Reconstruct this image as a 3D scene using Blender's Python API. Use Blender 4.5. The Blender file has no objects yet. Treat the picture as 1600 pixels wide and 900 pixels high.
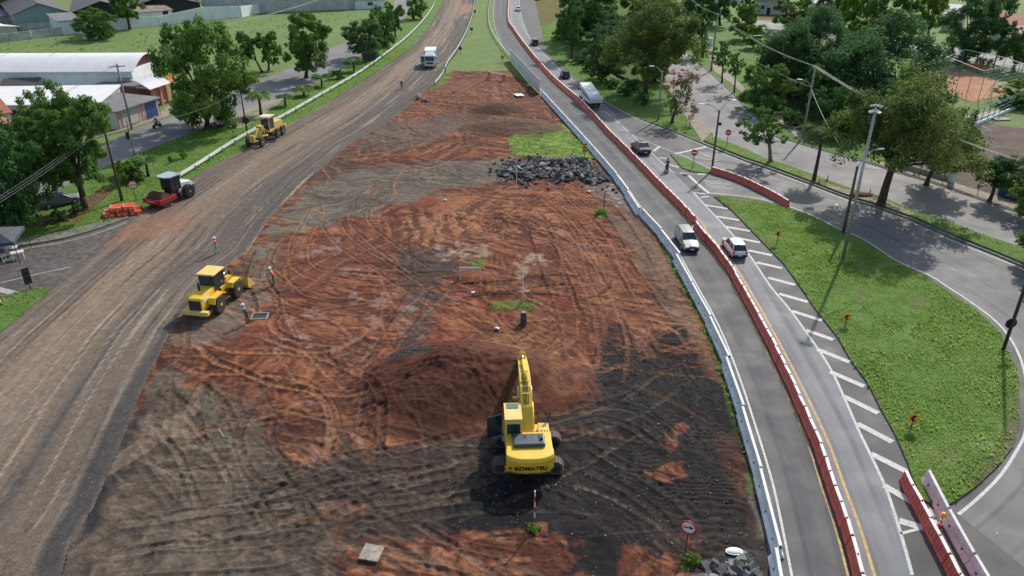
import bpy, bmesh, math, random
import numpy as np
from mathutils import Vector, Matrix
random.seed(7); rng = np.random.default_rng(11)
sc = bpy.context.scene; COL = sc.collection
R = math.radians
# ---------------------------------------------------------------- camera constants (a drone 29.5 m up)
F = 1160.0; PITCH = math.atan(583/1160.0); SP, CP = math.sin(PITCH), math.cos(PITCH); H = 29.5
def P(px, py, z=0.0):
    u = (px-800)/F; v = (py-450)/F
    Z = (H-z)/(SP+v*CP)
    return (u*Z, Z*(CP-v*SP))
def PP(pts, z=0.0): return [P(a, b, z) for a, b in pts]
def HT(bx, by, ty):
    D = P(bx, by)[1]; v = (ty-450)/F
    return H - D/(CP-v*SP)*(SP+v*CP)
def depth(bx, by): return H/(SP+(by-450)/F*CP)
def heading(a, b):
    (x0, y0), (x1, y1) = P(*a), P(*b)
    return math.atan2(y1-y0, x1-x0)
# ---------------------------------------------------------------- materials
MATS = {}
def mat(name, col, rough=0.7, metal=0.0, var=0.0, scale=3.0, bump=0.0, bscale=None, spec=0.5, col2=None, coat=0.0, emit=None, distort=0.0):
    if name in MATS: return MATS[name]
    m = bpy.data.materials.new(name); m.use_nodes = True
    nt = m.node_tree; b = nt.nodes['Principled BSDF']
    b.inputs['Base Color'].default_value = (*col, 1); b.inputs['Roughness'].default_value = rough
    b.inputs['Metallic'].default_value = metal; b.inputs['Specular IOR Level'].default_value = spec
    b.inputs['Coat Weight'].default_value = coat
    tc = nt.nodes.new('ShaderNodeTexCoord')
    if var > 0 or col2:
        n = nt.nodes.new('ShaderNodeTexNoise'); n.inputs['Scale'].default_value = scale; n.inputs['Detail'].default_value = 5
        n.inputs['Roughness'].default_value = .65; n.inputs['Distortion'].default_value = distort
        nt.links.new(tc.outputs['Object'], n.inputs['Vector'])
        r = nt.nodes.new('ShaderNodeValToRGB'); r.color_ramp.elements[0].position = .3; r.color_ramp.elements[1].position = .7
        c2 = col2 if col2 else tuple(c*(1-var) for c in col)
        r.color_ramp.elements[0].color = (*c2, 1); r.color_ramp.elements[1].color = (*[min(1, c*(1+var*.4)) for c in col], 1)
        nt.links.new(n.outputs['Fac'], r.inputs['Fac']); nt.links.new(r.outputs['Color'], b.inputs['Base Color'])
    if bump > 0:
        n2 = nt.nodes.new('ShaderNodeTexNoise'); n2.inputs['Scale'].default_value = bscale or scale*6; n2.inputs['Detail'].default_value = 4
        nt.links.new(tc.outputs['Object'], n2.inputs['Vector'])
        bp = nt.nodes.new('ShaderNodeBump'); bp.inputs['Strength'].default_value = bump; bp.inputs['Distance'].default_value = .05
        nt.links.new(n2.outputs['Fac'], bp.inputs['Height']); nt.links.new(bp.outputs['Normal'], b.inputs['Normal'])
    if emit:
        b.inputs['Emission Color'].default_value = (*emit[0], 1); b.inputs['Emission Strength'].default_value = emit[1]
    MATS[name] = m; return m
# ---------------------------------------------------------------- object helpers
def link(o): COL.objects.link(o); return o
def tag(o, label=None, cat=None, group=None, kind=None):
    if label: o['label'] = label
    if cat: o['category'] = cat
    if group: o['group'] = group
    if kind: o['kind'] = kind
    return o
def thing(name, label, cat, loc=(0, 0, 0), rz=0.0, group=None):
    o = bpy.data.objects.new(name, None); link(o); o.empty_display_size = .3
    if len(loc) == 2: loc = (loc[0], loc[1], 0)
    o.location = loc; o.rotation_euler = (0, 0, rz)
    return tag(o, label, cat, group)
def copy_tree(o, parent=None):
    c = o.copy(); COL.objects.link(c)
    if parent: c.parent = parent
    for ch in list(o.children): copy_tree(ch, c)
    return c
class MB:
    def __init__(s): s.v = []; s.f = []; s.m = []; s.sm = []
    def add(s, vs, fs, mi=0, smooth=False):
        k = len(s.v); s.v += [tuple(q) for q in vs]; s.f += [[i+k for i in f] for f in fs]; s.m += [mi]*len(fs); s.sm += [smooth]*len(fs); return s
    def box(s, c, d, rz=0, ry=0, rx=0, mi=0, taper=1.0):
        hx, hy, hz = d[0]/2, d[1]/2, d[2]/2
        M = Matrix.Rotation(rz, 3, 'Z') @ Matrix.Rotation(ry, 3, 'Y') @ Matrix.Rotation(rx, 3, 'X')
        vs = []
        for z in (-1, 1):
            t = taper if z > 0 else 1
            for x, y in ((-1, -1), (1, -1), (1, 1), (-1, 1)):
                vs.append(Vector(c)+M @ Vector((x*hx*t, y*hy*t, z*hz)))
        return s.add(vs, [[0, 3, 2, 1], [4, 5, 6, 7], [0, 1, 5, 4], [1, 2, 6, 5], [2, 3, 7, 6], [3, 0, 4, 7]], mi)
    def tube(s, a, b, r0, r1=None, n=8, mi=0, cap=True):
        a, b = Vector(a), Vector(b); r1 = r0 if r1 is None else r1
        d = (b-a)
        if d.length < 1e-6: return s
        d.normalize(); x = d.orthogonal().normalized(); y = d.cross(x)
        vs = [];
        for p, r in ((a, r0), (b, r1)):
            for i in range(n):
                t = 2*math.pi*i/n; vs.append(p+x*(r*math.cos(t))+y*(r*math.sin(t)))
        fs = [[i, (i+1) % n, n+(i+1) % n, n+i] for i in range(n)]
        s.add(vs, fs, mi, n > 6)
        if cap: s.add(vs, [list(range(n))[::-1], list(range(n, 2*n))], mi)
        return s
    def path(s, pts, rs, n=7, mi=0):
        if not hasattr(rs, '__len__'): rs = [rs]*len(pts)
        for i in range(len(pts)-1): s.tube(pts[i], pts[i+1], rs[i], rs[i+1], n, mi, cap=(i == 0 or i == len(pts)-2))
        return s
    def prism(s, prof, y0, y1, mi=0, ax='y', M=None):
        # prof: list of (a,b) ; ax y: (x,z) extruded along y ; ax x: (y,z) along x ; ax z: (x,y) along z
        def mk(p, t):
            q = {'y': (p[0], t, p[1]), 'x': (t, p[0], p[1]), 'z': (p[0], p[1], t)}[ax]
            return M @ Vector(q) if M else q
        n = len(prof); vs = [mk(p, y0) for p in prof]+[mk(p, y1) for p in prof]
        fs = [[i, (i+1) % n, n+(i+1) % n, n+i] for i in range(n)]+[list(range(n))[::-1], list(range(n, 2*n))]
        return s.add(vs, fs, mi)
    def loft(s, secs, mi=0, cap=True, smooth=False, closed=True):
        n = len(secs[0]); vs = [p for q in secs for p in q]; fs = []
        for k in range(len(secs)-1):
            for i in range(n if closed else n-1): fs.append([k*n+i, k*n+(i+1) % n, (k+1)*n+(i+1) % n, (k+1)*n+i])
        s.add(vs, fs, mi, smooth)
        if cap: s.add(vs, [list(range(n))[::-1], list(range((len(secs)-1)*n, len(secs)*n))], mi)
        return s
    def ball(s, c, r, mi=0, n=8, m=6, sq=(1, 1, 1)):
        secs = []
        for k in range(m+1):
            t = math.pi*k/m; z = -math.cos(t); rr = max(math.sin(t), .02)
            secs.append([(c[0]+r*sq[0]*rr*math.cos(2*math.pi*i/n), c[1]+r*sq[1]*rr*math.sin(2*math.pi*i/n), c[2]+r*sq[2]*z) for i in range(n)])
        return s.loft(secs, mi, smooth=True)
    def wheel(s, c, r, w, mi=0, ax='y', n=20, lug=0.0):
        # tyre: barrel lofted along y
        prof = [(-w/2, r*.62), (-w/2, r*.9), (-w*.38, r), (w*.38, r), (w/2, r*.9), (w/2, r*.62)]
        secs = []
        for y, rr in prof:
            q = []
            for i in range(n):
                k = rr*(1+(lug if (i % 2 and rr > r*.95) else 0)); t = 2*math.pi*i/n
                q.append((c[0]+k*math.cos(t), c[1]+y, c[2]+k*math.sin(t)) if ax == 'y' else (c[0]+y, c[1]+k*math.cos(t), c[2]+k*math.sin(t)))
            secs.append(q)
        return s.loft(secs, mi, cap=True)
    def build(s, name, mats, parent=None, bevel=0, seg=2, fix=True):
        me = bpy.data.meshes.new(name); me.from_pydata(s.v, [], s.f)
        if not isinstance(mats, (list, tuple)): mats = [mats]
        for m in mats: me.materials.append(m)
        me.polygons.foreach_set('material_index', s.m); me.polygons.foreach_set('use_smooth', s.sm)
        if fix:
            bm = bmesh.new(); bm.from_mesh(me); bmesh.ops.remove_doubles(bm, verts=bm.verts, dist=1e-5)
            bmesh.ops.recalc_face_normals(bm, faces=bm.faces); bm.to_mesh(me); bm.free()
        o = bpy.data.objects.new(name, me); link(o)
        if parent: o.parent = parent
        if bevel:
            b = o.modifiers.new('Bevel', 'BEVEL'); b.width = bevel; b.segments = seg; b.limit_method = 'ANGLE'
        return o
def dup(o, parent, loc=None, rot=None, scale=None):
    c = o.copy(); COL.objects.link(c); c.parent = parent
    if loc is not None: c.location = loc
    if rot is not None: c.rotation_euler = rot
    if scale is not None: c.scale = scale
    return c
def textmesh(body, size, m, name='lettering', parent=None, loc=(0, 0, 0), rot=(0, 0, 0), bold=0.0, extr=.006, sx=1.0):
    cu = bpy.data.curves.new('txt', 'FONT'); cu.body = body; cu.size = size; cu.align_x = 'CENTER'; cu.align_y = 'CENTER'
    cu.extrude = extr; cu.offset = bold; cu.resolution_u = 2
    t = bpy.data.objects.new('txt', cu); link(t)
    me = bpy.data.meshes.new_from_object(t.evaluated_get(bpy.context.evaluated_depsgraph_get()))
    bpy.data.objects.remove(t); bpy.data.curves.remove(cu)
    me.materials.clear(); me.materials.append(m)
    o = bpy.data.objects.new(name, me); link(o); o.parent = parent; o.location = loc; o.rotation_euler = rot; o.scale = (sx, 1, 1)
    return o
# ---------------------------------------------------------------- numpy noise + polygon fields
def _h(ix, iy, seed):
    n = (ix.astype(np.int64)*374761393+iy.astype(np.int64)*668265263+seed*1442695041) & 0xffffffff
    n = ((n ^ (n >> 13))*1274126177) & 0xffffffff
    return ((n ^ (n >> 16)) & 0xffff)/65535.0
def vnoise(x, y, seed=0):
    ix = np.floor(x); iy = np.floor(y); fx = x-ix; fy = y-iy
    fx = fx*fx*(3-2*fx); fy = fy*fy*(3-2*fy)
    a = _h(ix, iy, seed); b = _h(ix+1, iy, seed); c = _h(ix, iy+1, seed); d = _h(ix+1, iy+1, seed)
    return (a*(1-fx)+b*fx)*(1-fy)+(c*(1-fx)+d*fx)*fy
def fbm(x, y, oct=4, seed=0, g=.5):
    s = 0; a = 1; t = 0
    for k in range(oct):
        s = s+a*vnoise(x*2**k+17.3*k, y*2**k-9.1*k, seed+k); t += a; a *= g
    return s/t
def sstep(a, b, x):
    t = np.clip((x-a)/(b-a+1e-9), 0, 1); return t*t*(3-2*t)
def seg_dist(X, Y, pts, closed=False):
    best = np.full(X.shape, 1e9); S = np.zeros(X.shape); side = np.zeros(X.shape); L = 0
    n = len(pts)
    for i in range(n if closed else n-1):
        ax, ay = pts[i]; bx, by = pts[(i+1) % n]; dx, dy = bx-ax, by-ay; l2 = dx*dx+dy*dy+1e-12
        t = np.clip(((X-ax)*dx+(Y-ay)*dy)/l2, 0, 1); d = np.hypot(X-ax-t*dx, Y-ay-t*dy); k = d < best
        best = np.where(k, d, best); l = math.sqrt(l2); S = np.where(k, L+t*l, S)
        side = np.where(k, np.sign(dx*(Y-ay)-dy*(X-ax)), side); L += l
    return best, S, side
def inpoly(X, Y, pts):
    c = np.zeros(X.shape, bool); n = len(pts); j = n-1
    for i in range(n):
        xi, yi = pts[i]; xj, yj = pts[j]
        if yi != yj:
            c ^= ((yi > Y) != (yj > Y)) & (X < (xj-xi)*(Y-yi)/(yj-yi)+xi)
        j = i
    return c
def sdf(X, Y, pts):
    d, _, _ = seg_dist(X, Y, pts, True); return np.where(inpoly(X, Y, pts), d, -d)
def resample(pts, step):
    out = [pts[0]]; 
    for i in range(len(pts)-1):
        a, b = pts[i], pts[i+1]; l = math.dist(a, b); n = max(1, int(round(l/step)))
        for k in range(1, n+1): out.append((a[0]+(b[0]-a[0])*k/n, a[1]+(b[1]-a[1])*k/n))
    return out
def smooth(pts, sub=6):
    # Catmull-Rom
    p = [pts[0]]+list(pts)+[pts[-1]]; out = []
    for i in range(1, len(p)-2):
        p0, p1, p2, p3 = [np.array(q, float) for q in p[i-1:i+3]]
        for k in range(sub):
            t = k/sub; out.append(tuple(.5*((2*p1)+(-p0+p2)*t+(2*p0-5*p1+4*p2-p3)*t*t+(-p0+3*p1-3*p2+p3)*t**3)))
    out.append(tuple(pts[-1])); return out
def offset(pts, d):
    out = []
    for i in range(len(pts)):
        a = pts[max(0, i-1)]; b = pts[min(len(pts)-1, i+1)]; dx, dy = b[0]-a[0], b[1]-a[1]; l = math.hypot(dx, dy) or 1
        out.append((pts[i][0]-dy/l*d, pts[i][1]+dx/l*d))
    return out
def evenly(pts, step):
    out = []; L = 0; nxt = 0
    for i in range(len(pts)-1):
        a, b = pts[i], pts[i+1]; l = math.dist(a, b)
        while nxt <= L+l:
            t = (nxt-L)/l if l else 0; out.append((a[0]+(b[0]-a[0])*t, a[1]+(b[1]-a[1])*t, math.atan2(b[1]-a[1], b[0]-a[0]))); nxt += step
        L += l
    return out
def flat(name, pts, z, m, kind='structure', thick=0.0, m2=None, parent=None):
    bm = bmesh.new(); vs = [bm.verts.new((x, y, z)) for x, y in pts]
    f = bm.faces.new(vs)
    if f.normal.z < 0 or sum((pts[i-1][0]*pts[i][1]-pts[i][0]*pts[i-1][1]) for i in range(len(pts))) < 0: bmesh.ops.reverse_faces(bm, faces=[f])
    bm.faces.ensure_lookup_table()
    if thick:
        lo = [bm.verts.new((x, y, z-thick)) for x, y in pts]
        n = len(pts)
        for i in range(n):
            q = bm.faces.new([vs[i], vs[(i+1) % n], lo[(i+1) % n], lo[i]]); q.material_index = 1 if m2 else 0
    bmesh.ops.triangulate(bm, faces=[g for g in bm.faces if len(g.verts) > 4])
    me = bpy.data.meshes.new(name); bm.to_mesh(me); bm.free(); me.materials.append(m)
    if m2: me.materials.append(m2)
    o = bpy.data.objects.new(name, me); link(o)
    if kind: o['kind'] = kind
    if parent: o.parent = parent
    return o
def ribbon(name, A, B, z, m, kind='structure', n=None):
    # surface between polylines A and B (same sense), UV = metres along / across
    A = np.array(A); B = np.array(B); n = n or 80
    def rs(Q):
        d = np.r_[0, np.cumsum(np.hypot(*np.diff(Q, axis=0).T))]; t = np.linspace(0, d[-1], n)
        return np.c_[np.interp(t, d, Q[:, 0]), np.interp(t, d, Q[:, 1])], t
    a, ta = rs(A); b, tb = rs(B); K = 6
    vs = []; uv = []
    for i in range(n):
        for k in range(K+1):
            q = a[i]+(b[i]-a[i])*k/K; vs.append((q[0], q[1], z)); uv.append(((ta[i]+tb[i])/2, np.hypot(*(b[i]-a[i]))*k/K))
    fs = [[i*(K+1)+k, i*(K+1)+k+1, (i+1)*(K+1)+k+1, (i+1)*(K+1)+k] for i in range(n-1) for k in range(K)]
    me = bpy.data.meshes.new(name); me.from_pydata(vs, [], fs); me.materials.append(m)
    u = me.uv_layers.new(name='UVMap'); idx = np.zeros(len(me.loops), int); me.loops.foreach_get('vertex_index', idx)
    u.data.foreach_set('uv', np.array(uv)[idx].ravel())
    me.update()
    if me.polygons[0].normal.z < 0: me.flip_normals()
    o = bpy.data.objects.new(name, me); link(o)
    if kind: o['kind'] = kind
    return o
def stripe(pts, w, z, mb):
    a = offset(pts, w/2); b = offset(pts, -w/2); n = len(pts)
    mb.add([(x, y, z) for x, y in a]+[(x, y, z) for x, y in b], [[i, i+1, n+i+1, n+i] for i in range(n-1)][:] )
# ================================================================ SETTING
# ---- key lines (image measurements turned into ground positions)
def ext(q, L=18, first=False):
    a, b = (q[1], q[0]) if first else (q[-2], q[-1]); l = math.dist(a, b); p = (b[0]+(b[0]-a[0])/l*L, b[1]+(b[1]-a[1])/l*L)
    return [p]+list(q) if first else list(q)+[p]
RC = ext(PP([(796, -28), (794, 0), (793, 32), (800, 47), (825, 82), (862, 125), (907, 165), (950, 212), (965, 227), (1020, 285), (1078, 346), (1086, 362), (1120, 403), (1149, 450), (1200, 547), (1259, 675), (1287, 757), (1310, 825), (1330, 900), (1352, 990)]))
RCs = offset(smooth(RC, 5), .27)      # centre of the water-barrier chain
CBL = ext(PP([(845, 150), (922, 237), (960, 284), (985, 322), (1028, 372), (1070, 447), (1103, 512), (1130, 585), (1153, 662), (1173, 735), (1184, 785), (1200, 880), (1212, 960)]), 20)
CBs = offset(smooth(CBL, 5), .3)
WL = PP([(772, -28), (772, 0), (771, 30), (780, 62), (800, 92), (845, 150)])[:-1]+[(x+1.05, y) for x, y in CBL]
CR = PP([(834, -28), (836, 0), (845, 42), (850, 70), (862, 90), (882, 107), (907, 127), (950, 160), (1000, 187)])
E1 = PP([(1000, 187), (1040, 202), (1097, 226), (1129, 239), (1164, 253), (1200, 265), (1267, 290), (1335, 316), (1370, 326), (1425, 346), (1487, 374), (1550, 399), (1600, 420), (1760, 500), (1950, 620)])
HL = ext(PP([(987, 211), (1020, 240), (1052, 270), (1083, 301), (1105, 325), (1147, 370), (1170, 398), (1205, 450), (1232, 482), (1275, 542), (1300, 582), (1320, 625), (1342, 675), (1360, 712), (1385, 767), (1407, 835), (1425, 900), (1445, 980)]))
ISL = PP([(1115, 308), (1147, 310), (1189, 316), (1237, 329), (1275, 344), (1312, 363), (1350, 379), (1400, 412), (1450, 436), (1472, 452), (1495, 468), (1525, 487), (1560, 520), (1575, 550), (1590, 587), (1592, 625), (1592, 662), (1582, 700), (1557, 732), (1525, 762), (1490, 787), (1468, 797), (1440, 782), (1425, 750), (1417, 725), (1395, 675), (1375, 640), (1355, 600), (1330, 567), (1307, 527), (1275, 487), (1250, 450), (1225, 415), (1200, 389), (1175, 363), (1145, 332)])
ILN = PP([(1107, 302), (1147, 306), (1189, 312), (1237, 325), (1275, 340), (1312, 359), (1350, 375), (1400, 408), (1450, 430), (1480, 449), (1512, 470), (1550, 498), (1575, 525), (1592, 556), (1602, 590), (1606, 630), (1602, 675), (1590, 702), (1562, 745), (1525, 782), (1497, 805)])
MED = PP([(1100, 221), (1116, 216), (1147, 227), (1171, 237), (1193, 248), (1232, 260), (1260, 271), (1287, 281), (1340, 300), (1375, 308), (1437, 335), (1475, 345), (1525, 365), (1600, 390), (1900, 505), (1900, 590), (1760, 492), (1600, 413), (1550, 392), (1487, 367), (1425, 339), (1370, 320), (1335, 310), (1267, 284), (1200, 259), (1164, 247), (1129, 233)])
STREET = PP([(1035, 80), (1074, 84), (1110, 115), (1145, 147), (1167, 172), (1211, 214), (1260, 229), (1310, 243), (1360, 257), (1405, 272), (1450, 285), (1500, 302), (1550, 320), (1600, 337), (1900, 450), (1900, 510), (1600, 390), (1525, 365), (1475, 345), (1437, 335), (1375, 308), (1340, 300), (1287, 281), (1232, 260), (1193, 248), (1171, 237), (1147, 227), (1116, 217), (1112, 207), (1072, 160), (1040, 125), (1026, 95)])
DRL = ext(PP([(-420, 900), (-160, 660), (0, 520), (85, 450), (125, 415), (160, 385), (200, 350), (240, 318), (285, 288), (335, 257), (380, 234), (420, 212), (460, 190), (510, 162), (560, 130), (600, 104), (640, 76), (668, 45), (690, 8), (700, -28)]), 25, True)
DRR = ext(PP([(60, 1000), (100, 900), (112, 850), (150, 790), (190, 700), (220, 620), (270, 515), (325, 440), (390, 392), (420, 345), (480, 283), (545, 228), (600, 197), (640, 165), (675, 132), (690, 112), (715, 82), (735, 40), (745, 0), (750, -28)]), 20, True)
SITE = PP([(100, 900), (112, 850), (150, 790), (190, 700), (220, 620), (270, 515), (325, 440), (390, 392), (420, 345), (480, 283), (545, 228), (600, 197), (640, 165), (675, 132), (706, 111), (745, 112), (798, 111)])+PP([(845, 150), (922, 237), (960, 284), (985, 322), (1028, 372), (1070, 447), (1103, 512), (1130, 585), (1153, 662), (1173, 735), (1184, 785), (1200, 880), (1212, 960)])+[CBL[-1], (CBL[-1][0], 3), (DRR[0][0]-3, 3), DRR[0], DRR[1]]

# ---- ground materials
def ground_mat(name, base, dark, dry, s=1.0, bump=.9):
    m = bpy.data.materials.new(name); m.use_nodes = True; nt = m.node_tree; b = nt.nodes['Principled BSDF']
    b.inputs['Roughness'].default_value = .9; b.inputs['Specular IOR Level'].default_value = .2
    tc = nt.nodes.new('ShaderNodeTexCoord')
    def noise(sc_, det, r=.6):
        n = nt.nodes.new('ShaderNodeTexNoise'); n.inputs['Scale'].default_value = sc_; n.inputs['Detail'].default_value = det; n.inputs['Roughness'].default_value = r
        nt.links.new(tc.outputs['Object'], n.inputs['Vector']); return n
    def ramp(src, lo, hi):
        r = nt.nodes.new('ShaderNodeMapRange'); r.inputs[1].default_value = lo; r.inputs[2].default_value = hi
        nt.links.new(src, r.inputs[0]); return r.outputs[0]
    def mix(fac, a, c):
        x = nt.nodes.new('ShaderNodeMix'); x.data_type = 'RGBA'; nt.links.new(fac, x.inputs[0])
        for i, q in ((6, a), (7, c)):
            if isinstance(q, tuple): x.inputs[i].default_value = (*q, 1)
            else: nt.links.new(q, x.inputs[i])
        return x.outputs[2]
    c = mix(ramp(noise(.5*s, 6).outputs[0], .38, .62), base, dark)
    c = mix(ramp(noise(.13*s, 8, .7).outputs[0], .53, .68), c, dry)
    c = mix(ramp(noise(5*s, 3, .8).outputs[0], .42, .72), c, tuple(k*.45 for k in dark))
    c = mix(ramp(noise(2.2*s, 4, .8).outputs[0], .56, .8), c, tuple(min(1, k*1.5) for k in base))
    nt.links.new(c, b.inputs['Base Color'])
    bp = nt.nodes.new('ShaderNodeBump'); bp.inputs['Strength'].default_value = bump; bp.inputs['Distance'].default_value = .12
    nt.links.new(noise(7*s, 4, .8).outputs[0], bp.inputs['Height']); nt.links.new(bp.outputs[0], b.inputs['Normal'])
    MATS[name] = m; return m
M_grass = ground_mat('grass_field', (.195, .275, .085), (.145, .225, .062), (.27, .285, .13), 1.0)
M_lawn = ground_mat('grass_verge', (.14, .255, .045), (.095, .19, .032), (.22, .255, .10), 1.4)
M_isle = ground_mat('grass_island', (.17, .275, .06), (.11, .205, .042), (.28, .29, .13), 1.2)
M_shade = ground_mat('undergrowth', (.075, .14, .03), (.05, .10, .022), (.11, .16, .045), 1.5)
def asphalt(name, c, c2, uv=True, patch=.5, rough=.55, tracks=.0):
    m = bpy.data.materials.new(name); m.use_nodes = True; nt = m.node_tree; b = nt.nodes['Principled BSDF']
    b.inputs['Specular IOR Level'].default_value = .3
    tc = nt.nodes.new('ShaderNodeTexCoord')
    def noise(src, scale, det=4, r=.6, sx=1, sy=1):
        mp = nt.nodes.new('ShaderNodeMapping'); mp.inputs['Scale'].default_value = (sx, sy, 1); nt.links.new(src, mp.inputs[0])
        n = nt.nodes.new('ShaderNodeTexNoise'); n.inputs['Scale'].default_value = scale; n.inputs['Detail'].default_value = det; n.inputs['Roughness'].default_value = r
        nt.links.new(mp.outputs[0], n.inputs['Vector']); return n.outputs[0]
    def rmp(s, a, b_, lo=0, hi=1):
        r = nt.nodes.new('ShaderNodeMapRange'); r.inputs[1].default_value = a; r.inputs[2].default_value = b_; r.inputs[3].default_value = lo; r.inputs[4].default_value = hi
        nt.links.new(s, r.inputs[0]); return r.outputs[0]
    def mix(fac, a, q, mode='MIX'):
        x = nt.nodes.new('ShaderNodeMix'); x.data_type = 'RGBA'; x.blend_type = mode
        if isinstance(fac, float): x.inputs[0].default_value = fac
        else: nt.links.new(fac, x.inputs[0])
        for i, w in ((6, a), (7, q)):
            if isinstance(w, tuple): x.inputs[i].default_value = (*w, 1)
            else: nt.links.new(w, x.inputs[i])
        return x.outputs[2]
    ob = tc.outputs['Object']; u = tc.outputs['UV'] if uv else ob
    k = mix(rmp(noise(ob, .12, 5, .6), .4, .62), c, c2)
    if uv:
        k = mix(rmp(noise(u, 1.0, 4, .6, .03, 1.6), .42, .62), k, tuple(q*1.3 for q in c))
        k = mix(rmp(noise(u, 1.0, 3, .6, .012, .7), .52, .6), k, tuple(q*.72 for q in c))
        if tracks:
            sx = nt.nodes.new('ShaderNodeSeparateXYZ'); nt.links.new(tc.outputs['UV'], sx.inputs[0])
            s = nt.nodes.new('ShaderNodeMath'); s.operation = 'MULTIPLY'; s.inputs[1].default_value = 2*math.pi/tracks; nt.links.new(sx.outputs[1], s.inputs[0])
            s2 = nt.nodes.new('ShaderNodeMath'); s2.operation = 'SINE'; nt.links.new(s.outputs[0], s2.inputs[0])
            k = mix(rmp(s2.outputs[0], .0, 1.0, 0, .35), k, (.17, .15, .125))
    k = mix(rmp(noise(ob, 1.1, 6, .75), .5, .75), k, tuple(q*.75 for q in c2))
    k = mix(rmp(noise(ob, 30, 2, .8), .35, .7, 0, .35), k, tuple(q*1.8 for q in c))
    v = nt.nodes.new('ShaderNodeTexVoronoi'); v.inputs['Scale'].default_value = .8; nt.links.new(ob, v.inputs['Vector'])
    k = mix(rmp(v.outputs['Distance'], .05, .02), k, (.5, .47, .42))
    nt.links.new(k, b.inputs['Base Color'])
    nt.links.new(rmp(noise(ob, .35, 4), .3, .7, rough-.08, rough+.12), b.inputs['Roughness'])
    bp = nt.nodes.new('ShaderNodeBump'); bp.inputs['Strength'].default_value = .35; bp.inputs['Distance'].default_value = .02
    nt.links.new(noise(ob, 40, 2, .7), bp.inputs['Height']); nt.links.new(bp.outputs[0], b.inputs['Normal'])
    MATS[name] = m; return m
M_asL = asphalt('asphalt_left_lane', (.062, .066, .069), (.076, .08, .083), tracks=1.9, rough=.7)
M_asR = asphalt('asphalt_right_lane', (.145, .154, .16), (.19, .2, .206), rough=.7)
M_asB = asphalt('asphalt_old', (.075, .073, .071), (.10, .097, .093), uv=False, rough=.7)
M_ramp = asphalt('asphalt_ramp', (.125, .122, .118), (.155, .152, .146), rough=.72)
M_str = asphalt('asphalt_street', (.15, .146, .14), (.215, .205, .195), uv=False, rough=.75)
M_patch = ground_mat('worn_patch', (.26, .22, .15), (.16, .17, .07), (.34, .29, .22), 2.0)
M_mouth = ground_mat('dirty_asphalt', (.15, .135, .12), (.10, .092, .084), (.25, .19, .14), .35, .3)
M_kerb = mat('kerb_concrete', (.2, .19, .16), .9, var=.6, scale=1.5, bump=.3)
M_conc = mat('concrete', (.33, .32, .29), .85, var=.35, scale=1.2, bump=.2)
M_sidewalk = mat('sidewalk_concrete', (.30, .25, .19), .9, var=.4, scale=.8, bump=.2)
M_white = mat('road_paint', (.52, .52, .50), .7, var=.38, scale=5)
M_paintworn = mat('road_paint_worn', (.5, .5, .48), .8, col2=(.17, .17, .17), scale=9, distort=1)
M_yellow = mat('road_paint_yellow', (.52, .33, .10), .7, var=.45, scale=3)
M_dirt = ground_mat('bare_earth', (.20, .105, .06), (.14, .08, .05), (.26, .15, .09), 1.0)
M_court = ground_mat('court_earth', (.50, .26, .14), (.42, .2, .11), (.56, .32, .2), .6, .3)
M_brown = ground_mat('dry_lot_earth', (.17, .13, .10), (.115, .085, .06), (.23, .2, .17), 1.0)

# ---- base ground to the horizon
flat('ground', [(-900, -60), (900, -60), (1100, 2600), (-1100, 2600)], 0, M_grass)
# verges, drawn as their own turf
flat('verge_left', PP([(-420, 900), (-160, 660), (0, 520), (85, 450), (60, 449), (-60, 480), (-500, 700)]), .03, M_lawn)
flat('verge_roadside', PP([(-100, 410), (32, 384), (100, 372), (150, 358), (205, 335), (240, 318), (285, 288), (335, 257), (380, 234), (420, 212), (460, 190), (510, 162), (560, 130), (600, 104), (640, 76), (668, 45), (690, 8), (700, -28), (672, -28), (655, 0), (640, 20), (600, 72), (548, 105), (470, 145), (440, 158), (335, 196), (252, 226), (212, 242), (172, 258), (100, 292), (-60, 350)]), .03, M_lawn)
flat('median_grass', PP([(750, -28), (745, 0), (735, 40), (715, 82), (706, 111), (745, 113), (798, 112), (797, 93), (775, 62), (765, 30), (766, -28)]), .03, M_grass)
V1 = PP([(834, -28), (836, 0), (845, 42), (850, 70), (862, 90), (882, 107), (907, 127), (950, 160), (1000, 187), (1040, 200), (1097, 223), (1095, 221), (1050, 150), (1025, 118), (1024, 85), (1060, 40), (1060, -28)])
flat('verge_right', V1, .03, M_lawn)
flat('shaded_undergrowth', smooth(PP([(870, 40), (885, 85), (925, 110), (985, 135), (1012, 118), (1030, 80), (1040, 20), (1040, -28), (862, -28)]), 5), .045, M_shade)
flat('park_lawn', PP([(1074, 84), (1110, 113), (1145, 145), (1167, 170), (1211, 212), (1260, 226), (1310, 240), (1360, 254), (1395, 262), (1420, 230), (1440, 150), (1480, 100), (1470, 85), (1330, 70), (1250, 55), (1200, 50), (1140, 30), (1080, 20)]), .03, M_lawn)
flat('undergrowth_park', smooth(PP([(1190, 165), (1235, 205), (1330, 235), (1410, 225), (1465, 140), (1330, 125), (1240, 95), (1195, 150)]), 6), .045, M_shade)
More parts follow.
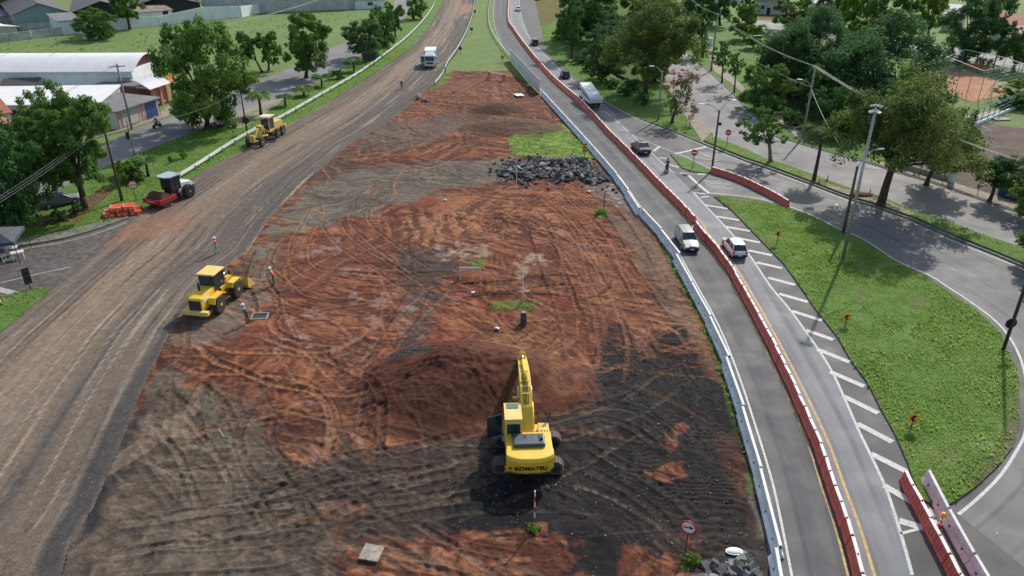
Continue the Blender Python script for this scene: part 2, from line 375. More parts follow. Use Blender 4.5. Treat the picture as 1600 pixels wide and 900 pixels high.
# asphalt
ASP = list(CR)+E1[1:]+[(60, 3), (CBL[-1][0]+.1, 3)]+[(x+.1, y) for x, y in CBL[::-1]]+PP([(800, 92), (780, 62), (771, 30), (771, 0), (771, -28)])
flat('asphalt_apron', ASP, .05, M_asB)
flat('street', STREET, .05, M_str)
KER = .17
ribbon('road_left_lane', WL, offset(smooth(RC, 3), .3), .056, M_asL, n=160)
ri = [q for q in offset(smooth(RC, 3), .3)]
ro = PP([(812, -28), (812, 7), (817, 32), (827, 57), (847, 82), (877, 110), (912, 138), (950, 168), (987, 211)])+HL[1:]
ribbon('road_right_lane', ri, ro, .060, M_asR, n=160)
# ramp that leaves to the right and curls round the grass island
rampin = [(x, y) for x, y in ILN]
rampout = PP([(1080, 236), (1129, 239), (1164, 253), (1200, 265), (1267, 290), (1335, 316), (1370, 326), (1425, 346), (1487, 374), (1550, 399), (1600, 420), (1680, 460), (1760, 540), (1800, 650), (1790, 760), (1740, 860), (1690, 960)])
ribbon('ramp_road', rampin, rampout, .054, M_ramp, n=120)
flat('grass_island', ISL, KER, M_isle, thick=KER, m2=M_kerb)
flat('median_strip', MED, KER, M_isle, thick=KER, m2=M_kerb)
flat('median_paving', PP([(1290, 288), (1340, 303), (1375, 312), (1430, 336), (1420, 338), (1370, 320), (1335, 310), (1292, 294)]), KER+.006, M_sidewalk)
flat('grass_triangle', PP([(1047, 242), (1063, 247), (1084, 255), (1111, 268), (1108, 272), (1085, 270), (1066, 264)]), KER, M_isle, thick=KER, m2=M_kerb)
for i_, q_ in enumerate(([(1306, 454), (1313, 452), (1320, 456), (1313, 460)], [(1338, 452), (1345, 455), (1362, 466), (1355, 467), (1343, 460)], [(1332, 470), (1342, 470), (1350, 475), (1340, 478)], [(1306, 404), (1316, 402), (1328, 407), (1318, 412), (1308, 410)], [(1378, 605), (1390, 608), (1384, 616), (1376, 612)], [(1425, 470), (1436, 478), (1428, 486), (1420, 478)])):
    flat('bare_patch', smooth(PP(q_), 4), KER+.008+.001*i_, M_patch)
flat('island_dirt_edge', [tuple(q) for q in ISL[15:20]]+[tuple(q) for q in offset(ISL[15:20], .0)[::-1]][:0]+[(x-.5, y+.3) for x, y in ISL[15:20][::-1]], KER+.006, M_patch)
# kerbs (raised strips)
def kerb(name, pts, w=.25, z=.17):
    mb = MB(); a = offset(pts, w/2); b = offset(pts, -w/2); n = len(pts)
    for i in range(n-1):
        q = [(*a[i], 0), (*a[i+1], 0), (*b[i+1], 0), (*b[i], 0)]; t = [(x, y, z) for x, y, _ in q]
        mb.add(q+t, [[4, 5, 6, 7], [0, 1, 5, 4], [2, 3, 7, 6]])
    o = mb.build(name, M_kerb); o['kind'] = 'structure'; return o
kerb('kerb_ramp', offset(E1, .3)); kerb('kerb_street', offset(PP([(1074, 84), (1110, 115), (1145, 147), (1167, 172), (1211, 214), (1260, 229), (1310, 243), (1360, 257), (1405, 272), (1450, 285), (1500, 302), (1550, 320), (1600, 337), (1900, 450)]), .15), z=.14)
kerb('kerb_left', PP([(-60, 403), (32, 385), (100, 373), (150, 359), (200, 341)]), .4)
# sidewalks
flat('sidewalk_street', PP([(1022, 112), (1050, 150), (1097, 222), (1112, 207), (1072, 160), (1040, 125), (1028, 100)]), .07, M_sidewalk)
flat('footpath', PP([(1103, 72), (1111, 70), (1125, 105), (1150, 125), (1170, 145), (1165, 150), (1145, 133), (1116, 112)]), .075, M_sidewalk)
flat('footpath_shaded', PP([(1205, 180), (1215, 178), (1260, 215), (1252, 222)]), .075, M_sidewalk)
flat('sidewalk_right', PP([(1360, 254), (1405, 269), (1450, 282), (1500, 299), (1550, 317), (1600, 334), (1900, 446), (1900, 425), (1600, 322), (1550, 305), (1500, 290), (1450, 274), (1410, 262), (1380, 255)]), .12, M_sidewalk)
flat('sidewalk_left', PP([(-120, 430), (-60, 401), (32, 383), (100, 371), (150, 357), (198, 340), (205, 335), (150, 348), (100, 361), (30, 373), (-60, 390)]), .05, M_kerb)
# left streets
ribbon('side_street', PP([(-80, 320), (60, 262), (172, 222), (206, 203), (270, 182), (330, 160), (400, 128), (450, 108), (510, 78), (570, 55), (612, 12), (625, -20)]), PP([(-60, 360), (100, 292), (172, 258), (252, 226), (335, 196), (440, 158), (470, 142), (520, 116), (560, 90), (600, 55), (640, 20), (655, -20)]), .036, M_str, n=90)
flat('side_street_mouth', PP([(-300, 470), (-120, 430), (-60, 405), (32, 387), (100, 375), (150, 361), (200, 343), (225, 330), (240, 330), (125, 425), (85, 452), (60, 451), (-100, 490), (-300, 560)]), .034, M_mouth)
flat('sidewalk_shops', PP([(150, 215), (206, 200), (262, 182), (330, 155), (330, 148), (262, 165), (245, 182), (185, 203), (150, 212)]), .04, M_sidewalk)
flat('verge_path', PP([(380, 200), (440, 160), (430, 155), (330, 190), (334, 199)]), .045, M_sidewalk)
flat('verge_earth', PP([(110, 330), (160, 290), (175, 300), (125, 345), (60, 355), (20, 350)]), .045, M_dirt)
flat('dirt_lot', PP([(1490, 195), (1530, 188), (1560, 196), (1700, 215), (1750, 330), (1600, 300), (1530, 262), (1500, 238), (1478, 215)]), .05, M_brown)
flat('court_ground', PP([(1440, 120), (1465, 112), (1520, 113), (1560, 128), (1577, 146), (1520, 160), (1440, 133)]), .05, M_court)
flat('play_yard_ground', PP([(1405, 262), (1450, 238), (1500, 250), (1530, 262), (1600, 300), (1700, 340), (1700, 365), (1600, 322), (1500, 290)]), .048, M_brown)
flat('park_path', PP([(1480, 170), (1510, 182), (1560, 172), (1562, 176), (1515, 190), (1500, 200), (1478, 176)]), .055, M_conc)
flat('far_street', PP([(1440, 70), (1500, 76), (1560, 88), (1700, 108), (1700, 125), (1560, 103), (1500, 92), (1450, 85), (1200, 55), (1180, 40), (1230, 42)]), .05, M_str)
flat('far_drive', PP([(1150, 30), (1185, 32), (1240, 38), (1240, 48), (1190, 47), (1150, 45)]), .055, M_str)
flat('red_earth_patch', PP([(1185, 15), (1235, 15), (1240, 30), (1185, 30)]), .055, M_dirt)
flat('red_shoulder', PP([(836, 0), (870, -10), (885, 20), (852, 42), (846, 42)]), .047, M_dirt)

# ---- painted markings
zt = .066
mk = MB()
stripe(offset(smooth(WL, 3), .02), .14, zt, mk)
def hl(a): return smooth(PP(a), 3)
stripe(smooth(HL[3:-2], 3), .18, zt, mk)
stripe(hl([(1407, 835), (1445, 825)]), .18, zt, mk)
stripe(hl([(812, -20), (811, 7), (816, 32), (826, 57), (846, 80), (876, 110), (911, 137), (950, 162), (995, 186), (1040, 203), (1097, 227), (1129, 240.5), (1164, 254.5), (1200, 267), (1267, 292), (1335, 318), (1370, 328.5), (1425, 349), (1487, 377), (1550, 402), (1600, 423), (1700, 475)]), .14, zt, mk)
for a, b in (((946, 175), (954, 182)), ((959, 186), (968, 194)), ((972, 198), (982, 206))): stripe(PP([a, b]), .14, zt, mk)
stripe(hl([(987, 211), (1012, 222), (1040, 234), (1063, 242), (1084, 252), (1109, 264)]), .13, zt, mk)
stripe(hl([(987, 211), (1010, 232), (1030, 251), (1052, 270)]), .13, zt+.001, mk)
stripe(hl([(1052, 270.5), (1080, 272.5), (1116, 275)]), .12, zt+.002, mk)
stripe(hl([(1072, 271), (1090, 288), (1108, 303)]), .4, zt+.003, mk)
stripe(hl([(1108, 302.5), (1147, 306)]), .2, zt+.004, mk)
stripe(PP([(1055, 241), (1104, 230)]), .45, zt+.002, mk)
stripe([(x, y) for x, y in smooth(ILN, 3)], .18, zt, mk)
stripe(PP([(1084, 301.5), (1103, 304)]), .35, zt+.002, mk); stripe(PP([(1095, 309), (1108, 308)]), .35, zt+.005, mk)
for a, b, w in (((1101, 321), (1137, 327), .45), ((1119, 339), (1155, 345), .5), ((1132, 355), (1172, 362), .5), ((1149, 372), (1187, 380), .5), ((1169, 392), (1206, 400), .5), ((1182, 411), (1222, 420), .5), ((1200, 435), (1242, 446), .5), ((1217, 460), (1262, 473), .5), ((1237, 487), (1284, 502), .5), ((1259, 517), (1302, 532), .5), ((1277, 547), (1327, 567), .5), ((1297, 582), (1350, 605), .5), ((1317, 620), (1372, 647), .5), ((1339, 663), (1394, 692), .5), ((1360, 710), (1416, 738), .5), ((1381, 760), (1427, 787), .5), ((1405, 815), (1445, 827), .5)):
    w0 = w
    stripe(PP([a, b]), w0, zt+.003, mk)
for a, b in (((1021, 237), (1031, 229)), ((1030, 247), (1046, 249)), ((1046, 258), (1060, 262)), ((1062, 271), (1076, 272.5)), ((1090, 272), (1102, 273))): stripe(PP([a, b]), .4, zt+.005, mk)
stripe(PP([(1449, 797), (1472, 812)]), .5, zt+.003, mk); stripe(PP([(1455, 820), (1475, 812)]), .3, zt+.005, mk)
o = mk.build('road_markings_white', M_white, fix=False); o['kind'] = 'structure'
for p_ in o.data.polygons: pass
mk = MB()
for y0, x0, x1 in ((283, 1098, 1128), (286.5, 1103, 1140), (290, 1105, 1135), (293.5, 1110, 1145)): stripe(PP([(x0, y0), (x1, y0+2.5)]), .35, zt+.002, mk)
for y0, x0, x1 in ((240, 1094, 1108), (244, 1100, 1118), (248, 1096, 1122)): stripe(PP([(x0, y0), (x1, y0+4)]), .3, zt+.002, mk)
stripe(PP([(0, 443), (60, 428), (110, 418)]), .15, .04, mk); stripe(hl([(32, 390), (100, 378.5), (150, 365.5), (197, 348)]), .16, .04, mk)
stripe(PP([(-20, 448), (20, 458)]), .7, .042, mk)
stripe(hl([(252, 223), (335, 193), (440, 155)]), .12, .044, mk)
o = mk.build('road_markings_worn', M_paintworn, fix=False); o['kind'] = 'structure'
mk = MB(); stripe(offset(smooth(RC, 5), -.18), .13, zt+.001, mk); stripe(offset(smooth(RC, 5), 1.12), .16, zt+.001, mk)
o = mk.build('road_markings_yellow', M_yellow, fix=False); o['kind'] = 'structure'
# ================================================================ SOIL SHEETS (vertex colour = the soil's own colour; the mound also has painted shade and sunlight)
def soil_mat(name, bump=.8, rough=.95):
    m = bpy.data.materials.new(name); m.use_nodes = True; nt = m.node_tree; b = nt.nodes['Principled BSDF']
    b.inputs['Roughness'].default_value = rough; b.inputs['Specular IOR Level'].default_value = .2
    at = nt.nodes.new('ShaderNodeAttribute'); at.attribute_name = 'soil'
    tc = nt.nodes.new('ShaderNodeTexCoord')
    n = nt.nodes.new('ShaderNodeTexNoise'); n.inputs['Scale'].default_value = 6; n.inputs['Detail'].default_value = 6; n.inputs['Roughness'].default_value = .75
    nt.links.new(tc.outputs['Object'], n.inputs['Vector'])
    r = nt.nodes.new('ShaderNodeMapRange'); r.inputs[1].default_value = .3; r.inputs[2].default_value = .7; r.inputs[3].default_value = .66; r.inputs[4].default_value = 1.34
    nt.links.new(n.outputs[0], r.inputs[0])
    mx = nt.nodes.new('ShaderNodeVectorMath'); mx.operation = 'SCALE'; nt.links.new(at.outputs['Color'], mx.inputs[0]); nt.links.new(r.outputs[0], mx.inputs['Scale'])
    nf = nt.nodes.new('ShaderNodeTexNoise'); nf.inputs['Scale'].default_value = 17; nf.inputs['Detail'].default_value = 3; nf.inputs['Roughness'].default_value = .8
    nt.links.new(tc.outputs['Object'], nf.inputs['Vector']); rf = nt.nodes.new('ShaderNodeMapRange'); rf.inputs[1].default_value = .32; rf.inputs[2].default_value = .68; rf.inputs[3].default_value = .62; rf.inputs[4].default_value = 1.38
    nt.links.new(nf.outputs[0], rf.inputs[0]); mf = nt.nodes.new('ShaderNodeVectorMath'); mf.operation = 'SCALE'; nt.links.new(mx.outputs[0], mf.inputs[0]); nt.links.new(rf.outputs[0], mf.inputs['Scale']); mx = mf
    # scattered pale pebbles
    v = nt.nodes.new('ShaderNodeTexVoronoi'); v.inputs['Scale'].default_value = 3.2; nt.links.new(tc.outputs['Object'], v.inputs['Vector'])
    pr = nt.nodes.new('ShaderNodeMapRange'); pr.inputs[1].default_value = .11; pr.inputs[2].default_value = .07; nt.links.new(v.outputs['Distance'], pr.inputs[0])
    sp = nt.nodes.new('ShaderNodeSeparateColor'); nt.links.new(v.outputs['Color'], sp.inputs[0])
    gt = nt.nodes.new('ShaderNodeMath'); gt.operation = 'GREATER_THAN'; gt.inputs[1].default_value = .72; nt.links.new(sp.outputs[0], gt.inputs[0])
    ml = nt.nodes.new('ShaderNodeMath'); ml.operation = 'MULTIPLY'; nt.links.new(pr.outputs[0], ml.inputs[0]); nt.links.new(gt.outputs[0], ml.inputs[1])
    ad = nt.nodes.new('ShaderNodeMix'); ad.data_type = 'RGBA'; nt.links.new(ml.outputs[0], ad.inputs[0]); nt.links.new(mx.outputs[0], ad.inputs[6]); ad.inputs[7].default_value = (.34, .3, .26, 1)
    nt.links.new(ad.outputs[2], b.inputs['Base Color'])
    n2 = nt.nodes.new('ShaderNodeTexNoise'); n2.inputs['Scale'].default_value = 9; n2.inputs['Detail'].default_value = 6; n2.inputs['Roughness'].default_value = .8
    nt.links.new(tc.outputs['Object'], n2.inputs['Vector'])
    bp = nt.nodes.new('ShaderNodeBump'); bp.inputs['Strength'].default_value = bump; bp.inputs['Distance'].default_value = .09
    nt.links.new(n2.outputs[0], bp.inputs['Height']); nt.links.new(bp.outputs[0], b.inputs['Normal'])
    return m
M_soil = soil_mat('soil', .9); M_haul = soil_mat('haul_road_soil', .45)
def sheet(name, poly, m, fn, dx, ys):
    px = [p[0] for p in poly]; xs = np.arange(min(px)-.5, max(px)+.5, dx)
    X, Y = np.meshgrid(xs, ys); ny, nx = X.shape
    Z, C = fn(X, Y)
    ins = inpoly(X, Y, poly)
    q = ins[:-1, :-1] | ins[1:, :-1] | ins[:-1, 1:] | ins[1:, 1:]
    idx = np.arange(nx*ny).reshape(ny, nx)
    f = np.stack([idx[:-1, :-1][q], idx[:-1, 1:][q], idx[1:, 1:][q], idx[1:, :-1][q]], 1)
    used = np.unique(f); rem = -np.ones(nx*ny, int); rem[used] = np.arange(len(used)); f = rem[f]
    co = np.stack([X.ravel(), Y.ravel(), Z.ravel()], 1)[used]; cc = np.stack([C[..., 0].ravel(), C[..., 1].ravel(), C[..., 2].ravel(), np.ones(nx*ny)], 1)[used]
    me = bpy.data.meshes.new(name); me.vertices.add(len(co)); me.vertices.foreach_set('co', co.ravel())
    me.loops.add(f.size); me.loops.foreach_set('vertex_index', f.ravel().astype(np.int32))
    me.polygons.add(len(f)); me.polygons.foreach_set('loop_start', np.arange(0, f.size, 4, dtype=np.int32)); me.polygons.foreach_set('loop_total', np.full(len(f), 4, np.int32))
    me.polygons.foreach_set('use_smooth', np.ones(len(f), bool))
    me.update(); me.validate()
    a = me.color_attributes.new('soil', 'FLOAT_COLOR', 'POINT'); a.data.foreach_set('color', cc.ravel().astype(np.float32))
    me.materials.append(m); o = bpy.data.objects.new(name, me); link(o); o['kind'] = 'structure'; return o
def ygrid(y0, y1, a, b):
    out = [y0]
    while out[-1] < y1: t = (out[-1]-y0)/(y1-y0); out.append(out[-1]+a+(b-a)*t)
    return np.array(out)
class Paint:
    def __init__(s, X, Y):
        s.X, s.Y = X, Y; s.wx = (fbm(X*.5, Y*.5, 4, 3)-.5); s.wy = (fbm(X*.5, Y*.5, 4, 33)-.5)
        s.fine = fbm(X*2.2, Y*2.2, 3, 71)
        s.XX = X+s.wx*1.4; s.YY = Y+s.wy*1.4
        s.C = np.zeros(X.shape+(3,)); s.Z = np.zeros(X.shape)
    def box(s, pts, pad):
        a = np.array(pts); m = (s.X > a[:, 0].min()-pad) & (s.X < a[:, 0].max()+pad) & (s.Y > a[:, 1].min()-pad) & (s.Y < a[:, 1].max()+pad)
        r = np.where(m.any(1))[0]; c = np.where(m.any(0))[0]
        if len(r) == 0 or len(c) == 0: return None
        return slice(r[0], r[-1]+1), slice(c[0], c[-1]+1)
    def mixc(s, sl, col, k):
        k = k[..., None]; s.C[sl] = s.C[sl]*(1-k)+np.array(col)*k
    def poly(s, pts, col, soft=.6, amp=1.5, op=1.0, px=True, dz=0, ns=.6, brk=0):
        w = PP(pts) if px else pts; sl = s.box(w, soft+amp+1)
        if sl is None: return
        d = sdf(s.XX[sl], s.YY[sl], w)+(fbm(s.X[sl]*ns, s.Y[sl]*ns, 4, len(pts)+5)-.5)*2*amp
        k = sstep(-soft, soft, d)*op
        if brk: k = k*sstep(.5-brk, .5+brk*.2, fbm(s.X[sl]*1.1, s.Y[sl]*1.1, 4, 91)+(d*.06).clip(-.2, .2))
        s.mixc(sl, col, k); s.Z[sl] += dz*k
    def line(s, pts, w, col, op=.8, dz=0, edge=0.0, ecol=None, px=True, cleat=0, rough=.5):
        q = smooth(PP(pts) if px else pts, 5); sl = s.box(q, w*2+1)
        if sl is None: return
        d, S, sd = seg_dist(s.X[sl]+s.wx[sl]*.35, s.Y[sl]+s.wy[sl]*.35, q)
        L = S.max(); fade = sstep(0, min(3, L*.2), S)*sstep(0, min(3, L*.2), L-S)
        k = sstep(w*.5*1.25, w*.5*.6, d)*op*fade*(1-rough+rough*sstep(.3, .6, fbm(s.X[sl]*.7, s.Y[sl]*.7, 3, 55)))
        if cleat: k = k*(.62+.38*np.sin(2*np.pi*S/cleat+3*sd*d))
        s.mixc(sl, col, k); s.Z[sl] += dz*k
        if edge:
            e = np.exp(-((d-w*.62)/(w*.16))**2)*fade*op
            s.Z[sl] += edge*e
            if ecol is not None: s.mixc(sl, ecol, e*.5)
    def pair(s, pts, gauge, w, col, **kw):
        w *= .8
        q = smooth(PP(pts), 4)
        for d in (-gauge/2, gauge/2): s.line(offset(q, d), w, col, px=False, **kw)
    def ridges(s, pts, col, lam=.6, op=.5, dz=.04, centre=None, dirn=None, seed=1):
        w = PP(pts); sl = s.box(w, 2)
        if sl is None: return
        X, Y = s.X[sl], s.Y[sl]; k = sstep(-1.2, 1.2, sdf(s.XX[sl], s.YY[sl], w))
        wob = (fbm(X*.25, Y*.25, 3, seed)-.5)*3.2+(fbm(X*1.2, Y*1.2, 2, seed+4)-.5)*.35
        if centre is not None:
            cx, cy = P(*centre); f = (np.hypot(X-cx, Y-cy)+wob)/lam if dirn != 'ray' else (np.arctan2(Y-cy, X-cx)*12+wob*.3)/lam
        else:
            a = R(dirn); f = (X*math.cos(a)+Y*math.sin(a)+wob)/lam
        brk = sstep(.35, .6, fbm(X*.4, Y*.4, 3, seed+9))
        r = .5+.5*np.sin(2*np.pi*f); s.mixc(sl, col, k*r*op*brk); s.Z[sl] += dz*(r-.5)*k*brk
RED = (.19, .054, .027); RED2 = (.23, .088, .045); ORG = (.28, .115, .055); PNK = (.31, .145, .085); GRY = (.135, .105, .08); TAN = (.175, .132, .092)
DRK = (.02, .018, .018); CHR = (.05, .044, .04); BRN = (.11, .066, .046); MND_SHADED = (.085, .030, .018); CLAY = (.27, .175, .145); GRN = (.085, .16, .03); LTN = (.31, .225, .155)
def site_fn(X, Y):
    s = Paint(X, Y); sh = X.shape; full = (slice(0, sh[0]), slice(0, sh[1]))
    n1 = fbm(X*.22, Y*.22, 5, 1); n2 = fbm(X*.9, Y*.9, 4, 2); n3 = fbm(X*.1, Y*.1, 3, 8)
    s.C[...] = RED; s.mixc(full, BRN, sstep(.5, .66, n1)*.55); s.mixc(full, RED2, sstep(.5, .68, n2)*.6*sstep(.4, .6, n3))
    s.mixc(full, ORG, sstep(.62, .8, n2)*.45)
    s.Z[...] = .09+(fbm(X*.35, Y*.35, 4, 14)-.5)*.22+(fbm(X*1.6, Y*1.6, 4, 15)-.5)*.11
    # --- broad soil zones
    s.poly([(560, 235), (600, 185), (660, 180), (740, 178), (780, 190), (700, 208), (640, 235)], (.12, .10, .08), amp=2.5)
    s.poly([(720, 185), (760, 165), (840, 170), (860, 200), (800, 215), (740, 215)], (.12, .075, .05), amp=2)
    s.poly([(640, 112), (800, 112), (860, 165), (870, 190), (790, 160), (640, 175)], (.155, .068, .043), amp=2.5)
    s.poly([(800, 120), (840, 150), (880, 192), (830, 195), (790, 160)], (.105, .038, .024), amp=1.5)
    s.poly([(600, 175), (700, 165), (690, 180), (620, 190)], ORG, amp=1, op=.6)
    s.poly([(430, 340), (470, 295), (560, 262), (680, 255), (800, 245), (800, 283), (690, 300), (600, 330), (540, 345), (470, 360), (410, 410), (380, 420)], (.15, .13, .10), amp=2, soft=1)
    s.poly([(540, 230), (600, 232), (600, 252), (520, 275), (450, 300), (480, 270)], (.10, .065, .05), amp=1.5, op=.8)
    s.poly([(380, 410), (440, 380), (440, 470), (380, 520), (300, 560), (240, 640), (270, 520), (330, 450)], (.16, .12, .09), amp=2, soft=1.2)
    s.poly([(630, 345), (700, 325), (820, 318), (900, 345), (900, 370), (800, 385), (690, 392), (620, 385)], PNK, amp=2, soft=1.2, op=.85)
    s.poly([(680, 305), (760, 300), (800, 318), (690, 325)], ORG, amp=1, op=.7)
    s.poly([(430, 370), (620, 360), (660, 470), (600, 600), (560, 660), (430, 640), (400, 560), (440, 480)], (.165, .058, .036), amp=2.5, soft=1.5, op=.8)
    s.poly([(205, 620), (330, 590), (420, 650), (480, 730), (420, 790), (560, 800), (560, 900), (400, 1150), (-60, 1150), (60, 900), (130, 770)], (.125, .094, .067), amp=2.2, soft=1.2)
    s.poly([(100, 800), (420, 780), (420, 900), (60, 920)], (.125, .098, .072), amp=1.5, soft=1)
    s.poly([(420, 640), (560, 620), (600, 690), (520, 740), (440, 700)], (.21, .095, .055), amp=2, op=.8)
    s.poly([(880, 400), (960, 380), (1010, 470), (980, 520), (930, 500)], (.24, .10, .055), amp=2, op=.8)
    s.poly([(860, 300), (960, 320), (1000, 400), (900, 400)], (.22, .075, .04), amp=2, op=.7)
    s.poly([(945, 300), (1010, 345), (1060, 440), (1115, 555), (1150, 640), (1120, 640), (1060, 530), (1020, 470), (990, 400), (940, 330)], (.165, .105, .072), amp=1.0, soft=.7)
    s.poly([(740, 520), (850, 520), (930, 560), (930, 610), (850, 640), (790, 620)], (.27, .13, .072), amp=1.5, soft=1.2, op=.8)  # right slope of the mound, paler tan painted in as its sunlit side
    s.poly([(480, 300), (560, 235), (620, 170), (720, 140), (860, 150), (890, 200), (800, 240), (700, 250), (560, 275)], (.115, .062, .042), amp=4, soft=2.5, op=.5, ns=.3)
    s.poly([(430, 330), (560, 262), (800, 250), (800, 280), (600, 325)], (.10, .082, .062), amp=3, soft=2, op=.45, ns=.4, brk=.25)
    # dark gravel
    s.poly([(620, 390), (700, 385), (715, 430), (690, 455), (660, 560), (630, 540), (630, 450)], (.062, .053, .048), amp=1.3, op=.85)
    s.poly([(470, 280), (540, 250), (560, 265), (500, 290)], CHR, amp=1, op=.5)
    s.poly([(955, 510), (1060, 515), (1110, 590), (1150, 640), (1175, 720), (1190, 790), (1195, 900), (900, 905), (850, 860), (760, 850), (690, 830), (690, 760), (770, 690), (850, 645), (915, 610), (935, 560)], DRK, amp=1.6, soft=.5)
    s.poly([(780, 680), (690, 690), (560, 715), (440, 760), (430, 790), (560, 800), (540, 860), (640, 850), (720, 830)], (.044, .036, .031), amp=1.2, soft=.5, op=.9)
    s.poly([(1120, 690), (1170, 680), (1190, 790), (1180, 840), (1150, 760)], (.085, .042, .03), amp=1.2, op=.6)
    s.poly([(1000, 850), (1180, 800), (1195, 900), (1000, 900)], (.055, .042, .036), amp=1.2, op=.6)
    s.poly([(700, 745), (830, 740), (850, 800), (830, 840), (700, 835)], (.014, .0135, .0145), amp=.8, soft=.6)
    s.poly([(870, 640), (960, 655), (960, 700), (900, 720), (870, 690)], (.036, .03, .027), amp=1)
    s.poly([(975, 515), (1015, 515), (1015, 560), (990, 540)], ORG, amp=.7, soft=.3, brk=.2)
    s.poly([(540, 905), (575, 880), (600, 850), (690, 840), (760, 850), (850, 830), (860, 880), (900, 990), (540, 990)], (.22, .088, .05), amp=.8, soft=.4)
    s.poly([(660, 850), (720, 855), (740, 890), (690, 905), (650, 880)], (.36, .17, .10), amp=.6, soft=.5, op=.7)
    for b in ([(860, 840), (885, 838), (885, 880), (862, 875)], [(905, 845), (918, 845), (918, 872), (905, 870)], [(980, 850), (1060, 870), (1040, 905), (960, 905)], [(1060, 835), (1110, 850), (1100, 870), (1065, 860)], [(1010, 740), (1060, 720), (1075, 745), (1020, 755)], [(1025, 690), (1060, 660), (1080, 670), (1040, 700)]):
        s.poly(b, (.21, .062, .034), amp=.5, soft=.3, op=.75, brk=.2)
    s.poly([(235, 640), (205, 700), (170, 780), (150, 830), (110, 860), (130, 800), (170, 740), (195, 690), (215, 645)], (.035, .033, .034), amp=.5, soft=.4)
    s.poly([(340, 430), (400, 395), (390, 420), (300, 500), (255, 545), (265, 520)], (.10, .07, .052), amp=.6)
    # clay plates, broken outline
    for cx, cy, w, h in ((480, 395, 16, 9), (505, 392, 14, 8), (528, 385, 6, 10), (600, 345, 18, 6), (640, 350, 12, 6), (445, 355, 10, 5), (600, 470, 22, 16), (585, 500, 12, 12), (445, 535, 14, 9), (478, 540, 16, 9), (420, 552, 16, 6), (455, 510, 9, 6), (492, 490, 8, 14), (480, 630, 26, 12), (520, 595, 12, 7), (625, 510, 10, 14), (490, 720, 26, 9), (420, 440, 8, 8), (640, 480, 6, 14), (660, 520, 5, 10), (690, 395, 22, 12), (730, 388, 20, 10), (325, 540, 14, 5), (435, 700, 10, 6), (560, 470, 12, 10), (545, 430, 10, 6), (705, 470, 10, 6), (780, 360, 20, 6), (915, 385, 10, 5), (780, 250, 10, 2.5), (575, 300, 14, 3), (1003, 535, 7, 14)):
        c = CLAY if cy > 380 else PNK
        s.poly([(cx-w, cy-h*.6), (cx-w*.3, cy-h), (cx+w*.8, cy-h*.7), (cx+w, cy+h*.4), (cx+w*.2, cy+h), (cx-w*.8, cy+h*.7)], c, soft=.18, amp=1.1, op=.8, ns=1.1, brk=.12)
    s.poly([(808, 396), (850, 394), (856, 420), (830, 424), (812, 440)], LTN, soft=.2, amp=.5, brk=.2)
    s.poly([(690, 395), (760, 385), (775, 400), (735, 415), (690, 408)], LTN, soft=.3, amp=1.1, brk=.2)
    s.poly([(810, 448), (830, 448), (828, 458), (812, 456)], LTN, soft=.2, amp=.4)
    s.poly([(905, 278), (940, 285), (985, 318), (1000, 335), (960, 325), (915, 300)], (.15, .13, .115), soft=.4, amp=.6)
    # grey pavement remnant beside the barrier
    s.poly([(935, 285), (960, 290), (990, 320), (1020, 365), (1000, 345), (950, 305)], (.20, .185, .165), soft=.15, amp=.3)
    s.poly([(1172, 760), (1182, 762), (1192, 840), (1178, 838)], (.17, .15, .12), soft=.25, amp=.3)
    # old turf left standing
    s.poly([(793, 216), (848, 196), (880, 196), (935, 250), (900, 252), (805, 244)], (.17, .27, .055), soft=.3, amp=.5, dz=.06)
    for b in ([(738, 406), (758, 406), (760, 420), (738, 420)], [(765, 478), (795, 472), (840, 472), (838, 488), (800, 485), (770, 488)], [(928, 330), (952, 326), (950, 342), (930, 342)], [(526, 500), (536, 500), (536, 506), (528, 506)], [(1062, 872), (1085, 862), (1100, 880), (1070, 892)], [(346, 682), (356, 682), (354, 688), (348, 688)], [(1170, 740), (1178, 742), (1184, 790), (1174, 780)], [(820, 822), (845, 820), (842, 832), (824, 832)], [(692, 305), (702, 305), (700, 309), (694, 309)], [(700, 104), (720, 100), (690, 138), (668, 142)]):
        s.poly(b, GRN, soft=.15, amp=.35, op=.9, dz=.05, brk=.2)
    s.line([(1028, 372), (1070, 447), (1103, 512), (1130, 585), (1153, 662), (1168, 720)], .9, (.045, .085, .018), op=.9, dz=.04)
    # --- fine combed texture in a few directions, as blades and tracks leave it
    wsum = 0
    for k_, (ang, ox) in enumerate(((15, 0), (62, 9), (100, 20), (138, 31), (165, 44))):
        a_ = R(ang); U = (X*math.cos(a_)+Y*math.sin(a_)+s.wx*1.6); V_ = (-X*math.sin(a_)+Y*math.cos(a_)+s.wy*1.6)
        m_ = sstep(.46, .60, fbm(X*.11+ox, Y*.11-ox, 3, 60+k_)); st_ = fbm(U*.22, V_*2.6, 3, 80+k_)
        s.C *= (1+(st_-.5)*.95*m_)[..., None]; s.Z += (st_-.5)*.12*m_
        rd_ = sstep(1.9, 3.2, s.C[..., 0]/(s.C[..., 2]+1e-4))*sstep(1.15, 1.5, s.C[..., 0]/(s.C[..., 1]+1e-4)); s.mixc(full, (.085, .030, .019), sstep(.50, .36, st_)*m_*rd_*.75); s.mixc(full, (.30, .125, .058), sstep(.56, .70, st_)*m_*rd_*.6)
    dk_ = sstep(.60, .75, fbm(X*.8+s.wx*3, Y*.8, 4, 131)); s.C *= (1-.3*dk_)[..., None]
    # --- tyre and track marks
    TR = (.27, .115, .058); TD = (.065, .026, .018); TG = (.15, .10, .068)
    kw = dict(op=.9, dz=-.08, edge=.07, rough=.4, cleat=.62)
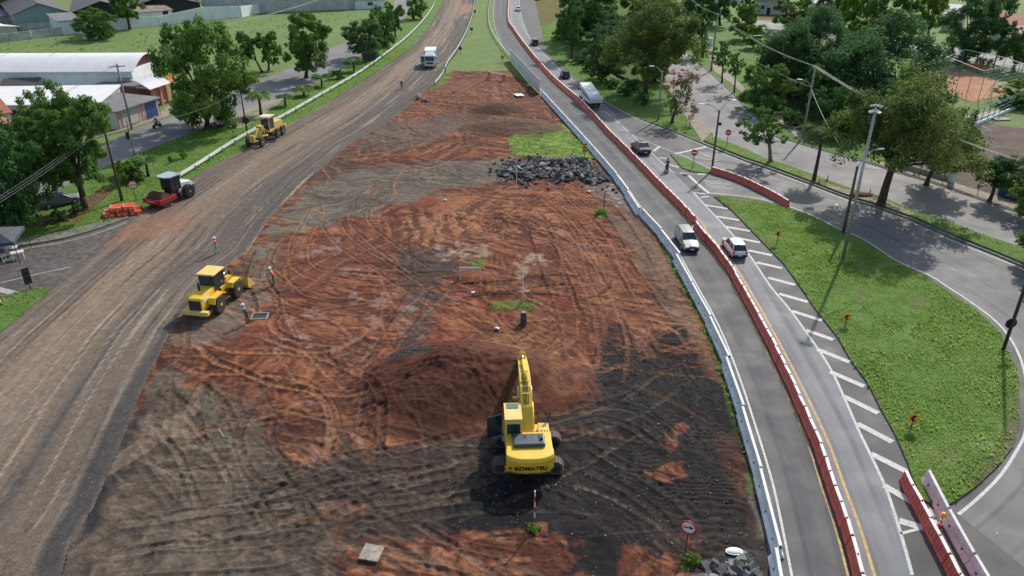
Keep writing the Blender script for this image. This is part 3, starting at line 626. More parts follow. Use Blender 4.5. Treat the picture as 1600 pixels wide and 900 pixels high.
    for pts, g, w, c in (
        ([(640, 275), (560, 330), (520, 345), (540, 380), (600, 420), (660, 460)], 1.9, .5, TG),
        ([(700, 260), (600, 300), (560, 340), (600, 385), (680, 440)], 1.9, .5, TG),
        ([(470, 360), (440, 400), (450, 430), (500, 450)], 1.9, .5, TR),
        ([(500, 325), (470, 380), (475, 420), (540, 440), (640, 445), (760, 430)], 1.9, .45, TR),
        ([(780, 310), (700, 340), (600, 375), (520, 410), (450, 460)], 2.0, .45, (.32, .17, .1)),
        ([(880, 300), (800, 330), (700, 370), (620, 400)], 2.0, .5, ORG),
        ([(440, 480), (425, 510), (450, 530), (500, 540), (560, 545)], .1, .7, (.26, .12, .06)),
        ([(400, 520), (440, 540), (500, 552), (560, 530), (600, 500)], .1, .8, (.27, .14, .08)),
        ([(280, 540), (330, 565), (400, 570), (470, 575), (530, 600), (560, 640), (560, 690), (520, 730)], 3.0, .7, (.32, .15, .07)),
        ([(300, 530), (330, 560), (420, 600), (500, 620), (520, 680), (500, 740)], .1, .7, (.28, .13, .065)),
        ([(380, 660), (460, 600), (520, 570), (600, 520), (660, 460)], 2.2, .5, TR),
        ([(560, 700), (600, 640), (700, 590), (760, 560)], .1, .7, TR),
        ([(700, 440), (640, 500), (590, 560), (560, 600)], 1.9, .4, (.2, .15, .13)),
        ([(660, 440), (620, 520), (570, 600), (540, 640)], 1.9, .4, TD),
        ([(820, 300), (880, 360), (900, 430), (920, 480), (930, 540)], 2.1, .5, TR),
        ([(860, 300), (930, 370), (960, 440), (990, 500), (1010, 560)], 2.1, .5, TR),
        ([(850, 340), (900, 400), (940, 470), (960, 540), (950, 600)], 2.1, .5, (.28, .14, .085)),
        ([(830, 330), (860, 420), (890, 500), (900, 560), (920, 600)], 2.1, .5, TD),
        ([(900, 330), (960, 400), (1000, 460), (1040, 520)], 1.9, .5, TD),
        ([(800, 345), (880, 350), (960, 345)], 1.9, .45, TR),
        ([(690, 330), (760, 345), (860, 360), (930, 390)], 1.9, .45, TD),
        ([(840, 270), (900, 300), (950, 330), (985, 380), (1010, 430)], 1.8, .45, TD),
        ([(700, 455), (780, 450), (860, 440), (940, 440)], 2.0, .5, TD),
        ([(700, 470), (780, 462), (860, 462), (900, 470)], .1, .5, TD),
        ([(420, 780), (520, 740), (640, 720), (760, 690)], 2.3, .75, (.11, .08, .055)),
        ([(330, 880), (450, 820), (560, 770), (700, 750), (790, 715)], 2.3, .8, (.13, .095, .065)),
        ([(480, 880), (560, 800), (640, 770), (760, 760)], 2.3, .75, (.12, .085, .06)),
        ([(220, 790), (330, 780), (450, 770), (560, 735)], 2.2, .7, (.19, .15, .11)),
        ([(150, 850), (280, 830), (420, 800), (520, 770)], 2.2, .8, (.2, .155, .115)),
        ([(140, 890), (300, 880), (420, 870), (520, 850)], 2.2, .8, (.10, .085, .068)),
        ([(640, 860), (720, 880), (820, 900)], 2.0, .6, (.16, .06, .035)),
        ([(700, 900), (760, 860), (840, 850)], 2.0, .5, (.34, .14, .075)),
        ([(880, 700), (960, 740), (1040, 790), (1090, 850)], 1.6, .7, (.06, .05, .044)),
        ([(880, 660), (940, 650), (1000, 665), (1050, 700)], 1.6, .7, (.055, .045, .04)),
        ([(540, 235), (640, 230), (760, 215), (880, 245)], 1.9, .5, (.14, .09, .06)),
        ([(560, 265), (660, 240), (760, 235), (840, 220)], 1.9, .5, (.20, .08, .045)),
        ([(620, 200), (700, 150), (760, 118)], 1.9, .5, ORG), ([(660, 190), (740, 140), (790, 118)], 1.9, .5, TD), ([(640, 160), (700, 140), (760, 150), (830, 175)], 1.9, .5, ORG),
        ([(430, 620), (400, 680), (430, 740), (500, 740)], 1.9, .5, TD),
        ([(250, 640), (300, 700), (330, 760), (340, 800)], 1.9, .5, (.21, .155, .11)),
        ([(280, 600), (330, 640), (350, 700)], 1.9, .5, TD),
        ([(420, 380), (400, 430), (420, 480), (400, 520)], 1.9, .5, TD),
        ([(450, 395), (430, 430), (470, 470), (540, 480)], 1.9, .5, TR)):
        s.pair(pts, g, w, c, **kw)
    # many short random ruts, following the traffic
    rr = random.Random(5)
    for i in range(340):
        px = rr.uniform(250, 1010); py = 215+685*rr.random()**1.2
        if py > 620 and px > 820: continue
        a = rr.choice([0.35, -.5, 1.9, 2.4, 0.1]) + rr.gauss(0, .25)
        x, y = P(px, py); L = rr.uniform(5, 19); k = rr.uniform(-.32, .32); pts = []
        cl_ = rr.choice([0, .6, .7])
        for j in range(7): pts.append((x, y)); x += math.cos(a)*L/6; y += math.sin(a)*L/6; a += k*.7
        c = rr.choice([TR, TD, TD, (.22, .085, .048), (.13, .05, .032), (.36, .18, .1)])
        if py > 690: c = rr.choice([(.05, .042, .036), (.15, .115, .08), (.09, .07, .055), (.19, .15, .11)])
        s.line(pts, rr.uniform(.25, .5), c, op=rr.uniform(.35, .75), dz=-.06, edge=.05, px=False, rough=.7, cleat=cl_)
        if i % 2: s.line(offset(pts, 1.9), rr.uniform(.2, .42), c, op=rr.uniform(.35, .7), dz=-.05, edge=.04, px=False, rough=.8)
    # ridged (tracked) gravel
    s.ridges([(940, 540), (1060, 540), (1120, 640), (1100, 700), (960, 690), (900, 640)], (.05, .042, .038), lam=.5, dirn=10, seed=3, dz=.07)
    s.ridges([(1000, 680), (1150, 660), (1185, 790), (1120, 860), (960, 760)], (.058, .042, .034), lam=.48, dirn=80, seed=5, dz=.07)
    s.ridges([(940, 780), (1140, 800), (1180, 880), (980, 900)], (.055, .034, .027), lam=.5, dirn=55, seed=6, dz=.07)
    s.ridges([(450, 730), (760, 690), (800, 740), (560, 860), (430, 850)], (.085, .06, .043), lam=.55, dirn=100, seed=7, dz=.04, op=.5)
    s.ridges([(120, 780), (440, 740), (440, 900), (100, 900)], (.09, .068, .05), lam=.6, dirn=97, seed=8, dz=.03, op=.4)
    s.ridges([(640, 490), (820, 480), (860, 540), (700, 540)], (.30, .125, .06), lam=.7, dirn=15, seed=9, dz=.07)
    s.ridges([(740, 400), (820, 390), (830, 450), (760, 450)], (.27, .11, .055), lam=.7, dirn=5, seed=10, dz=.06)
    s.ridges([(820, 490), (880, 480), (900, 540), (830, 540)], (.24, .105, .055), lam=.7, dirn=-30, seed=11, dz=.06)
    s.ridges([(800, 260), (960, 280), (960, 330), (800, 320)], (.30, .12, .06), lam=.7, dirn=30, seed=12, dz=.06)
    s.ridges([(620, 110), (860, 112), (860, 200), (600, 220)], (.28, .12, .065), lam=.9, dirn=40, seed=13, dz=.05, op=.35)
    s.ridges([(850, 420), (1010, 420), (1030, 520), (900, 560)], (.12, .05, .034), lam=1.0, dirn=-12, seed=14, dz=.09, op=.5)
    # --- heaps
    Hh = np.zeros(sh)
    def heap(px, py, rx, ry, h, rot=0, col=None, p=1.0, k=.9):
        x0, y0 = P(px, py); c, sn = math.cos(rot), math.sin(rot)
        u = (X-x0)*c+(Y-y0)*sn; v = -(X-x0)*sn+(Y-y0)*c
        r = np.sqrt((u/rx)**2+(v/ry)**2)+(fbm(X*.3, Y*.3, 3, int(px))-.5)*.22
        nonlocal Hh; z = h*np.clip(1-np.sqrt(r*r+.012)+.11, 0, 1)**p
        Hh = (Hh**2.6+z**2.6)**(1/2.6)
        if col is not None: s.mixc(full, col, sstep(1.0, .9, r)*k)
    heap(712, 598, 7.0, 5.2, 2.35, R(6), MND_SHADED)  # left heap, colour darkened to paint shade onto its near-left face
    heap(822, 604, 5.4, 4.6, 1.7, R(-14), (.13, .052, .03), k=.6)
    heap(765, 598, 4.5, 4.6, 1.9, 0, None)
    heap(672, 640, 5.0, 3.4, 1.2, R(20), (.09, .034, .022), k=.7)
    heap(640, 570, 1.8, 1.2, .35, 0, CHR)
    heap(905, 680, 5, 3, .45, R(10), None)
    heap(780, 172, 4.5, 3.5, 1.1, 0, (.085, .04, .028)); heap(815, 200, 7, 5, 1.0, R(-20), (.12, .07, .048)); heap(765, 200, 5, 3, .8, 0, (.11, .06, .042))
    heap(900, 272, 9, 3.0, .25, R(-5), (.055, .05, .047)); heap(1165, 888, 2.2, 1.2, .25, 0, (.06, .055, .05))
    heap(235, 690, .8, 4.5, .28, R(-25), (.19, .14, .1))
    s.Z += Hh*(1+(fbm(X*.9, Y*.9, 5, 4, .55)-.5)*.30)
    # tame the borders
    d = sdf(X, Y, SITE); e = sstep(0, 1.2, d); s.Z = np.where(d < 1.2, .075+(s.Z-.075)*e, s.Z)
    g = 1+(fbm(X*3.1, Y*3.1, 3, 44)-.5)*.6; s.C *= g[..., None]*1.0
    return np.maximum(s.Z, .012), np.clip(s.C, .004, .8)
ys = np.r_[np.arange(2.5, 25.4, .22), ygrid(25.5, 172, .07, .28)]
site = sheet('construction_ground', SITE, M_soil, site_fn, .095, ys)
SITE_Z = site
# ---- haul road on the left: streaks follow the traffic
ctr = [((a[0]+b[0])/2, (a[1]+b[1])/2) for a, b in zip([tuple(q) for q in np.array(resample(DRL, 4))[np.linspace(0, len(resample(DRL, 4))-1, 40).astype(int)]], [tuple(q) for q in np.array(resample(DRR, 4))[np.linspace(0, len(resample(DRR, 4))-1, 40).astype(int)]])]
HAUL = DRL+DRR[::-1]
def haul_fn(X, Y):
    dl, Sl, _ = seg_dist(X, Y, DRL); dr, Sr, _ = seg_dist(X, Y, DRR)
    t = dl/(dl+dr+1e-6); S = (Sl+Sr)/2; u = t*17
    C = np.zeros(X.shape+(3,)); C[...] = (.155, .118, .085)
    def mx(col, k):
        nonlocal C; C = C*(1-k[..., None])+np.array(col)*k[..., None]
    mx((.215, .168, .125), sstep(.4, .62, fbm(u*.35, S*.02, 4, 1)))
    mx((.115, .10, .085), sstep(.52, .7, fbm(u*.5, S*.015, 4, 2))*.8)
    mx((.24, .155, .105), sstep(.54, .74, fbm(u*.7, S*.02, 4, 3))*.6)
    mx((.26, .2, .145), sstep(.18, .3, t)*sstep(.62, .45, t)*.45)
    mx((.095, .085, .075), sstep(.60, .74, t+(fbm(u*.2, S*.03, 3, 6)-.5)*.25)*(.3+.55*sstep(50, 80, Y)))
    mx((.10, .09, .08), sstep(.10, .03, t)*.6)
    k = fbm(u*3.2, S*.06, 3, 7); mx((.33, .28, .22), sstep(.66, .8, k)*.8); mx((.06, .055, .05), sstep(.36, .24, k)*.75)
    mx((.33, .17, .10), sstep(.74, .82, fbm(X*.35, Y*.35, 4, 9))*.3)
    mx((.05, .05, .052), sstep(.04, .0, abs(t-.955)-.02)*sstep(60, 40, Y)*.8)
    mx((.40, .35, .3), sstep(.008, .002, abs(t-.90))*sstep(.2, .9, fbm(S*.05, u*0+3, 2, 3))*.35)
    mx((.42, .38, .33), sstep(.006, .001, abs(t-.83))*sstep(.2, .9, fbm(S*.04, u*0+8, 2, 3))*.3)
    # earth dropped near the side street mouth
    x0, y0 = P(235, 355); mx((.27, .14, .085), sstep(6, 1, np.hypot(X-x0, (Y-y0)*.8)+(fbm(X, Y, 3, 5)-.5)*4)*.7)
    x0, y0 = P(765-35, 14); mx((.36, .2, .12), sstep(12, 2, np.hypot((X-x0)*2, (Y-y0)*.5)+(fbm(X*.5, Y*.5, 3, 5)-.5)*8)*.7)
    Z = .10+(fbm(u*2.2, S*.12, 4, 31)-.5)*.09+(fbm(X*.3, Y*.3, 3, 6)-.5)*.06
    d = sdf(X, Y, HAUL)+(fbm(X*.8, Y*.8, 3, 12)-.5)*.5
    Z = np.where(d < .15, .008, Z)
    C *= (1+(fbm(X*3, Y*3, 3, 44)-.5)*.5)[..., None]
    return Z, np.clip(C, .004, .8)
hs = sheet('dirt_road', HAUL, M_haul, haul_fn, .14, np.r_[np.arange(2, 23.8, .35), ygrid(24, 345, .13, .7)])
# ================================================================ VEGETATION
def leaf_mat(name, a, b_, c, dead=None, tl=.42):
    m = bpy.data.materials.new(name); m.use_nodes = True; nt = m.node_tree; b = nt.nodes['Principled BSDF']
    b.inputs['Roughness'].default_value = .75; b.inputs['Specular IOR Level'].default_value = .12
    g = nt.nodes.new('ShaderNodeNewGeometry'); r = nt.nodes.new('ShaderNodeValToRGB'); cr = r.color_ramp
    cr.elements[0].position = 0; cr.elements[0].color = (*a, 1); cr.elements[1].position = 1; cr.elements[1].color = (*c, 1)
    e = cr.elements.new(.55); e.color = (*b_, 1)
    tc = nt.nodes.new('ShaderNodeTexCoord'); n = nt.nodes.new('ShaderNodeTexNoise'); n.inputs['Scale'].default_value = .45; n.inputs['Detail'].default_value = 2
    nt.links.new(tc.outputs['Object'], n.inputs['Vector'])
    mx = nt.nodes.new('ShaderNodeMath'); mx.operation = 'MULTIPLY_ADD'; mx.inputs[1].default_value = .5
    nt.links.new(g.outputs['Random Per Island'], mx.inputs[0])
    m2 = nt.nodes.new('ShaderNodeMapRange'); m2.inputs[1].default_value = .35; m2.inputs[2].default_value = .65; m2.inputs[4].default_value = .5
    nt.links.new(n.outputs[0], m2.inputs[0]); nt.links.new(m2.outputs[0], mx.inputs[2])
    nt.links.new(mx.outputs[0], r.inputs[0]); nt.links.new(r.outputs[0], b.inputs['Base Color'])
    tr = nt.nodes.new('ShaderNodeBsdfTranslucent'); nt.links.new(r.outputs[0], tr.inputs[0])
    ms = nt.nodes.new('ShaderNodeMixShader'); ms.inputs[0].default_value = tl
    nt.links.new(b.outputs[0], ms.inputs[1]); nt.links.new(tr.outputs[0], ms.inputs[2]); nt.links.new(ms.outputs[0], nt.nodes['Material Output'].inputs[0])
    MATS[name] = m; return m
L_mid = leaf_mat('leaves_mid', (.063, .141, .031), (.133, .243, .055), (.298, .392, .094))
L_dark = leaf_mat('leaves_dark', (.049, .116, .041), (.094, .198, .056), (.206, .319, .094))
L_blue = leaf_mat('leaves_bluish', (.055, .125, .052), (.101, .200, .073), (.192, .313, .104))
L_bright = leaf_mat('leaves_bright', (.092, .184, .025), (.184, .310, .040), (.333, .448, .069))
L_oliv = leaf_mat('leaves_olive', (.072, .122, .032), (.157, .222, .057), (.372, .386, .129))
L_red = leaf_mat('leaves_red', (.20, .055, .025), (.30, .09, .035), (.20, .17, .05))
L_sparse = leaf_mat('leaves_dull', (.07, .095, .04), (.13, .15, .07), (.19, .19, .10))
M_bark = mat('bark', (.085, .062, .045), .95, var=.5, scale=4, bump=.5); M_barkL = mat('bark_pale', (.22, .18, .14), .95, var=.4, scale=4, bump=.4)
def quads(C, N, S, asp=1.6, rg=rng):
    # leaf quads centred at C, normal N, size S (all arrays)
    n = len(C); t = rg.normal(size=(n, 3)); t -= (t*N).sum(1)[:, None]*N; t /= np.linalg.norm(t, axis=1)[:, None]+1e-9; b = np.cross(N, t)
    a = t*S[:, None]*.5*asp; b = b*S[:, None]*.5
    V = np.stack([C-a, C-b*.9, C+a, C+b*.9], 1).reshape(-1, 3); return V
def quadmesh(name, V, m):
    n = len(V)//4; me = bpy.data.meshes.new(name); me.vertices.add(len(V)); me.vertices.foreach_set('co', V.ravel())
    me.loops.add(len(V)); me.loops.foreach_set('vertex_index', np.arange(len(V), dtype=np.int32)); me.polygons.add(n)
    me.polygons.foreach_set('loop_start', np.arange(0, 4*n, 4, dtype=np.int32)); me.polygons.foreach_set('loop_total', np.full(n, 4, np.int32))
    me.update(); me.materials.append(m); return me
def crown_mesh(name, m, seed, shape='round', n=9000, leaf=.05, clumps=70, flatten=1.0, gap=.0):
    """unit crown: radius 1 in x,y; z from 0 to 1 (height scaled later)"""
    rg = np.random.default_rng(seed); cs = []; lobes = []
    nl = {'round': 11, 'umbrella': 16, 'open': 10, 'tall': 12, 'ball': 14}.get(shape, 11)
    for i in range(nl):
        a = 2*math.pi*(i*.382+rg.uniform(-.06, .06)); z = {'round': .16+.68*((i+.5)/nl), 'tall': .14+.72*((i+.5)/nl), 'umbrella': .42+.30*rg.random(), 'open': .2+.6*((i+.5)/nl), 'ball': .15+.7*((i+.5)/nl)}[shape]
        rm = math.sqrt(max(.05, 1-(2*z-1)**2)) if shape != 'umbrella' else 1.0
        r = rm*rg.uniform(.42, .74) if i % 4 else rm*rg.uniform(.1, .35); q = rg.uniform(.26, .40) if shape != 'ball' else .36
        if shape == 'umbrella': z += .18*(1-r*r); q = rg.uniform(.26, .36)
        lobes.append((r*math.cos(a), r*math.sin(a), z, q))
    per = max(4, clumps//nl*2)
    for l in lobes:
        for _ in range(per):
            d = rg.normal(size=3); d[2] = abs(d[2])*.9-.35; d /= np.linalg.norm(d); k = rg.uniform(.55, 1.08)
            cs.append((l[0]+d[0]*l[3]*k, l[1]+d[1]*l[3]*k, min(1.0, max(.0, l[2]+d[2]*l[3]*.55*k)), l[3]*rg.uniform(.20, .42)*(1 if shape != 'open' else .8)))
    cs = np.array(cs); w = cs[:, 3]**2; k = rg.choice(len(cs), n, p=w/w.sum()); c = cs[k]
    d = rg.normal(size=(n, 3)); d /= np.linalg.norm(d, axis=1)[:, None]; rr = c[:, 3]*rg.uniform(.2, 1.1, n)**.5
    P_ = c[:, :3]+d*rr[:, None]*np.array([1, 1, .42])
    lo, hi = np.percentile(P_[:, 2], [1, 99.3]); P_[:, 2] = (P_[:, 2]-lo)/(hi-lo); cs[:, 2] = np.clip((cs[:, 2]-lo)/(hi-lo), 0, 1)
    rr_ = np.percentile(np.hypot(P_[:, 0], P_[:, 1]), 97.5); P_[:, :2] /= rr_; cs[:, :2] /= rr_
    N = d*.45+rg.normal(size=(n, 3))*.38+np.array([0, 0, .75]); N /= np.linalg.norm(N, axis=1)[:, None]
    return quadmesh(name, quads(P_, N, rg.uniform(.55, 1.25, n)*leaf, rg=rg), m), cs
CR_ = {}
for key, a in dict(mid=(L_mid, 1, 'round', 24000, .034, 130), mid2=(L_mid, 2, 'round', 24000, .034, 120), dark=(L_dark, 3, 'round', 22000, .035, 130), blue=(L_blue, 4, 'umbrella', 34000, .027, 190), bluer=(L_blue, 14, 'round', 26000, .031, 150), bright=(L_bright, 5, 'round', 18000, .04, 110), oliv=(L_oliv, 6, 'umbrella', 34000, .027, 170),
                   tall=(L_mid, 7, 'tall', 24000, .035, 130), open=(L_mid, 8, 'open', 7500, .045, 70), red=(L_red, 9, 'open', 1600, .05, 60), sparse=(L_sparse, 10, 'open', 3000, .045, 80), ball=(L_dark, 12, 'ball', 20000, .04, 200), shrub=(L_bright, 13, 'round', 4500, .08, 60), shrubd=(L_dark, 15, 'round', 4500, .08, 60)).items():
    CR_[key] = crown_mesh('crown', a[0], a[1], a[2], a[3], a[4], a[5])
def trunk_mesh(h, r, cs, rx, ry, z0, ch, m, lean=0, nl=9, seed=0):
    mb = MB(); rg = random.Random(seed); top = h*.95
    fork = min(h*.5, z0*.9) if z0 > .6 else h*.25
    p0 = (0, 0, -.2); p1 = (lean*.4, 0, fork); mb.path([p0, (lean*.15+rg.uniform(-.1, .1), 0, fork*.5), p1], [r*1.25, r, r*.85], 8)
    mb.tube((0, 0, -.2), (0, 0, .35), r*1.7, r*1.1, 8)
    idx = rg.sample(range(len(cs)), min(nl, len(cs)))
    for i in idx:
        c = cs[i]; q = (c[0]*rx*.85+lean, c[1]*ry*.85, z0+c[2]*ch*.9)
        mid = ((p1[0]*.6+q[0]*.4)+rg.uniform(-.2, .2), (p1[1]*.6+q[1]*.4)+rg.uniform(-.2, .2), p1[2]*.45+q[2]*.55)
        mb.path([p1, mid, q], [r*.5, r*.3, r*.08], 5)
    return mb, m
def tree(label, key, base, x0, x1, ytop, ybot, name='tree', cat='tree', group=None, seed=0, bark=None, z0=None, lean=0, nl=9, name2=None):
    """base pixel of the trunk; crown's pixel extent"""
    bx, by = base; X, Y = P(bx, by); Zd = depth(bx, by)
    h = max(HT(bx, by, ytop), 1.0)
    ym = (ytop+ybot)/2; v = (ym-450)/F; Zm = Y/(CP-v*SP)           # distance of the crown's centre
    th = PITCH+math.atan(v); rx = max((x1-x0)/2/F*Zm, .3); sp = (ybot-ytop)/2/F*Zm
    a2 = sp*sp-(rx*.9*math.sin(th))**2; ah = math.sqrt(max(a2, (rx*.48)**2))/math.cos(th) if a2 > 0 else rx*.5
    ah = min(max(ah, rx*.45), rx*(.62 if key in ('oliv', 'blue') else 1.0)); zt_ = HT(bx, by, ytop)+.0; zc = max(HT(bx, by, ym), 0) if ah < rx*(.6 if key in ('oliv', 'blue') else .98) else max(zt_-ah, .6); zlow = max(zc-ah, .5); h = zc+ah; h2 = h
    cxp = (x0+x1)/2; xc = (cxp-800)/F*Zm-X
    t = thing(name, label, cat, (X, Y, .1), rng.uniform(0, 6.28)*0, group)
    me, cs = CR_[key]
    c = bpy.data.objects.new('crown', me); link(c); c.parent = t
    s = random.Random(seed+int(bx*3+by)); rot = s.choice([0, math.pi])
    c.location = (xc, 0, zlow); c.scale = (rx*1.06, rx*1.06*s.uniform(.9, 1.05), (h2-zlow)*1.05); c.rotation_euler = (0, 0, rot)
    cc = cs.copy()
    if rot: cc[:, :2] *= -1
    mb, m = trunk_mesh(h, max(.10, min(.42, rx*.075)), cc, rx, rx, zlow, h2-zlow, bark or M_bark, lean=xc*.8+lean, nl=nl, seed=seed)
    mb.build('trunk', m, t)
    return t
def frond_mesh(n=13, L=1.0, seed=0, droop=.7, cyc=False, wid=.09):
    rg = random.Random(seed); V = []; Fc = []
    for i in range(n):
        a = 2*math.pi*i/n+rg.uniform(-.15, .15); up = rg.uniform(.25, 1.0); pts = []
        for k in range(9):
            t = k/8; r = L*t*(1-.18*t*up); z = L*(up*.75*t-droop*t*t*(.6+up*.5)); pts.append(Vector((math.cos(a)*r, math.sin(a)*r, z)))
        side = Vector((-math.sin(a), math.cos(a), 0))
        for k in range(8):
            for sg in (-1, 1):
                for j in range(3):
                    t = (k+j/3)/8; p = pts[k].lerp(pts[k+1], j/3); w = L*.30*math.sin(math.pi*min(1, t*.86+.12))*rg.uniform(.8, 1.1)
                    d = (pts[k+1]-pts[k]).normalized(); q = p+side*sg*w+d*w*.45-Vector((0, 0, w*.35)); e = d*L*.022
                    b = len(V); V += [p-e, p+e, q+e*.3, q-e*.3]
        for k in range(8):
            e = side*L*.012; V += [pts[k]-e, pts[k]+e, pts[k+1]+e, pts[k+1]-e]
    return np.array([tuple(q) for q in V])
FR_mid = quadmesh('fronds', frond_mesh(17, 1, 3), L_mid); FR_dark = quadmesh('fronds', frond_mesh(22, 1, 4, .5), L_dark); FR_lite = quadmesh('fronds', frond_mesh(26, 1, 5, 1.1), leaf_mat('fronds_light', (.06, .10, .03), (.10, .15, .05), (.18, .22, .09)))
def palm(label, base, ycentre, half, fr, ytrunk=True, name='palm_tree', cat='palm', group=None, r=.16):
    bx, by = base; X, Y = P(bx, by); h = max(HT(bx, by, ycentre), .35); L = half/F*depth(bx, by)*1.05
    t = thing(name, label, cat, (X, Y, .08), 0, group)
    MB().path([(0, 0, -.15), (.05, 0, h*.5), (0, 0, h)], [r*1.4, r, r*.8], 8).build('trunk', M_bark, t)
    c = bpy.data.objects.new('fronds', fr); link(c); c.parent = t; c.location = (0, 0, h); c.scale = (L, L, L); c.rotation_euler = (0, 0, bx*.37)
    return t
# ---- left side
T = tree
T('large spreading green tree on the verge beside the white car, left of the motor grader', 'mid', (325, 200), 236, 388, 46, 190, seed=1, nl=14)
T('broad leafy tree left of the timber utility pole, over the parked silver car', 'mid2', (133, 328), 52, 184, 150, 338, seed=2, nl=14)
T('leafy tree between the edge tree and the one over the silver car', 'mid2', (88, 306), 18, 134, 164, 300, seed=71, nl=12)
T('dark green tree cut by the left edge of the photo above the black tent', 'dark', (35, 352), -60, 96, 196, 356, seed=22, nl=12)
T('tall dark tree right of the loop of palms, behind the white guardrail', 'tall', (479, 122), 440, 520, 24, 118, seed=3, nl=12)
T('small twin-stemmed tree just right of the large spreading tree', 'dark', (409, 113), 366, 404, 54, 108, seed=4)
T('small rounded tree tucked behind the tall dark tree', 'mid2', (420, 110), 398, 443, 52, 104, seed=34)
T('wide low tree at the near end of the clump beside the guardrail', 'dark', (577, 92), 530, 606, 36, 92, seed=5)
T('middle tree of the clump beside the upper guardrail', 'mid', (603, 72), 572, 622, 16, 74, seed=6)
T('far tree of the clump beside the upper guardrail', 'mid2', (618, 58), 596, 634, 8, 52, seed=7)
T('tree beside the far bend of the guardrail near the white wall', 'mid', (647, 30), 632, 666, -6, 28, seed=8)
T('bushy multi-stemmed tree alone on the field before the long wall', 'mid', (157, 61), 117, 188, 19, 58, seed=9)
T('tall thin-trunked tree growing against the long white wall', 'tall', (203, 46), 165, 222, -34, 30, seed=10)
T('dark tree at the top left corner behind the pale roofs', 'dark', (40, 22), 0, 62, -20, 14, seed=11)
T('dark tree behind the blue grey gable at the top left', 'dark', (8, 22), -30, 30, -22, 14, seed=12)
T('dark overhanging tree at the end of the arcade building', 'dark', (478, 14), 458, 512, -26, 12, seed=13)
T('dark tree in front of the windowed building, top of the photo', 'dark', (497, 12), 500, 540, -30, 8, seed=14)
palm('palm with a light green head left of the cycads', (408, 180), 148, 24, FR_mid, r=.2)
palm('cycad nearest the motor grader', (446, 166), 152, 16, FR_dark, name='cycad', cat='cycad', group='cycads along the left verge')
palm('brownish cycad second from the motor grader', (475, 150), 137, 20, FR_mid, name='cycad', cat='cycad', group='cycads along the left verge')
palm('full cycad in the middle of the row by the guardrail', (503, 135), 121, 18, FR_dark, name='cycad', cat='cycad', group='cycads along the left verge')
palm('cycad below the dark billboard', (553, 112), 97, 18, FR_dark, name='cycad', cat='cycad', group='cycads along the left verge')
palm('big dark cycad behind the compaction roller', (232, 276), 252, 22, FR_dark, name='cycad', cat='cycad', group='cycads along the left verge')
def shrub(label, key, base, half, h, name='shrub', cat='shrub', group=None):
    X, Y = P(*base); r = half/F*depth(*base)
    t = thing(name, label, cat, (X, Y, .05), 0, group)
    c = bpy.data.objects.new('foliage', CR_[key][0]); link(c); c.parent = t; c.scale = (r, r, h); c.rotation_euler = (0, 0, base[0]*.7)
    mb = MB(); mb.tube((0, 0, 0), (0, 0, h*.6), .08, .04, 6); mb.build('stem', M_bark, t); return t
shrub('bright green bush in front of the half hidden dark pickup', 'shrub', (205, 285), 24, 2.8)
shrub('small upright shrub on the verge between roller and grader', 'shrub', (286, 248), 7, 1.6)
shrub('short dark stub of a shrub left of the upright shrub', 'shrubd', (267, 255), 3, 1.0)
shrub('dark bush between two cycads by the guardrail', 'shrubd', (527, 124), 13, 1.9)
shrub('grey green shrub at the foot of the leafy tree', 'shrubd', (120, 336), 12, 1.3)
shrub('low shrub beneath the leafy tree near the silver car', 'shrubd', (95, 345), 14, 1.2)
shrub('round red-brown bush on the corner by the far white wall', 'shrubd', (584, 13), 5, 1.2)
# ---- right side
T('bare-stemmed dark tree at the back of the roadside grove', 'dark', (930, 70), 878, 985, -22, 66, seed=21, nl=12, bark=M_barkL)
T('dark tree at the front left edge of the roadside grove', 'dark', (893, 92), 866, 915, 14, 86, seed=23)
T('grey green leaning tree in the middle of the roadside grove', 'bluer', (978, 125), 908, 978, 52, 118, seed=24, lean=-1)
T('largest olive tree of the roadside grove, beside the cracked street', 'oliv', (1008, 146), 948, 1100, 2, 138, seed=25, nl=16)
T('dark tree behind the largest olive tree of the grove', 'dark', (985, 60), 965, 1060, -30, 40, seed=26)
T('dark tree behind the transformer pole', 'dark', (1095, 45), 1058, 1112, -34, 40, seed=27)
T('dark tree left of the bright green tree, at the top of the photo', 'dark', (1125, 40), 1095, 1152, -30, 36, seed=28)
T('slim pale tree beside the street just right of the grove', 'bluer', (1096, 88), 1078, 1114, 18, 62, seed=29)
shrub('dark round bush under the grove beside the concrete lamp pole', 'shrubd', (1003, 164), 12, 2.2)
shrub('low dark bush at the edge of the roadside grove', 'shrubd', (955, 138), 13, 1.6)
shrub('tangled bush under the dark trees of the grove', 'shrubd', (905, 100), 14, 2.0)
shrub('leafy bush in the shade right of the flatbed truck', 'shrubd', (975, 150), 12, 1.4)
t = T('sparse young tree with orange red leaves on top, beside the lamp pole', 'sparse', (1050, 192), 1034, 1094, 118, 176, seed=31, nl=9)
c = bpy.data.objects.new('red_leaves', CR_['red'][0]); link(c); c.parent = t; k = [q for q in t.children if q.name.startswith('crown')][0]
c.location = (k.location.x, 0, k.location.z+k.scale.z*.62); c.scale = (k.scale.x*.95, k.scale.y*.9, k.scale.z*.45)
T('young thin tree on the far side of the cracked street, nearest the transformer pole', 'open', (1128, 130), 1111, 1146, 66, 104, seed=32)
T('young thin tree on the street verge, farther from the transformer pole', 'open', (1147, 145), 1132, 1164, 84, 120, seed=33)
T('bright yellow green round tree at the top of the park', 'bright', (1163, 62), 1138, 1187, 11, 54, seed=35)
T('yellowish small tree below the bright round tree', 'bright', (1177, 76), 1158, 1198, 42, 70, seed=36)
T('clipped dark tree before the grey house', 'dark', (1172, 18), 1158, 1186, -8, 14, seed=37)
T('leafy tree left of the street light on the park edge', 'mid', (1200, 172), 1158, 1236, 106, 168, seed=38)
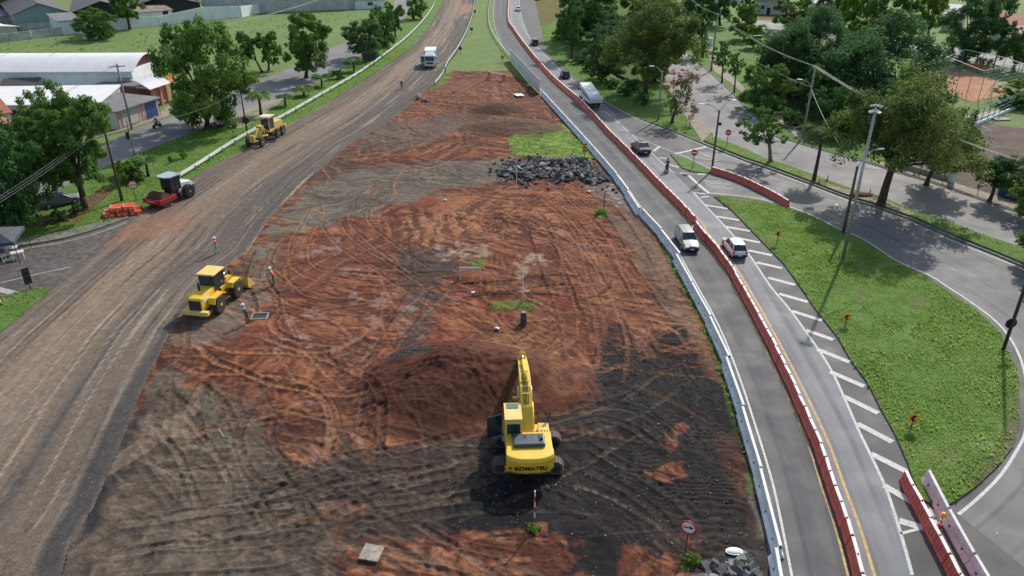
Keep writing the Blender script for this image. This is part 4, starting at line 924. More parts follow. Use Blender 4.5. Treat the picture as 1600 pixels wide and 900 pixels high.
T('young leafy tree on the median near the no entry signs', 'open', (1204, 254), 1154, 1230, 170, 224, seed=39, bark=M_barkL, nl=14)
CRm = CR_['blue']
T('wide umbrella-shaped dark tree in the park, the left of two', 'blue', (1262, 145), 1188, 1336, 22, 118, seed=41, nl=16)
T('largest umbrella-shaped dark tree of the park, behind the olive tree', 'blue', (1362, 168), 1258, 1476, 36, 168, seed=42, nl=18)
T('dull dark tree between street light and big olive tree', 'dark', (1300, 205), 1262, 1334, 140, 196, seed=43)
T('bright green tree in the back row, left of three', 'bright', (1338, 66), 1306, 1382, -14, 60, seed=44)
T('bright green tree in the back row, middle of three', 'mid', (1395, 74), 1358, 1432, -22, 66, seed=45)
T('bright green tree in the back row, right of three', 'bright', (1448, 76), 1418, 1480, -20, 66, seed=46)
T('leafy tree in front of the white house, top right', 'mid', (1240, 48), 1210, 1272, 0, 40, seed=47)
T('tall dark tree with a bushy foot beside the far street', 'bluer', (1506, 98), 1470, 1576, -14, 86, seed=48, nl=14)
T('dark tree at the right edge beyond the sports court', 'dark', (1583, 112), 1564, 1626, 34, 96, seed=49)
T('big olive green tree on the paved median, the nearest large tree', 'oliv', (1376, 320), 1312, 1520, 126, 286, seed=50, nl=20)
T('ball-shaped dark tree on the right pavement by the wall opening', 'ball', (1447, 290), 1430, 1518, 180, 276, seed=51)
T('small round tree by the blue painted wall', 'ball', (1545, 316), 1528, 1598, 248, 294, seed=52)
T('light green tree cut by the right edge near the blue wall', 'bright', (1612, 345), 1585, 1660, 272, 340, seed=53)
T('light green tree inside the playground fence', 'bright', (1585, 165), 1560, 1640, 128, 172, seed=54)
T('leafy tree just outside the right edge of the photo, shading the bend', 'mid', (1700, 430), 1620, 1800, 300, 420, seed=55)
T('broad dark tree filling the upper grove beside the red earth shoulder', 'dark', (905, 62), 866, 950, 0, 62, seed=61)
T('dense tree in the middle of the grove behind the leaning one', 'bluer', (955, 92), 912, 1000, 30, 92, seed=62)
T('low bushy tree at the street edge of the grove', 'mid', (1022, 128), 985, 1056, 66, 128, seed=63)
T('dark tree at the top edge between grove and transformer pole', 'dark', (1020, 22), 990, 1052, -40, 20, seed=64)
T('dark low tree under the left umbrella tree', 'dark', (1232, 150), 1196, 1272, 84, 148, seed=65)
T('dark low tree under the right umbrella tree', 'bluer', (1392, 196), 1340, 1440, 120, 196, seed=66)
T('leafy tree on the park slope right of the street light', 'mid', (1288, 176), 1254, 1322, 112, 176, seed=67)
T('dark tree right of the white house in the back row', 'dark', (1292, 44), 1262, 1326, -10, 40, seed=68)
for lb, k, b, w, h in (('big shrub in the grove left of the leaning tree', 'shrubd', (925, 112), 16, 3.0), ('light shrub at the front of the grove above the truck', 'shrub', (940, 128), 11, 1.8), ('shrub mass behind the red leaved young tree', 'shrubd', (1030, 120), 16, 3.2), ('green shrub at the upper left corner of the grove', 'shrub', (872, 62), 13, 2.6), ('dark shrub below the olive tree trunk', 'shrubd', (988, 142), 15, 2.4), ('shrub behind the street light in the park', 'shrubd', (1238, 196), 20, 2.4), ('shrub under the big umbrella tree', 'shrubd', (1330, 205), 22, 2.6), ('light shrub on the bright strip of park lawn', 'shrub', (1225, 112), 16, 1.8), ('shrub left of the ball-shaped tree behind the wall', 'shrub', (1415, 240), 14, 1.8)): shrub(lb, k, b, w, h)
palm('drooping palm on the grass strip beside the street light', (1271, 284), 205, 33, FR_lite, r=.2)
palm('grey stemmed palm near the transformer pole', (1098, 90), 60, 14, FR_mid, r=.25)
for i, (bx, by) in enumerate(((1527, 100), (1535, 101), (1545, 103))): shrub(['first', 'second', 'third'][i]+' small potted-looking shrub from the big tree along the far street', 'shrubd', (bx, by), 5, 1.6)
shrub('bushy growth round the foot of the tall tree by the far street', 'shrubd', (1500, 100), 12, 2.0)
shrub('blue green bush wrapped in the playground fence', 'shrubd', (1580, 168), 22, 2.0)
shrub('small weed clump at the foot of the round arrow sign, bottom of the photo', 'shrub', (1078, 880), 15, .6)
shrub('weed clump around the base of the striped pole', 'shrub', (834, 829), 12, .35)
shrub('bright weed clump at the dark signpost by the rubble', 'shrub', (940, 336), 12, .5)
# ---- short grass tufts, one mass each
def tufts(name, polys, dens, h, m, z, label, thr=.30, fq=.6):
    Cs = []
    for poly in polys:
        a = np.array(poly); x0, y0 = a.min(0); x1, y1 = a.max(0); n = int((x1-x0)*(y1-y0)*dens); n = min(n, 160000)
        X = rng.uniform(x0, x1, n); Y = rng.uniform(y0, y1, n); k = inpoly(X, Y, poly); X, Y = X[k], Y[k]
        keep = fbm(X*fq, Y*fq, 3, 5) > thr; X, Y = X[keep], Y[keep]; Cs.append(np.stack([X, Y], 1))
    C = np.concatenate(Cs); n = len(C); hh = h*(.5+1.3*fbm(C[:, 0]*.35, C[:, 1]*.35, 3, 9))*rng.uniform(.5, 1.2, n)
    a = rng.uniform(0, 6.28, n); w = hh*.35; tx, ty = np.cos(a), np.sin(a); lx = rng.normal(0, .35, n)*hh; ly = rng.normal(0, .35, n)*hh
    z0 = np.full(n, z-.01)
    V = np.stack([np.stack([C[:, 0]-tx*w, C[:, 1]-ty*w, z0], 1), np.stack([C[:, 0]+tx*w, C[:, 1]+ty*w, z0], 1), np.stack([C[:, 0]+tx*w*.5+lx, C[:, 1]+ty*w*.5+ly, z+hh], 1), np.stack([C[:, 0]-tx*w*.4+lx, C[:, 1]-ty*w*.4+ly, z+hh*.9], 1)], 1).reshape(-1, 3)
    o = bpy.data.objects.new(name, quadmesh(name, V, m)); link(o); tag(o, label, 'grass', kind='stuff'); return o
L_gr = leaf_mat('grass_blades', (.17, .275, .055), (.25, .37, .085), (.37, .43, .16), tl=.6)
L_gr2 = leaf_mat('grass_blades_dark', (.09, .18, .03), (.15, .27, .05), (.24, .33, .09), tl=.5)
tufts('island_grass', [ISL], 75, .10, L_gr, KER, 'short grass on the kerbed island inside the bend')
tufts('tall_grass_clumps', [ISL], 16, .17, L_gr, KER, 'slightly taller grass clumps on the kerbed island', thr=.50, fq=.3)
tufts('field_weeds', [PP([(0, 72), (100, 60), (380, 34), (520, 20), (600, 30), (500, 60), (420, 90), (250, 92), (0, 90)])], .45, .35, L_gr2, 0, 'rough weeds scattered over the open field', thr=.52, fq=.25)
tufts('strip_grass', [MED[:], V1], 16, .15, L_gr, .12, 'rough grass along the verges right of the road')
tufts('verge_grass', [PP([(-160, 660), (0, 520), (85, 450), (60, 449), (-60, 480)]), PP([(32, 384), (100, 372), (150, 358), (205, 335), (240, 318), (285, 288), (335, 257), (380, 234), (420, 212), (460, 190), (560, 130), (640, 76), (600, 72), (548, 105), (470, 145), (440, 158), (335, 196), (252, 226), (212, 242), (100, 310), (-20, 370)])], 16, .15, L_gr, .03, 'fresh green grass on the verge beside the dirt road')
tufts('site_grass', [PP([(793, 216), (848, 196), (880, 196), (930, 248), (900, 250), (805, 243)])]+[PP(q) for q in ([(738, 406), (758, 406), (760, 420), (738, 420)], [(765, 481), (795, 474), (800, 485), (770, 487)], [(802, 472), (838, 472), (838, 486), (815, 484)], [(928, 330), (952, 326), (950, 342), (930, 342)], [(1028, 372), (1070, 447), (1103, 512), (1130, 585), (1153, 662), (1168, 720), (1160, 720), (1146, 664), (1122, 588), (1096, 515), (1062, 450)])], 22, .16, L_gr, .12, 'patch of grass left standing above the rubble heap')
# ================================================================ BARRIERS, SIGNS, POLES
M_red = mat('red_plastic', (.72, .12, .08), .55, var=.3, scale=2.5); M_redtop = mat('faded_white_plastic', (.80, .66, .62), .6, var=.2, scale=3); M_pink = mat('rib_pale_plastic', (.60, .30, .27), .6)
M_njw = mat('barrier_concrete_white', (.80, .83, .83), .8, var=.3, scale=1.6, bump=.15); M_njg = mat('barrier_concrete_grey', (.72, .72, .70), .85, var=.32, scale=1.8, bump=.2)
M_black = mat('black_rubber', (.02, .02, .022), .7); M_steel = mat('galvanised_steel', (.42, .43, .44), .45, metal=.6, var=.2, scale=4); M_dk = mat('dark_steel', (.045, .04, .038), .6, var=.3, scale=5)
M_whp = mat('white_metal_paint', (.86, .88, .88), .45, var=.15, scale=2); M_pole = mat('pole_concrete', (.32, .31, .29), .85, var=.3, scale=2, bump=.2); M_wood = mat('weathered_timber', (.13, .10, .08), .9, var=.4, scale=3, bump=.3)
M_yel = mat('sign_yellow', (.82, .45, .03), .5); M_signw = mat('sign_white', (.78, .78, .78), .45); M_signr = mat('sign_red', (.55, .03, .04), .45); M_signk = mat('sign_black', (.015, .015, .015), .5)
M_org = mat('orange_plastic', (.72, .12, .04), .5, var=.2, scale=4); M_orgl = mat('amber_lens', (.9, .42, .04), .3)
def red_unit():
    t = thing('water_barrier', '', 'barrier')
    b = MB(); prof = [(-.24, 0), (-.24, .10), (-.18, .16), (-.14, .36), (-.085, .74), (.085, .74), (.14, .36), (.18, .16), (.24, .10), (.24, 0)]
    b.prism([(y, z) for y, z in prof], -.62, .62, ax='x'); b.build('body', M_red, t, bevel=.02)
    c = MB(); c.prism([(-.095, .742), (.095, .742), (.095, .79), (-.095, .79)], -.60, .60, ax='x'); c.build('top_rail', M_redtop, t, bevel=.015)
    r = MB()
    for x in (-.42, -.14, .14, .42):
        for s in (-1, 1): r.add([(x-.02, s*.205, .16), (x+.02, s*.205, .16), (x+.02, s*.10, .72), (x-.02, s*.10, .72)], [[0, 1, 2, 3]])
        for s in (-1, 1): r.tube((x, s*.195, .17), (x, s*.095, .73), .018, n=4)
    r.build('ribs', M_pink, t)
    q = MB(); q.tube((.62, 0, .62), (.62, 0, .85), .04, n=8); q.build('connector_pin', M_dk, t)
    return t
RU = red_unit(); first = True
RED_L = 'red plastic water barrier with pale top in the long line dividing the traffic lanes'
n_chain = 0; used_ru = False
def place_red(pts, step, lab, grp, skip=lambda x, y: False, jit=.025):
    global used_ru, n_chain
    for x, y, a in evenly(pts, step):
        if skip(x, y): continue
        far = y > 125
        if far:
            o = RUF.copy(); COL.objects.link(o)
        elif not used_ru: o = RU; used_ru = True
        else: o = copy_tree(RU)
        o.location = (x+random.gauss(0, jit), y+random.gauss(0, jit), .06); o.rotation_euler = (0, 0, a+random.gauss(0, .022)); tag(o, lab, 'barrier', grp); n_chain += 1
f_ = MB(); f_.prism([(-.26, 0), (-.26, .10), (-.15, .38), (-.09, .80), (.09, .80), (.15, .38), (.26, .10), (.26, 0)], -.62, .62, mi=0, ax='x'); f_.prism([(-.10, .802), (.10, .802), (.10, .86), (-.10, .86)], -.6, .6, mi=1, ax='x')
RUF = f_.build('water_barrier', [M_red, M_redtop])
gp = P(1082, 354)
place_red(RCs, 1.27, RED_L, 'water barriers dividing the lanes', skip=lambda x, y: math.hypot(x-gp[0], y-gp[1]) < .55 or y > 318)
bpy.data.objects.remove(RUF)
place_red(smooth(PP([(1117, 272), (1140, 279), (1165, 289), (1185, 299), (1207, 310), (1232, 325)]), 4), 1.27, 'red plastic water barrier in the short line across the ramp entrance', 'water barriers across the ramp entrance')
place_red(PP([(1416, 764), (1435, 800), (1456, 842), (1478, 884), (1500, 930), (1520, 975)]), 1.27, 'red plastic water barrier in the line beside the grey concrete barrier, bottom right', 'water barriers beside the grey concrete barrier')
def nj_unit(L, m):
    t = thing('concrete_barrier', '', 'concrete barrier')
    b = MB(); b.prism([(-.30, 0), (-.30, .08), (-.14, .34), (-.085, .86), (.085, .86), (.14, .34), (.30, .08), (.30, 0)], -L/2+.02, L/2-.02, ax='x'); b.build('body', m, t, bevel=.015)
    for s in (-1, 1):
        q = MB(); q.tube((s*(L/2-.02), 0, .72), (s*(L/2-.02), 0, .90), .06, n=6); q.build('lifting_loop', M_dk, t)
    for x in ((-L*.25, L*.25) if L < 4 else (-L*.33, 0, L*.33)):
        q = MB()
        for s in (-1, 1): q.box((x, s*.158, .3), (.12, .05, .12), rx=.15*s)
        q.build('lifting_slot', M_dk, t)
    return t
def place_nj(pts, L, m, lab, grp, z=.05):
    u = nj_unit(L, m); k = 0
    for x, y, a in evenly(pts, L):
        o = u if k == 0 else copy_tree(u); k += 1
        o.location = (x+math.cos(a)*L/2, y+math.sin(a)*L/2, z); o.rotation_euler = (0, 0, a); tag(o, lab, 'concrete barrier', grp)
place_nj(CBs, 6.1, M_njw, 'white concrete barrier segment in the row between construction site and road', 'white concrete barriers along the construction site')
place_nj(PP([(1445, 752), (1473, 808), (1508, 872), (1530, 910), (1550, 950)]), 3.2, M_njg, 'grey concrete barrier segment at the tip of the grass island', 'grey concrete barriers at the island tip', z=.06)
# ---- screens, rails
def rail(name, label, pts, step, h, mrail, width=.31, two=False, z=0.04, cat='guardrail', postm=None):
    q = smooth(pts, 4); t = thing(name, label, cat, (*q[0], z)); ox, oy = q[0]
    b = MB(); secs = []
    for i, (x, y) in enumerate(q):
        a = q[max(0, i-1)]; c = q[min(len(q)-1, i+1)]; d = Vector((c[0]-a[0], c[1]-a[1], 0)).normalized(); nx, ny = -d.y, d.x
        pr = [(-.02, -width/2), (.05, -width/2+.04), (.05, -.05), (-.02, 0), (.05, .05), (.05, width/2-.04), (-.02, width/2), (-.05, width/2), (-.05, -width/2)]
        secs.append([(x-ox+nx*p, y-oy+ny*p, h+w) for p, w in pr])
    b.loft(secs); b.build('beam', mrail, t)
    pm = MB(); pm.box((0, 0, h/2), (.10, .14, h+.1)); p0 = pm.build('post', postm or M_steel, t)
    for i, (x, y, a) in enumerate(evenly(q, step)[:98]):
        o = p0 if i == 0 else dup(p0, t); o.location = (x-ox+.1*math.sin(a), y-oy-.1*math.cos(a), 0); o.rotation_euler = (0, 0, a)
    return t
rail('guardrail', 'long white guardrail on the grass verge left of the dirt road', PP([(281, 281), (310, 263), (345, 240), (382, 217), (420, 197), (445, 185), (500, 153), (560, 118), (606, 85), (640, 57), (665, 30), (680, 5), (686, -20)]), 4.0, .62, M_whp, width=.42)
rail('guardrail', 'white guardrail between the dirt road and the grass median', PP([(680, 134), (692, 118), (700, 100), (714, 80), (724, 62), (733, 42), (740, 15), (743, -20)]), 4.0, .6, M_whp, width=.32)
rail('guardrail', 'white guardrail between the grass median and the asphalt road', PP([(797, 92), (778, 68), (766, 45), (763, 25), (765, 5), (766, -20)]), 4.0, .6, M_whp, width=.25)
pts = PP([(797, 95), (820, 122), (845, 150)])
def panel(w):
    t = thing('hoarding_panel', '', 'fence panel')
    b = MB(); b.box((0, 0, 1.35), (w-.04, .05, 2.5)); b.build('sheet', M_whp, t)
    q = MB()
    for z in (.5, 1.3, 2.1): q.box((0, .05, z), (w-.1, .05, .07))
    q.build('cross_bars', M_steel, t)
    p = MB(); p.box((-w/2, .02, 1.35), (.07, .10, 2.7)); p.build('post', M_whp, t); return t
L = sum(math.dist(pts[i], pts[i+1]) for i in range(2)); w = 2.0; u = panel(w)
for i, (x, y, a) in enumerate(evenly(pts, w)[:-1]):
    o = u if i == 0 else copy_tree(u); o.location = (x+math.cos(a)*w/2, y+math.sin(a)*w/2, .06); o.rotation_euler = (0, 0, a+math.pi); tag(o, 'white site hoarding panel in the row between red earth and road', 'fence panel', 'white hoarding panels')
# ---- signs
def disc(mb, r, y, t=.03, n=28, sq=1):
    prof = [(r*math.cos(2*math.pi*i/n), r*sq*math.sin(2*math.pi*i/n)) for i in range(n)]; mb.prism(prof, y, y+t, ax='y'); return mb
def post_sign(label, base, ytop, kind, rz=0.0, r=.42, name='road_sign', postm=None, group=None, lean=0):
    X, Y = P(*base); h = max(HT(base[0], base[1], ytop), .8)
    t = thing(name, label, 'sign', (X, Y, .05), rz, group); t.rotation_euler = (0, lean, rz)
    zc = h-r
    b = MB(); b.tube((0, .04, -.2), (0, .04, zc+r*.6), .045, n=7); b.build('post', postm or M_wood, t)
    if kind in ('arrow', 'noentry', 'round_back', 'arrow_big', 'octagon_arrow'):
        f = disc(MB(), r, -.02); f.build('ring', M_signr if kind != 'round_back' else M_dk, t).location.z = zc
        if kind != 'round_back':
            if kind != 'noentry':
                disc(MB(), r*.78, -.03).build('face', M_signw, t).location.z = zc
                a = MB(); a.prism([(-.27*r/.42, -.022), (.1*r/.42, -.022), (.08*r/.42, -.085), (.27*r/.42, 0), (.08*r/.42, .085), (.1*r/.42, .022), (-.27*r/.42, .022)], -.045, -.02)
                o = a.build('arrow', M_signk, t); o.location.z = zc; o.scale = (1 if kind != 'arrow_left' else -1, 1, 1.4)
                return t, o
            else:
                a = MB(); a.box((0, -.03, 0), (r*1.35, .03, r*.36)); a.build('bar', M_signw, t).location.z = zc
    if kind == 'chev':
        f = MB(); f.box((0, 0, 0), (r*1.9, .03, r*1.9)); f.build('plate', M_yel, t, bevel=.02).location.z = zc
        a = MB(); k = r; a.prism([(.45*k, .7*k), (-.1*k, .7*k), (-.6*k, 0), (-.1*k, -.7*k), (.45*k, -.7*k), (-.05*k, 0)], -.04, -.01); a.build('chevron', M_signk, t).location.z = zc
    if kind == 'diamond':
        f = MB(); f.box((0, 0, 0), (r*1.6, .03, r*1.6), ry=math.pi/4); f.build('plate', M_yel, t).location.z = zc
        a = MB(); k = r*.55; a.prism([(-.45*k, .7*k), (.1*k, .7*k), (.6*k, 0), (.1*k, -.7*k), (-.45*k, -.7*k), (.05*k, 0)], -.04, -.01); a.build('chevron', M_signk, t).location.z = zc
    if kind == 'plate_back':
        f = MB(); f.box((0, 0, 0), (r*1.7, .03, r*1.7)); f.build('plate', M_dk, t).location.z = zc
    return t, None
def face(base): # turn a sign's face toward the lens side
    X, Y = P(*base); return -math.atan2(X, Y)
def arrow_flip(q, flip): 
    if q[1]: q[1].scale = (-1 if flip else 1, 1, 1.4)
q = post_sign('round white sign with red ring and left arrow, next to the stacked orange blocks', (213, 313), 283, 'arrow', face((213, 313)), .5); arrow_flip(q, True)
q = post_sign('round white sign with red ring and right arrow at the bottom of the site', (1069, 872), 815, 'arrow', -.55, .42); q[0].rotation_euler = (0, -.0, -.5); q[1].rotation_euler = (0, R(-12), 0)
q = post_sign('small round white sign with red ring at the right grass tip', (1077, 203), 180, 'arrow', 0, .42); arrow_flip(q, True)
post_sign('red no entry sign standing on the grass strip of the median', (1135, 231), 203, 'noentry', -.5, .42)
post_sign('red no entry sign standing on the small grass triangle', (1082, 265), 234, 'noentry', -.5, .42)
post_sign('yellow plate with black left chevron at the upper end of the island', (1213, 384), 361, 'chev', -.25, .32)
post_sign('yellow plate with black left chevron in the middle of the island', (1320, 512), 491, 'chev', -.3, .31)
post_sign('yellow plate with black left chevron near the lower end of the island', (1422, 674), 648, 'chev', -.35, .33)
post_sign('small yellow diamond sign at the lower end of the grass median', (785, 98), 86, 'diamond', 0, .5)
post_sign('dark back of a square sign, lowest of three in the grass median', (719.5, 86), 73, 'plate_back', 0, .42)
post_sign('dark back of a square sign, middle of three in the grass median', (737, 54), 43, 'plate_back', 0, .42)
post_sign('dark back of a square sign, topmost of three in the grass median', (742, 26), 16, 'plate_back', 0, .42)
post_sign('dark round sign back on a thin post behind the motor grader', (387, 209), 183, 'round_back', 0, .55, postm=M_dk)
post_sign('narrow dark sign seen edge-on beside the rubble heap', (944, 331), 298, 'round_back', 1.35, .42, postm=M_dk)
def mk_back_panel():
    X, Y = P(48, 452); t = thing('road_sign', 'black rectangular sign back leaning at the left edge below the tent', 'sign', (X, Y, .03), .9); t.rotation_euler = (0, 0, 1.0)
    MB().tube((0, 0, -.1), (0, 0, .6), .05).build('post', M_dk, t); b = MB(); b.box((0, 0, 1.25), (.62, .05, 1.5)); b.build('panel', M_signk, t)
    for z in (.8, 1.2, 1.6): pass
    [MB().box((0, -.05, z), (.6, .04, .06)).build('bracket', M_dk, t) for z in (.75, 1.25, 1.75)]
mk_back_panel()
X, Y = P(913, 247); t = thing('marker_board', 'yellow board with black stacked arrows by the grass patch and white barriers', 'sign', (X, Y, .08), 0)
MB().tube((0, .05, -.2), (0, .05, 1.9), .045).build('post', M_wood, t); MB().box((0, 0, 1.3), (.55, .04, 1.35)).build('board', M_yel, t)
for k in range(3):
    a = MB(); z = .85+.42*k; a.prism([(-.27, z-.08), (0, z+.12), (.27, z-.08), (.27, z+.07), (0, z+.27), (-.27, z+.07)], -.035, -.021); a.build('chevron', M_signk, t)
# billboard
X, Y = P(578, 104); t = thing('billboard', 'dark back of a small billboard on two legs beside the clump of trees', 'billboard', (X, Y, .03), .15)
h = HT(578, 104, 80); w = 20/F*depth(578, 104); MB().box((0, 0, h*.66), (w, .12, h*.5)).build('panel', M_dk, t)
for s in (-1, 1): MB().tube((s*w*.3, 0, 0), (s*w*.3, 0, h*.6), .07).build('leg', M_dk, t)
# delineator posts
def delin(label, base, h=.75, light=False, group=None, z=.06):
    X, Y = P(*base); t = thing('delineator_post', label, 'post', (X, Y, z), 0, group)
    MB().tube((0, 0, 0), (0, 0, .06), .19, .16, 10).build('foot', M_black, t)
    b = MB(); b.tube((0, 0, .06), (0, 0, h), .085, .055, 10); b.build('body', M_org, t)
    for zz in (.35, .55): MB().tube((0, 0, h*zz/.75), (0, 0, h*zz/.75+.09), .095, .088, 10).build('band', M_signw, t)
    if light:
        MB().tube((0, -.09, h+.14), (0, .09, h+.14), .14, .14, 14).build('warning_lamp', M_orgl, t)
    return t
delin('orange and white post with an amber lamp between the barriers, bottom right', (1466, 830), .95, True)
delin('orange post at the gap in the long red barrier line', (1087, 356), .9)
G_ = 'orange posts round the opened paving'
delin('orange post on the median near the palm, left of the first two', (1279, 288), group=G_, z=.18); delin('orange post on the median near the palm, right of the first two', (1292, 284), group=G_, z=.18)
delin('orange post at the foot of the timber pole beside the tall lamp', (1337, 311), group=G_, z=.18); delin('orange post left of the big olive tree trunk', (1358, 306), group=G_, z=.18)
delin('small orange peg in the grass at the far left edge', (1, 477), .5, z=.03)
# ---- poles
def lamp_arm(t, h, ang, L, rise, m=None):
    m = m or M_steel; d = (math.cos(ang), math.sin(ang)); pts = [(0, 0, h), (d[0]*L*.35, d[1]*L*.35, h+rise*.7), (d[0]*L*.75, d[1]*L*.75, h+rise), (d[0]*L, d[1]*L, h+rise)]
    MB().path(pts, .04, 6).build('lamp_arm', m, t)
    b = MB(); b.box((0, 0, 0), (.75, .26, .13)); o = b.build('lamp_head', M_whp, t, bevel=.03); o.location = (d[0]*(L+.3), d[1]*(L+.3), h+rise-.01); o.rotation_euler = (0, 0, ang)
def pole(label, base, ytop, r0=.17, r1=.1, m=None, arms=(), cross=(), name='utility_pole', cat='pole', z=.05, h=None, tilt=(0, 0)):
    X, Y = P(*base); h = h or HT(base[0], base[1], ytop)
    t = thing(name, label, cat, (X, Y, z)); t.rotation_euler = (tilt[0], tilt[1], 0)
    MB().tube((0, 0, -.3), (0, 0, h), r0, r1, 10).build('shaft', m or M_pole, t)
    for zz, L, a in cross:
        b = MB(); b.box((0, 0, 0), (L, .11, .11)); o = b.build('cross_arm', M_wood, t); o.location = (0, -.15, h-zz); o.rotation_euler = (0, 0, a)
        for k in (-.45, -.15, .15, .45): q = MB(); q.tube((k*L, 0, .05), (k*L, 0, .22), .045, .03, 6); i_ = q.build('insulator', M_pole, o)
    for a in arms: lamp_arm(t, a[0] if a[0] > 0 else h+a[0], *a[1:])
    return t, h
WP = {}
def top(k, t, h, dx=0, dz=0): WP[k] = Vector((t.location.x+dx, t.location.y, h+dz))
t, h = pole('weathered timber utility pole behind the orange blocks, left side', (191, 314), 195, .19, .12, M_wood, tilt=(0, .0)); top('a', t, h)
t, h = pole('concrete utility pole before the small grey roofed shop', (206, 202), 100, .2, .13, cross=((.4, 2.2, .5), (2.6, 1.4, .5))); top('b', t, h)
t, h = pole('thin pole with traffic signal across the side street', (210, 243), 187, .09, .07, M_pole); b = MB(); b.box((-.3, 0, h*.55), (.35, .3, 1.0)); b.build('signal_head', M_signk, t, bevel=.04)
t, h = pole('tall dark pole between the large spreading tree and the palm', (386, 206), 140, .13, .09, M_dk); top('c', t, h)
t, h = pole('tall silver lamp pole with floodlights on the grass island', (1316, 408), 172, .17, .10, M_steel, name='lamp_pole', cat='lamp pole', z=KER)
for i in range(4): a = i*math.pi/2+.3; o = MB().box((0, 0, 0), (.5, .32, .16)).build('floodlight', M_whp, t, bevel=.03); o.location = (.35*math.cos(a), .35*math.sin(a), h+(.15 if i < 2 else -.25)); o.rotation_euler = (0, .3, a)
t, h = pole('leaning timber pole with a curved lamp arm behind the tall silver lamp pole', (1317, 366), 262, .17, .12, M_wood, arms=((-.1, .35, 2.2, 1.6),), z=KER); top('h', t, h)
t, h = pole('dark pole on the right edge of the grass island with a round sign back', (1566, 551), 300, .13, .11, M_dk, name='sign_pole', z=KER, h=9.5); disc(MB(), .42, .1).build('sign_back', M_signk, t).location = (.0, 0, 2.3)
t, h = pole('concrete street light in the park left of the umbrella trees', (1254, 216), 103, .18, .12, arms=((-3.2, 2.6, 1.5, 1.1),), name='street_light', cat='street light'); top('g', t, h)
t, h = pole('concrete street light on the verge right of the flatbed truck', (1028, 188), 112, .18, .13, arms=((-.3, 2.5, 1.6, .9),), name='street_light', cat='street light'); top('d', t, h)
t, h = pole('street light with two lamp arms beside the small grass triangle', (1112, 268), 174, .15, .11, M_wood, arms=((-.3, .6, 2.2, 1.2), (-.3, 2.9, 1.9, .9)), name='street_light', cat='street light', z=KER); top('e', t, h)
MB().box((.3, 0, h*.78), (.3, .25, .4)).build('control_box', M_signk, t)
t, h = pole('concrete pole carrying the pale transformer', (1111, 111), 21, .22, .14, cross=((.3, 2.2, .6), (3.2, 1.8, .6))); top('f', t, h)
MB().tube((-.9, 0, h-6.5), (-.9, 0, h-4.8), .42, .42, 14).build('transformer', M_njw, t)
t, h = pole('concrete pole rising behind the roadside grove at the top', (1070, 48), -8, .2, .14, cross=((.3, 2.2, .6),)); top('i', t, h)
t, h = pole('street light pole beyond the sports court', (1552, 106), 46, .16, .1, arms=((-5, .5, 1.6, .6),), name='street_light', cat='street light')
t, h = pole('small park lamp with a flat T-shaped head', (1180, 88), 56, .06, .05, M_dk, name='park_lamp', cat='lamp'); MB().box((0, 0, h), (2.2, .3, .1)).build('lamp_head', M_whp, t)
t, h = pole('thin lamp pole before the tall tree near the far street', (1233, 44), 20, .07, .05, M_dk, name='park_lamp', cat='lamp')
# wires
M_wire = mat('cable', (.16, .16, .16), .5); M_wirel = mat('cable_pale', (.34, .35, .35), .5)
def wire(label, a, b, sag, n=12, r=.018, off=0, m=None, bundle=1):
    a, b = Vector(a), Vector(b); d = (b-a).normalized(); s = Vector((-d.y, d.x, 0)); mb = MB()
    for k in range(bundle):
        o = s*(k-(bundle-1)/2)*.35; pts = []
        for i in range(n+1): t = i/n; p = a.lerp(b, t)+o; p.z -= sag*4*t*(1-t)+.05*k; pts.append(p)
        mb.path(pts, r, 4)
    w = mb.build('overhead_cable', m or M_wire); tag(w, label, 'cable')
far = Vector((*P(690, 14), 9)); nearL = Vector((*P(-250, 620), 7))
wire('cables running from the timber pole down to the left edge', WP['a'], nearL, 1.0, bundle=3, r=.02)
wire('cables from the timber pole to the tall dark pole behind the grader', WP['a'], WP['c'], 1.3, bundle=2, r=.015)
wire('pale cable bundle rising over the field from the tall dark pole', Vector((*P(300, 150), 11)), Vector((*P(560, 60), 13)), 1.0, bundle=5, m=M_wirel, r=.02)
wire('cables from the concrete shop pole to the timber pole', WP['b'], Vector((*P(-200, 430), 9)), 1.0, bundle=2, r=.02)
wire('heavy cable bundle from the far pole to the transformer pole', WP['i'], WP['f'], .8, bundle=3, m=M_wirel, r=.014)
wire('heavy cable bundle from the transformer pole over the park', WP['f'], WP['g'], 1.0, bundle=3, m=M_wirel, r=.014)
wire('cables from the park street light to the right through the umbrella tree', WP['g'], WP['h']+Vector((14, -2, 1.5)), .9, bundle=3, m=M_wirel, r=.02)
wire('thin cable from the transformer pole to the park street light', WP['f']-Vector((0, 0, 4)), WP['g']-Vector((0, 0, 3)), .8, bundle=1, m=M_wirel, r=.02)
wire('thin cable from the timber pole on the ramp across the paving', WP['h'], Vector((*P(1500, 320), 5)), .6, r=.02, m=M_wirel)
wire('thin cable from park street light to the timber pole on the ramp', WP['g']-Vector((0, 0, 3.2)), WP['h'], .8, r=.02, m=M_wirel)
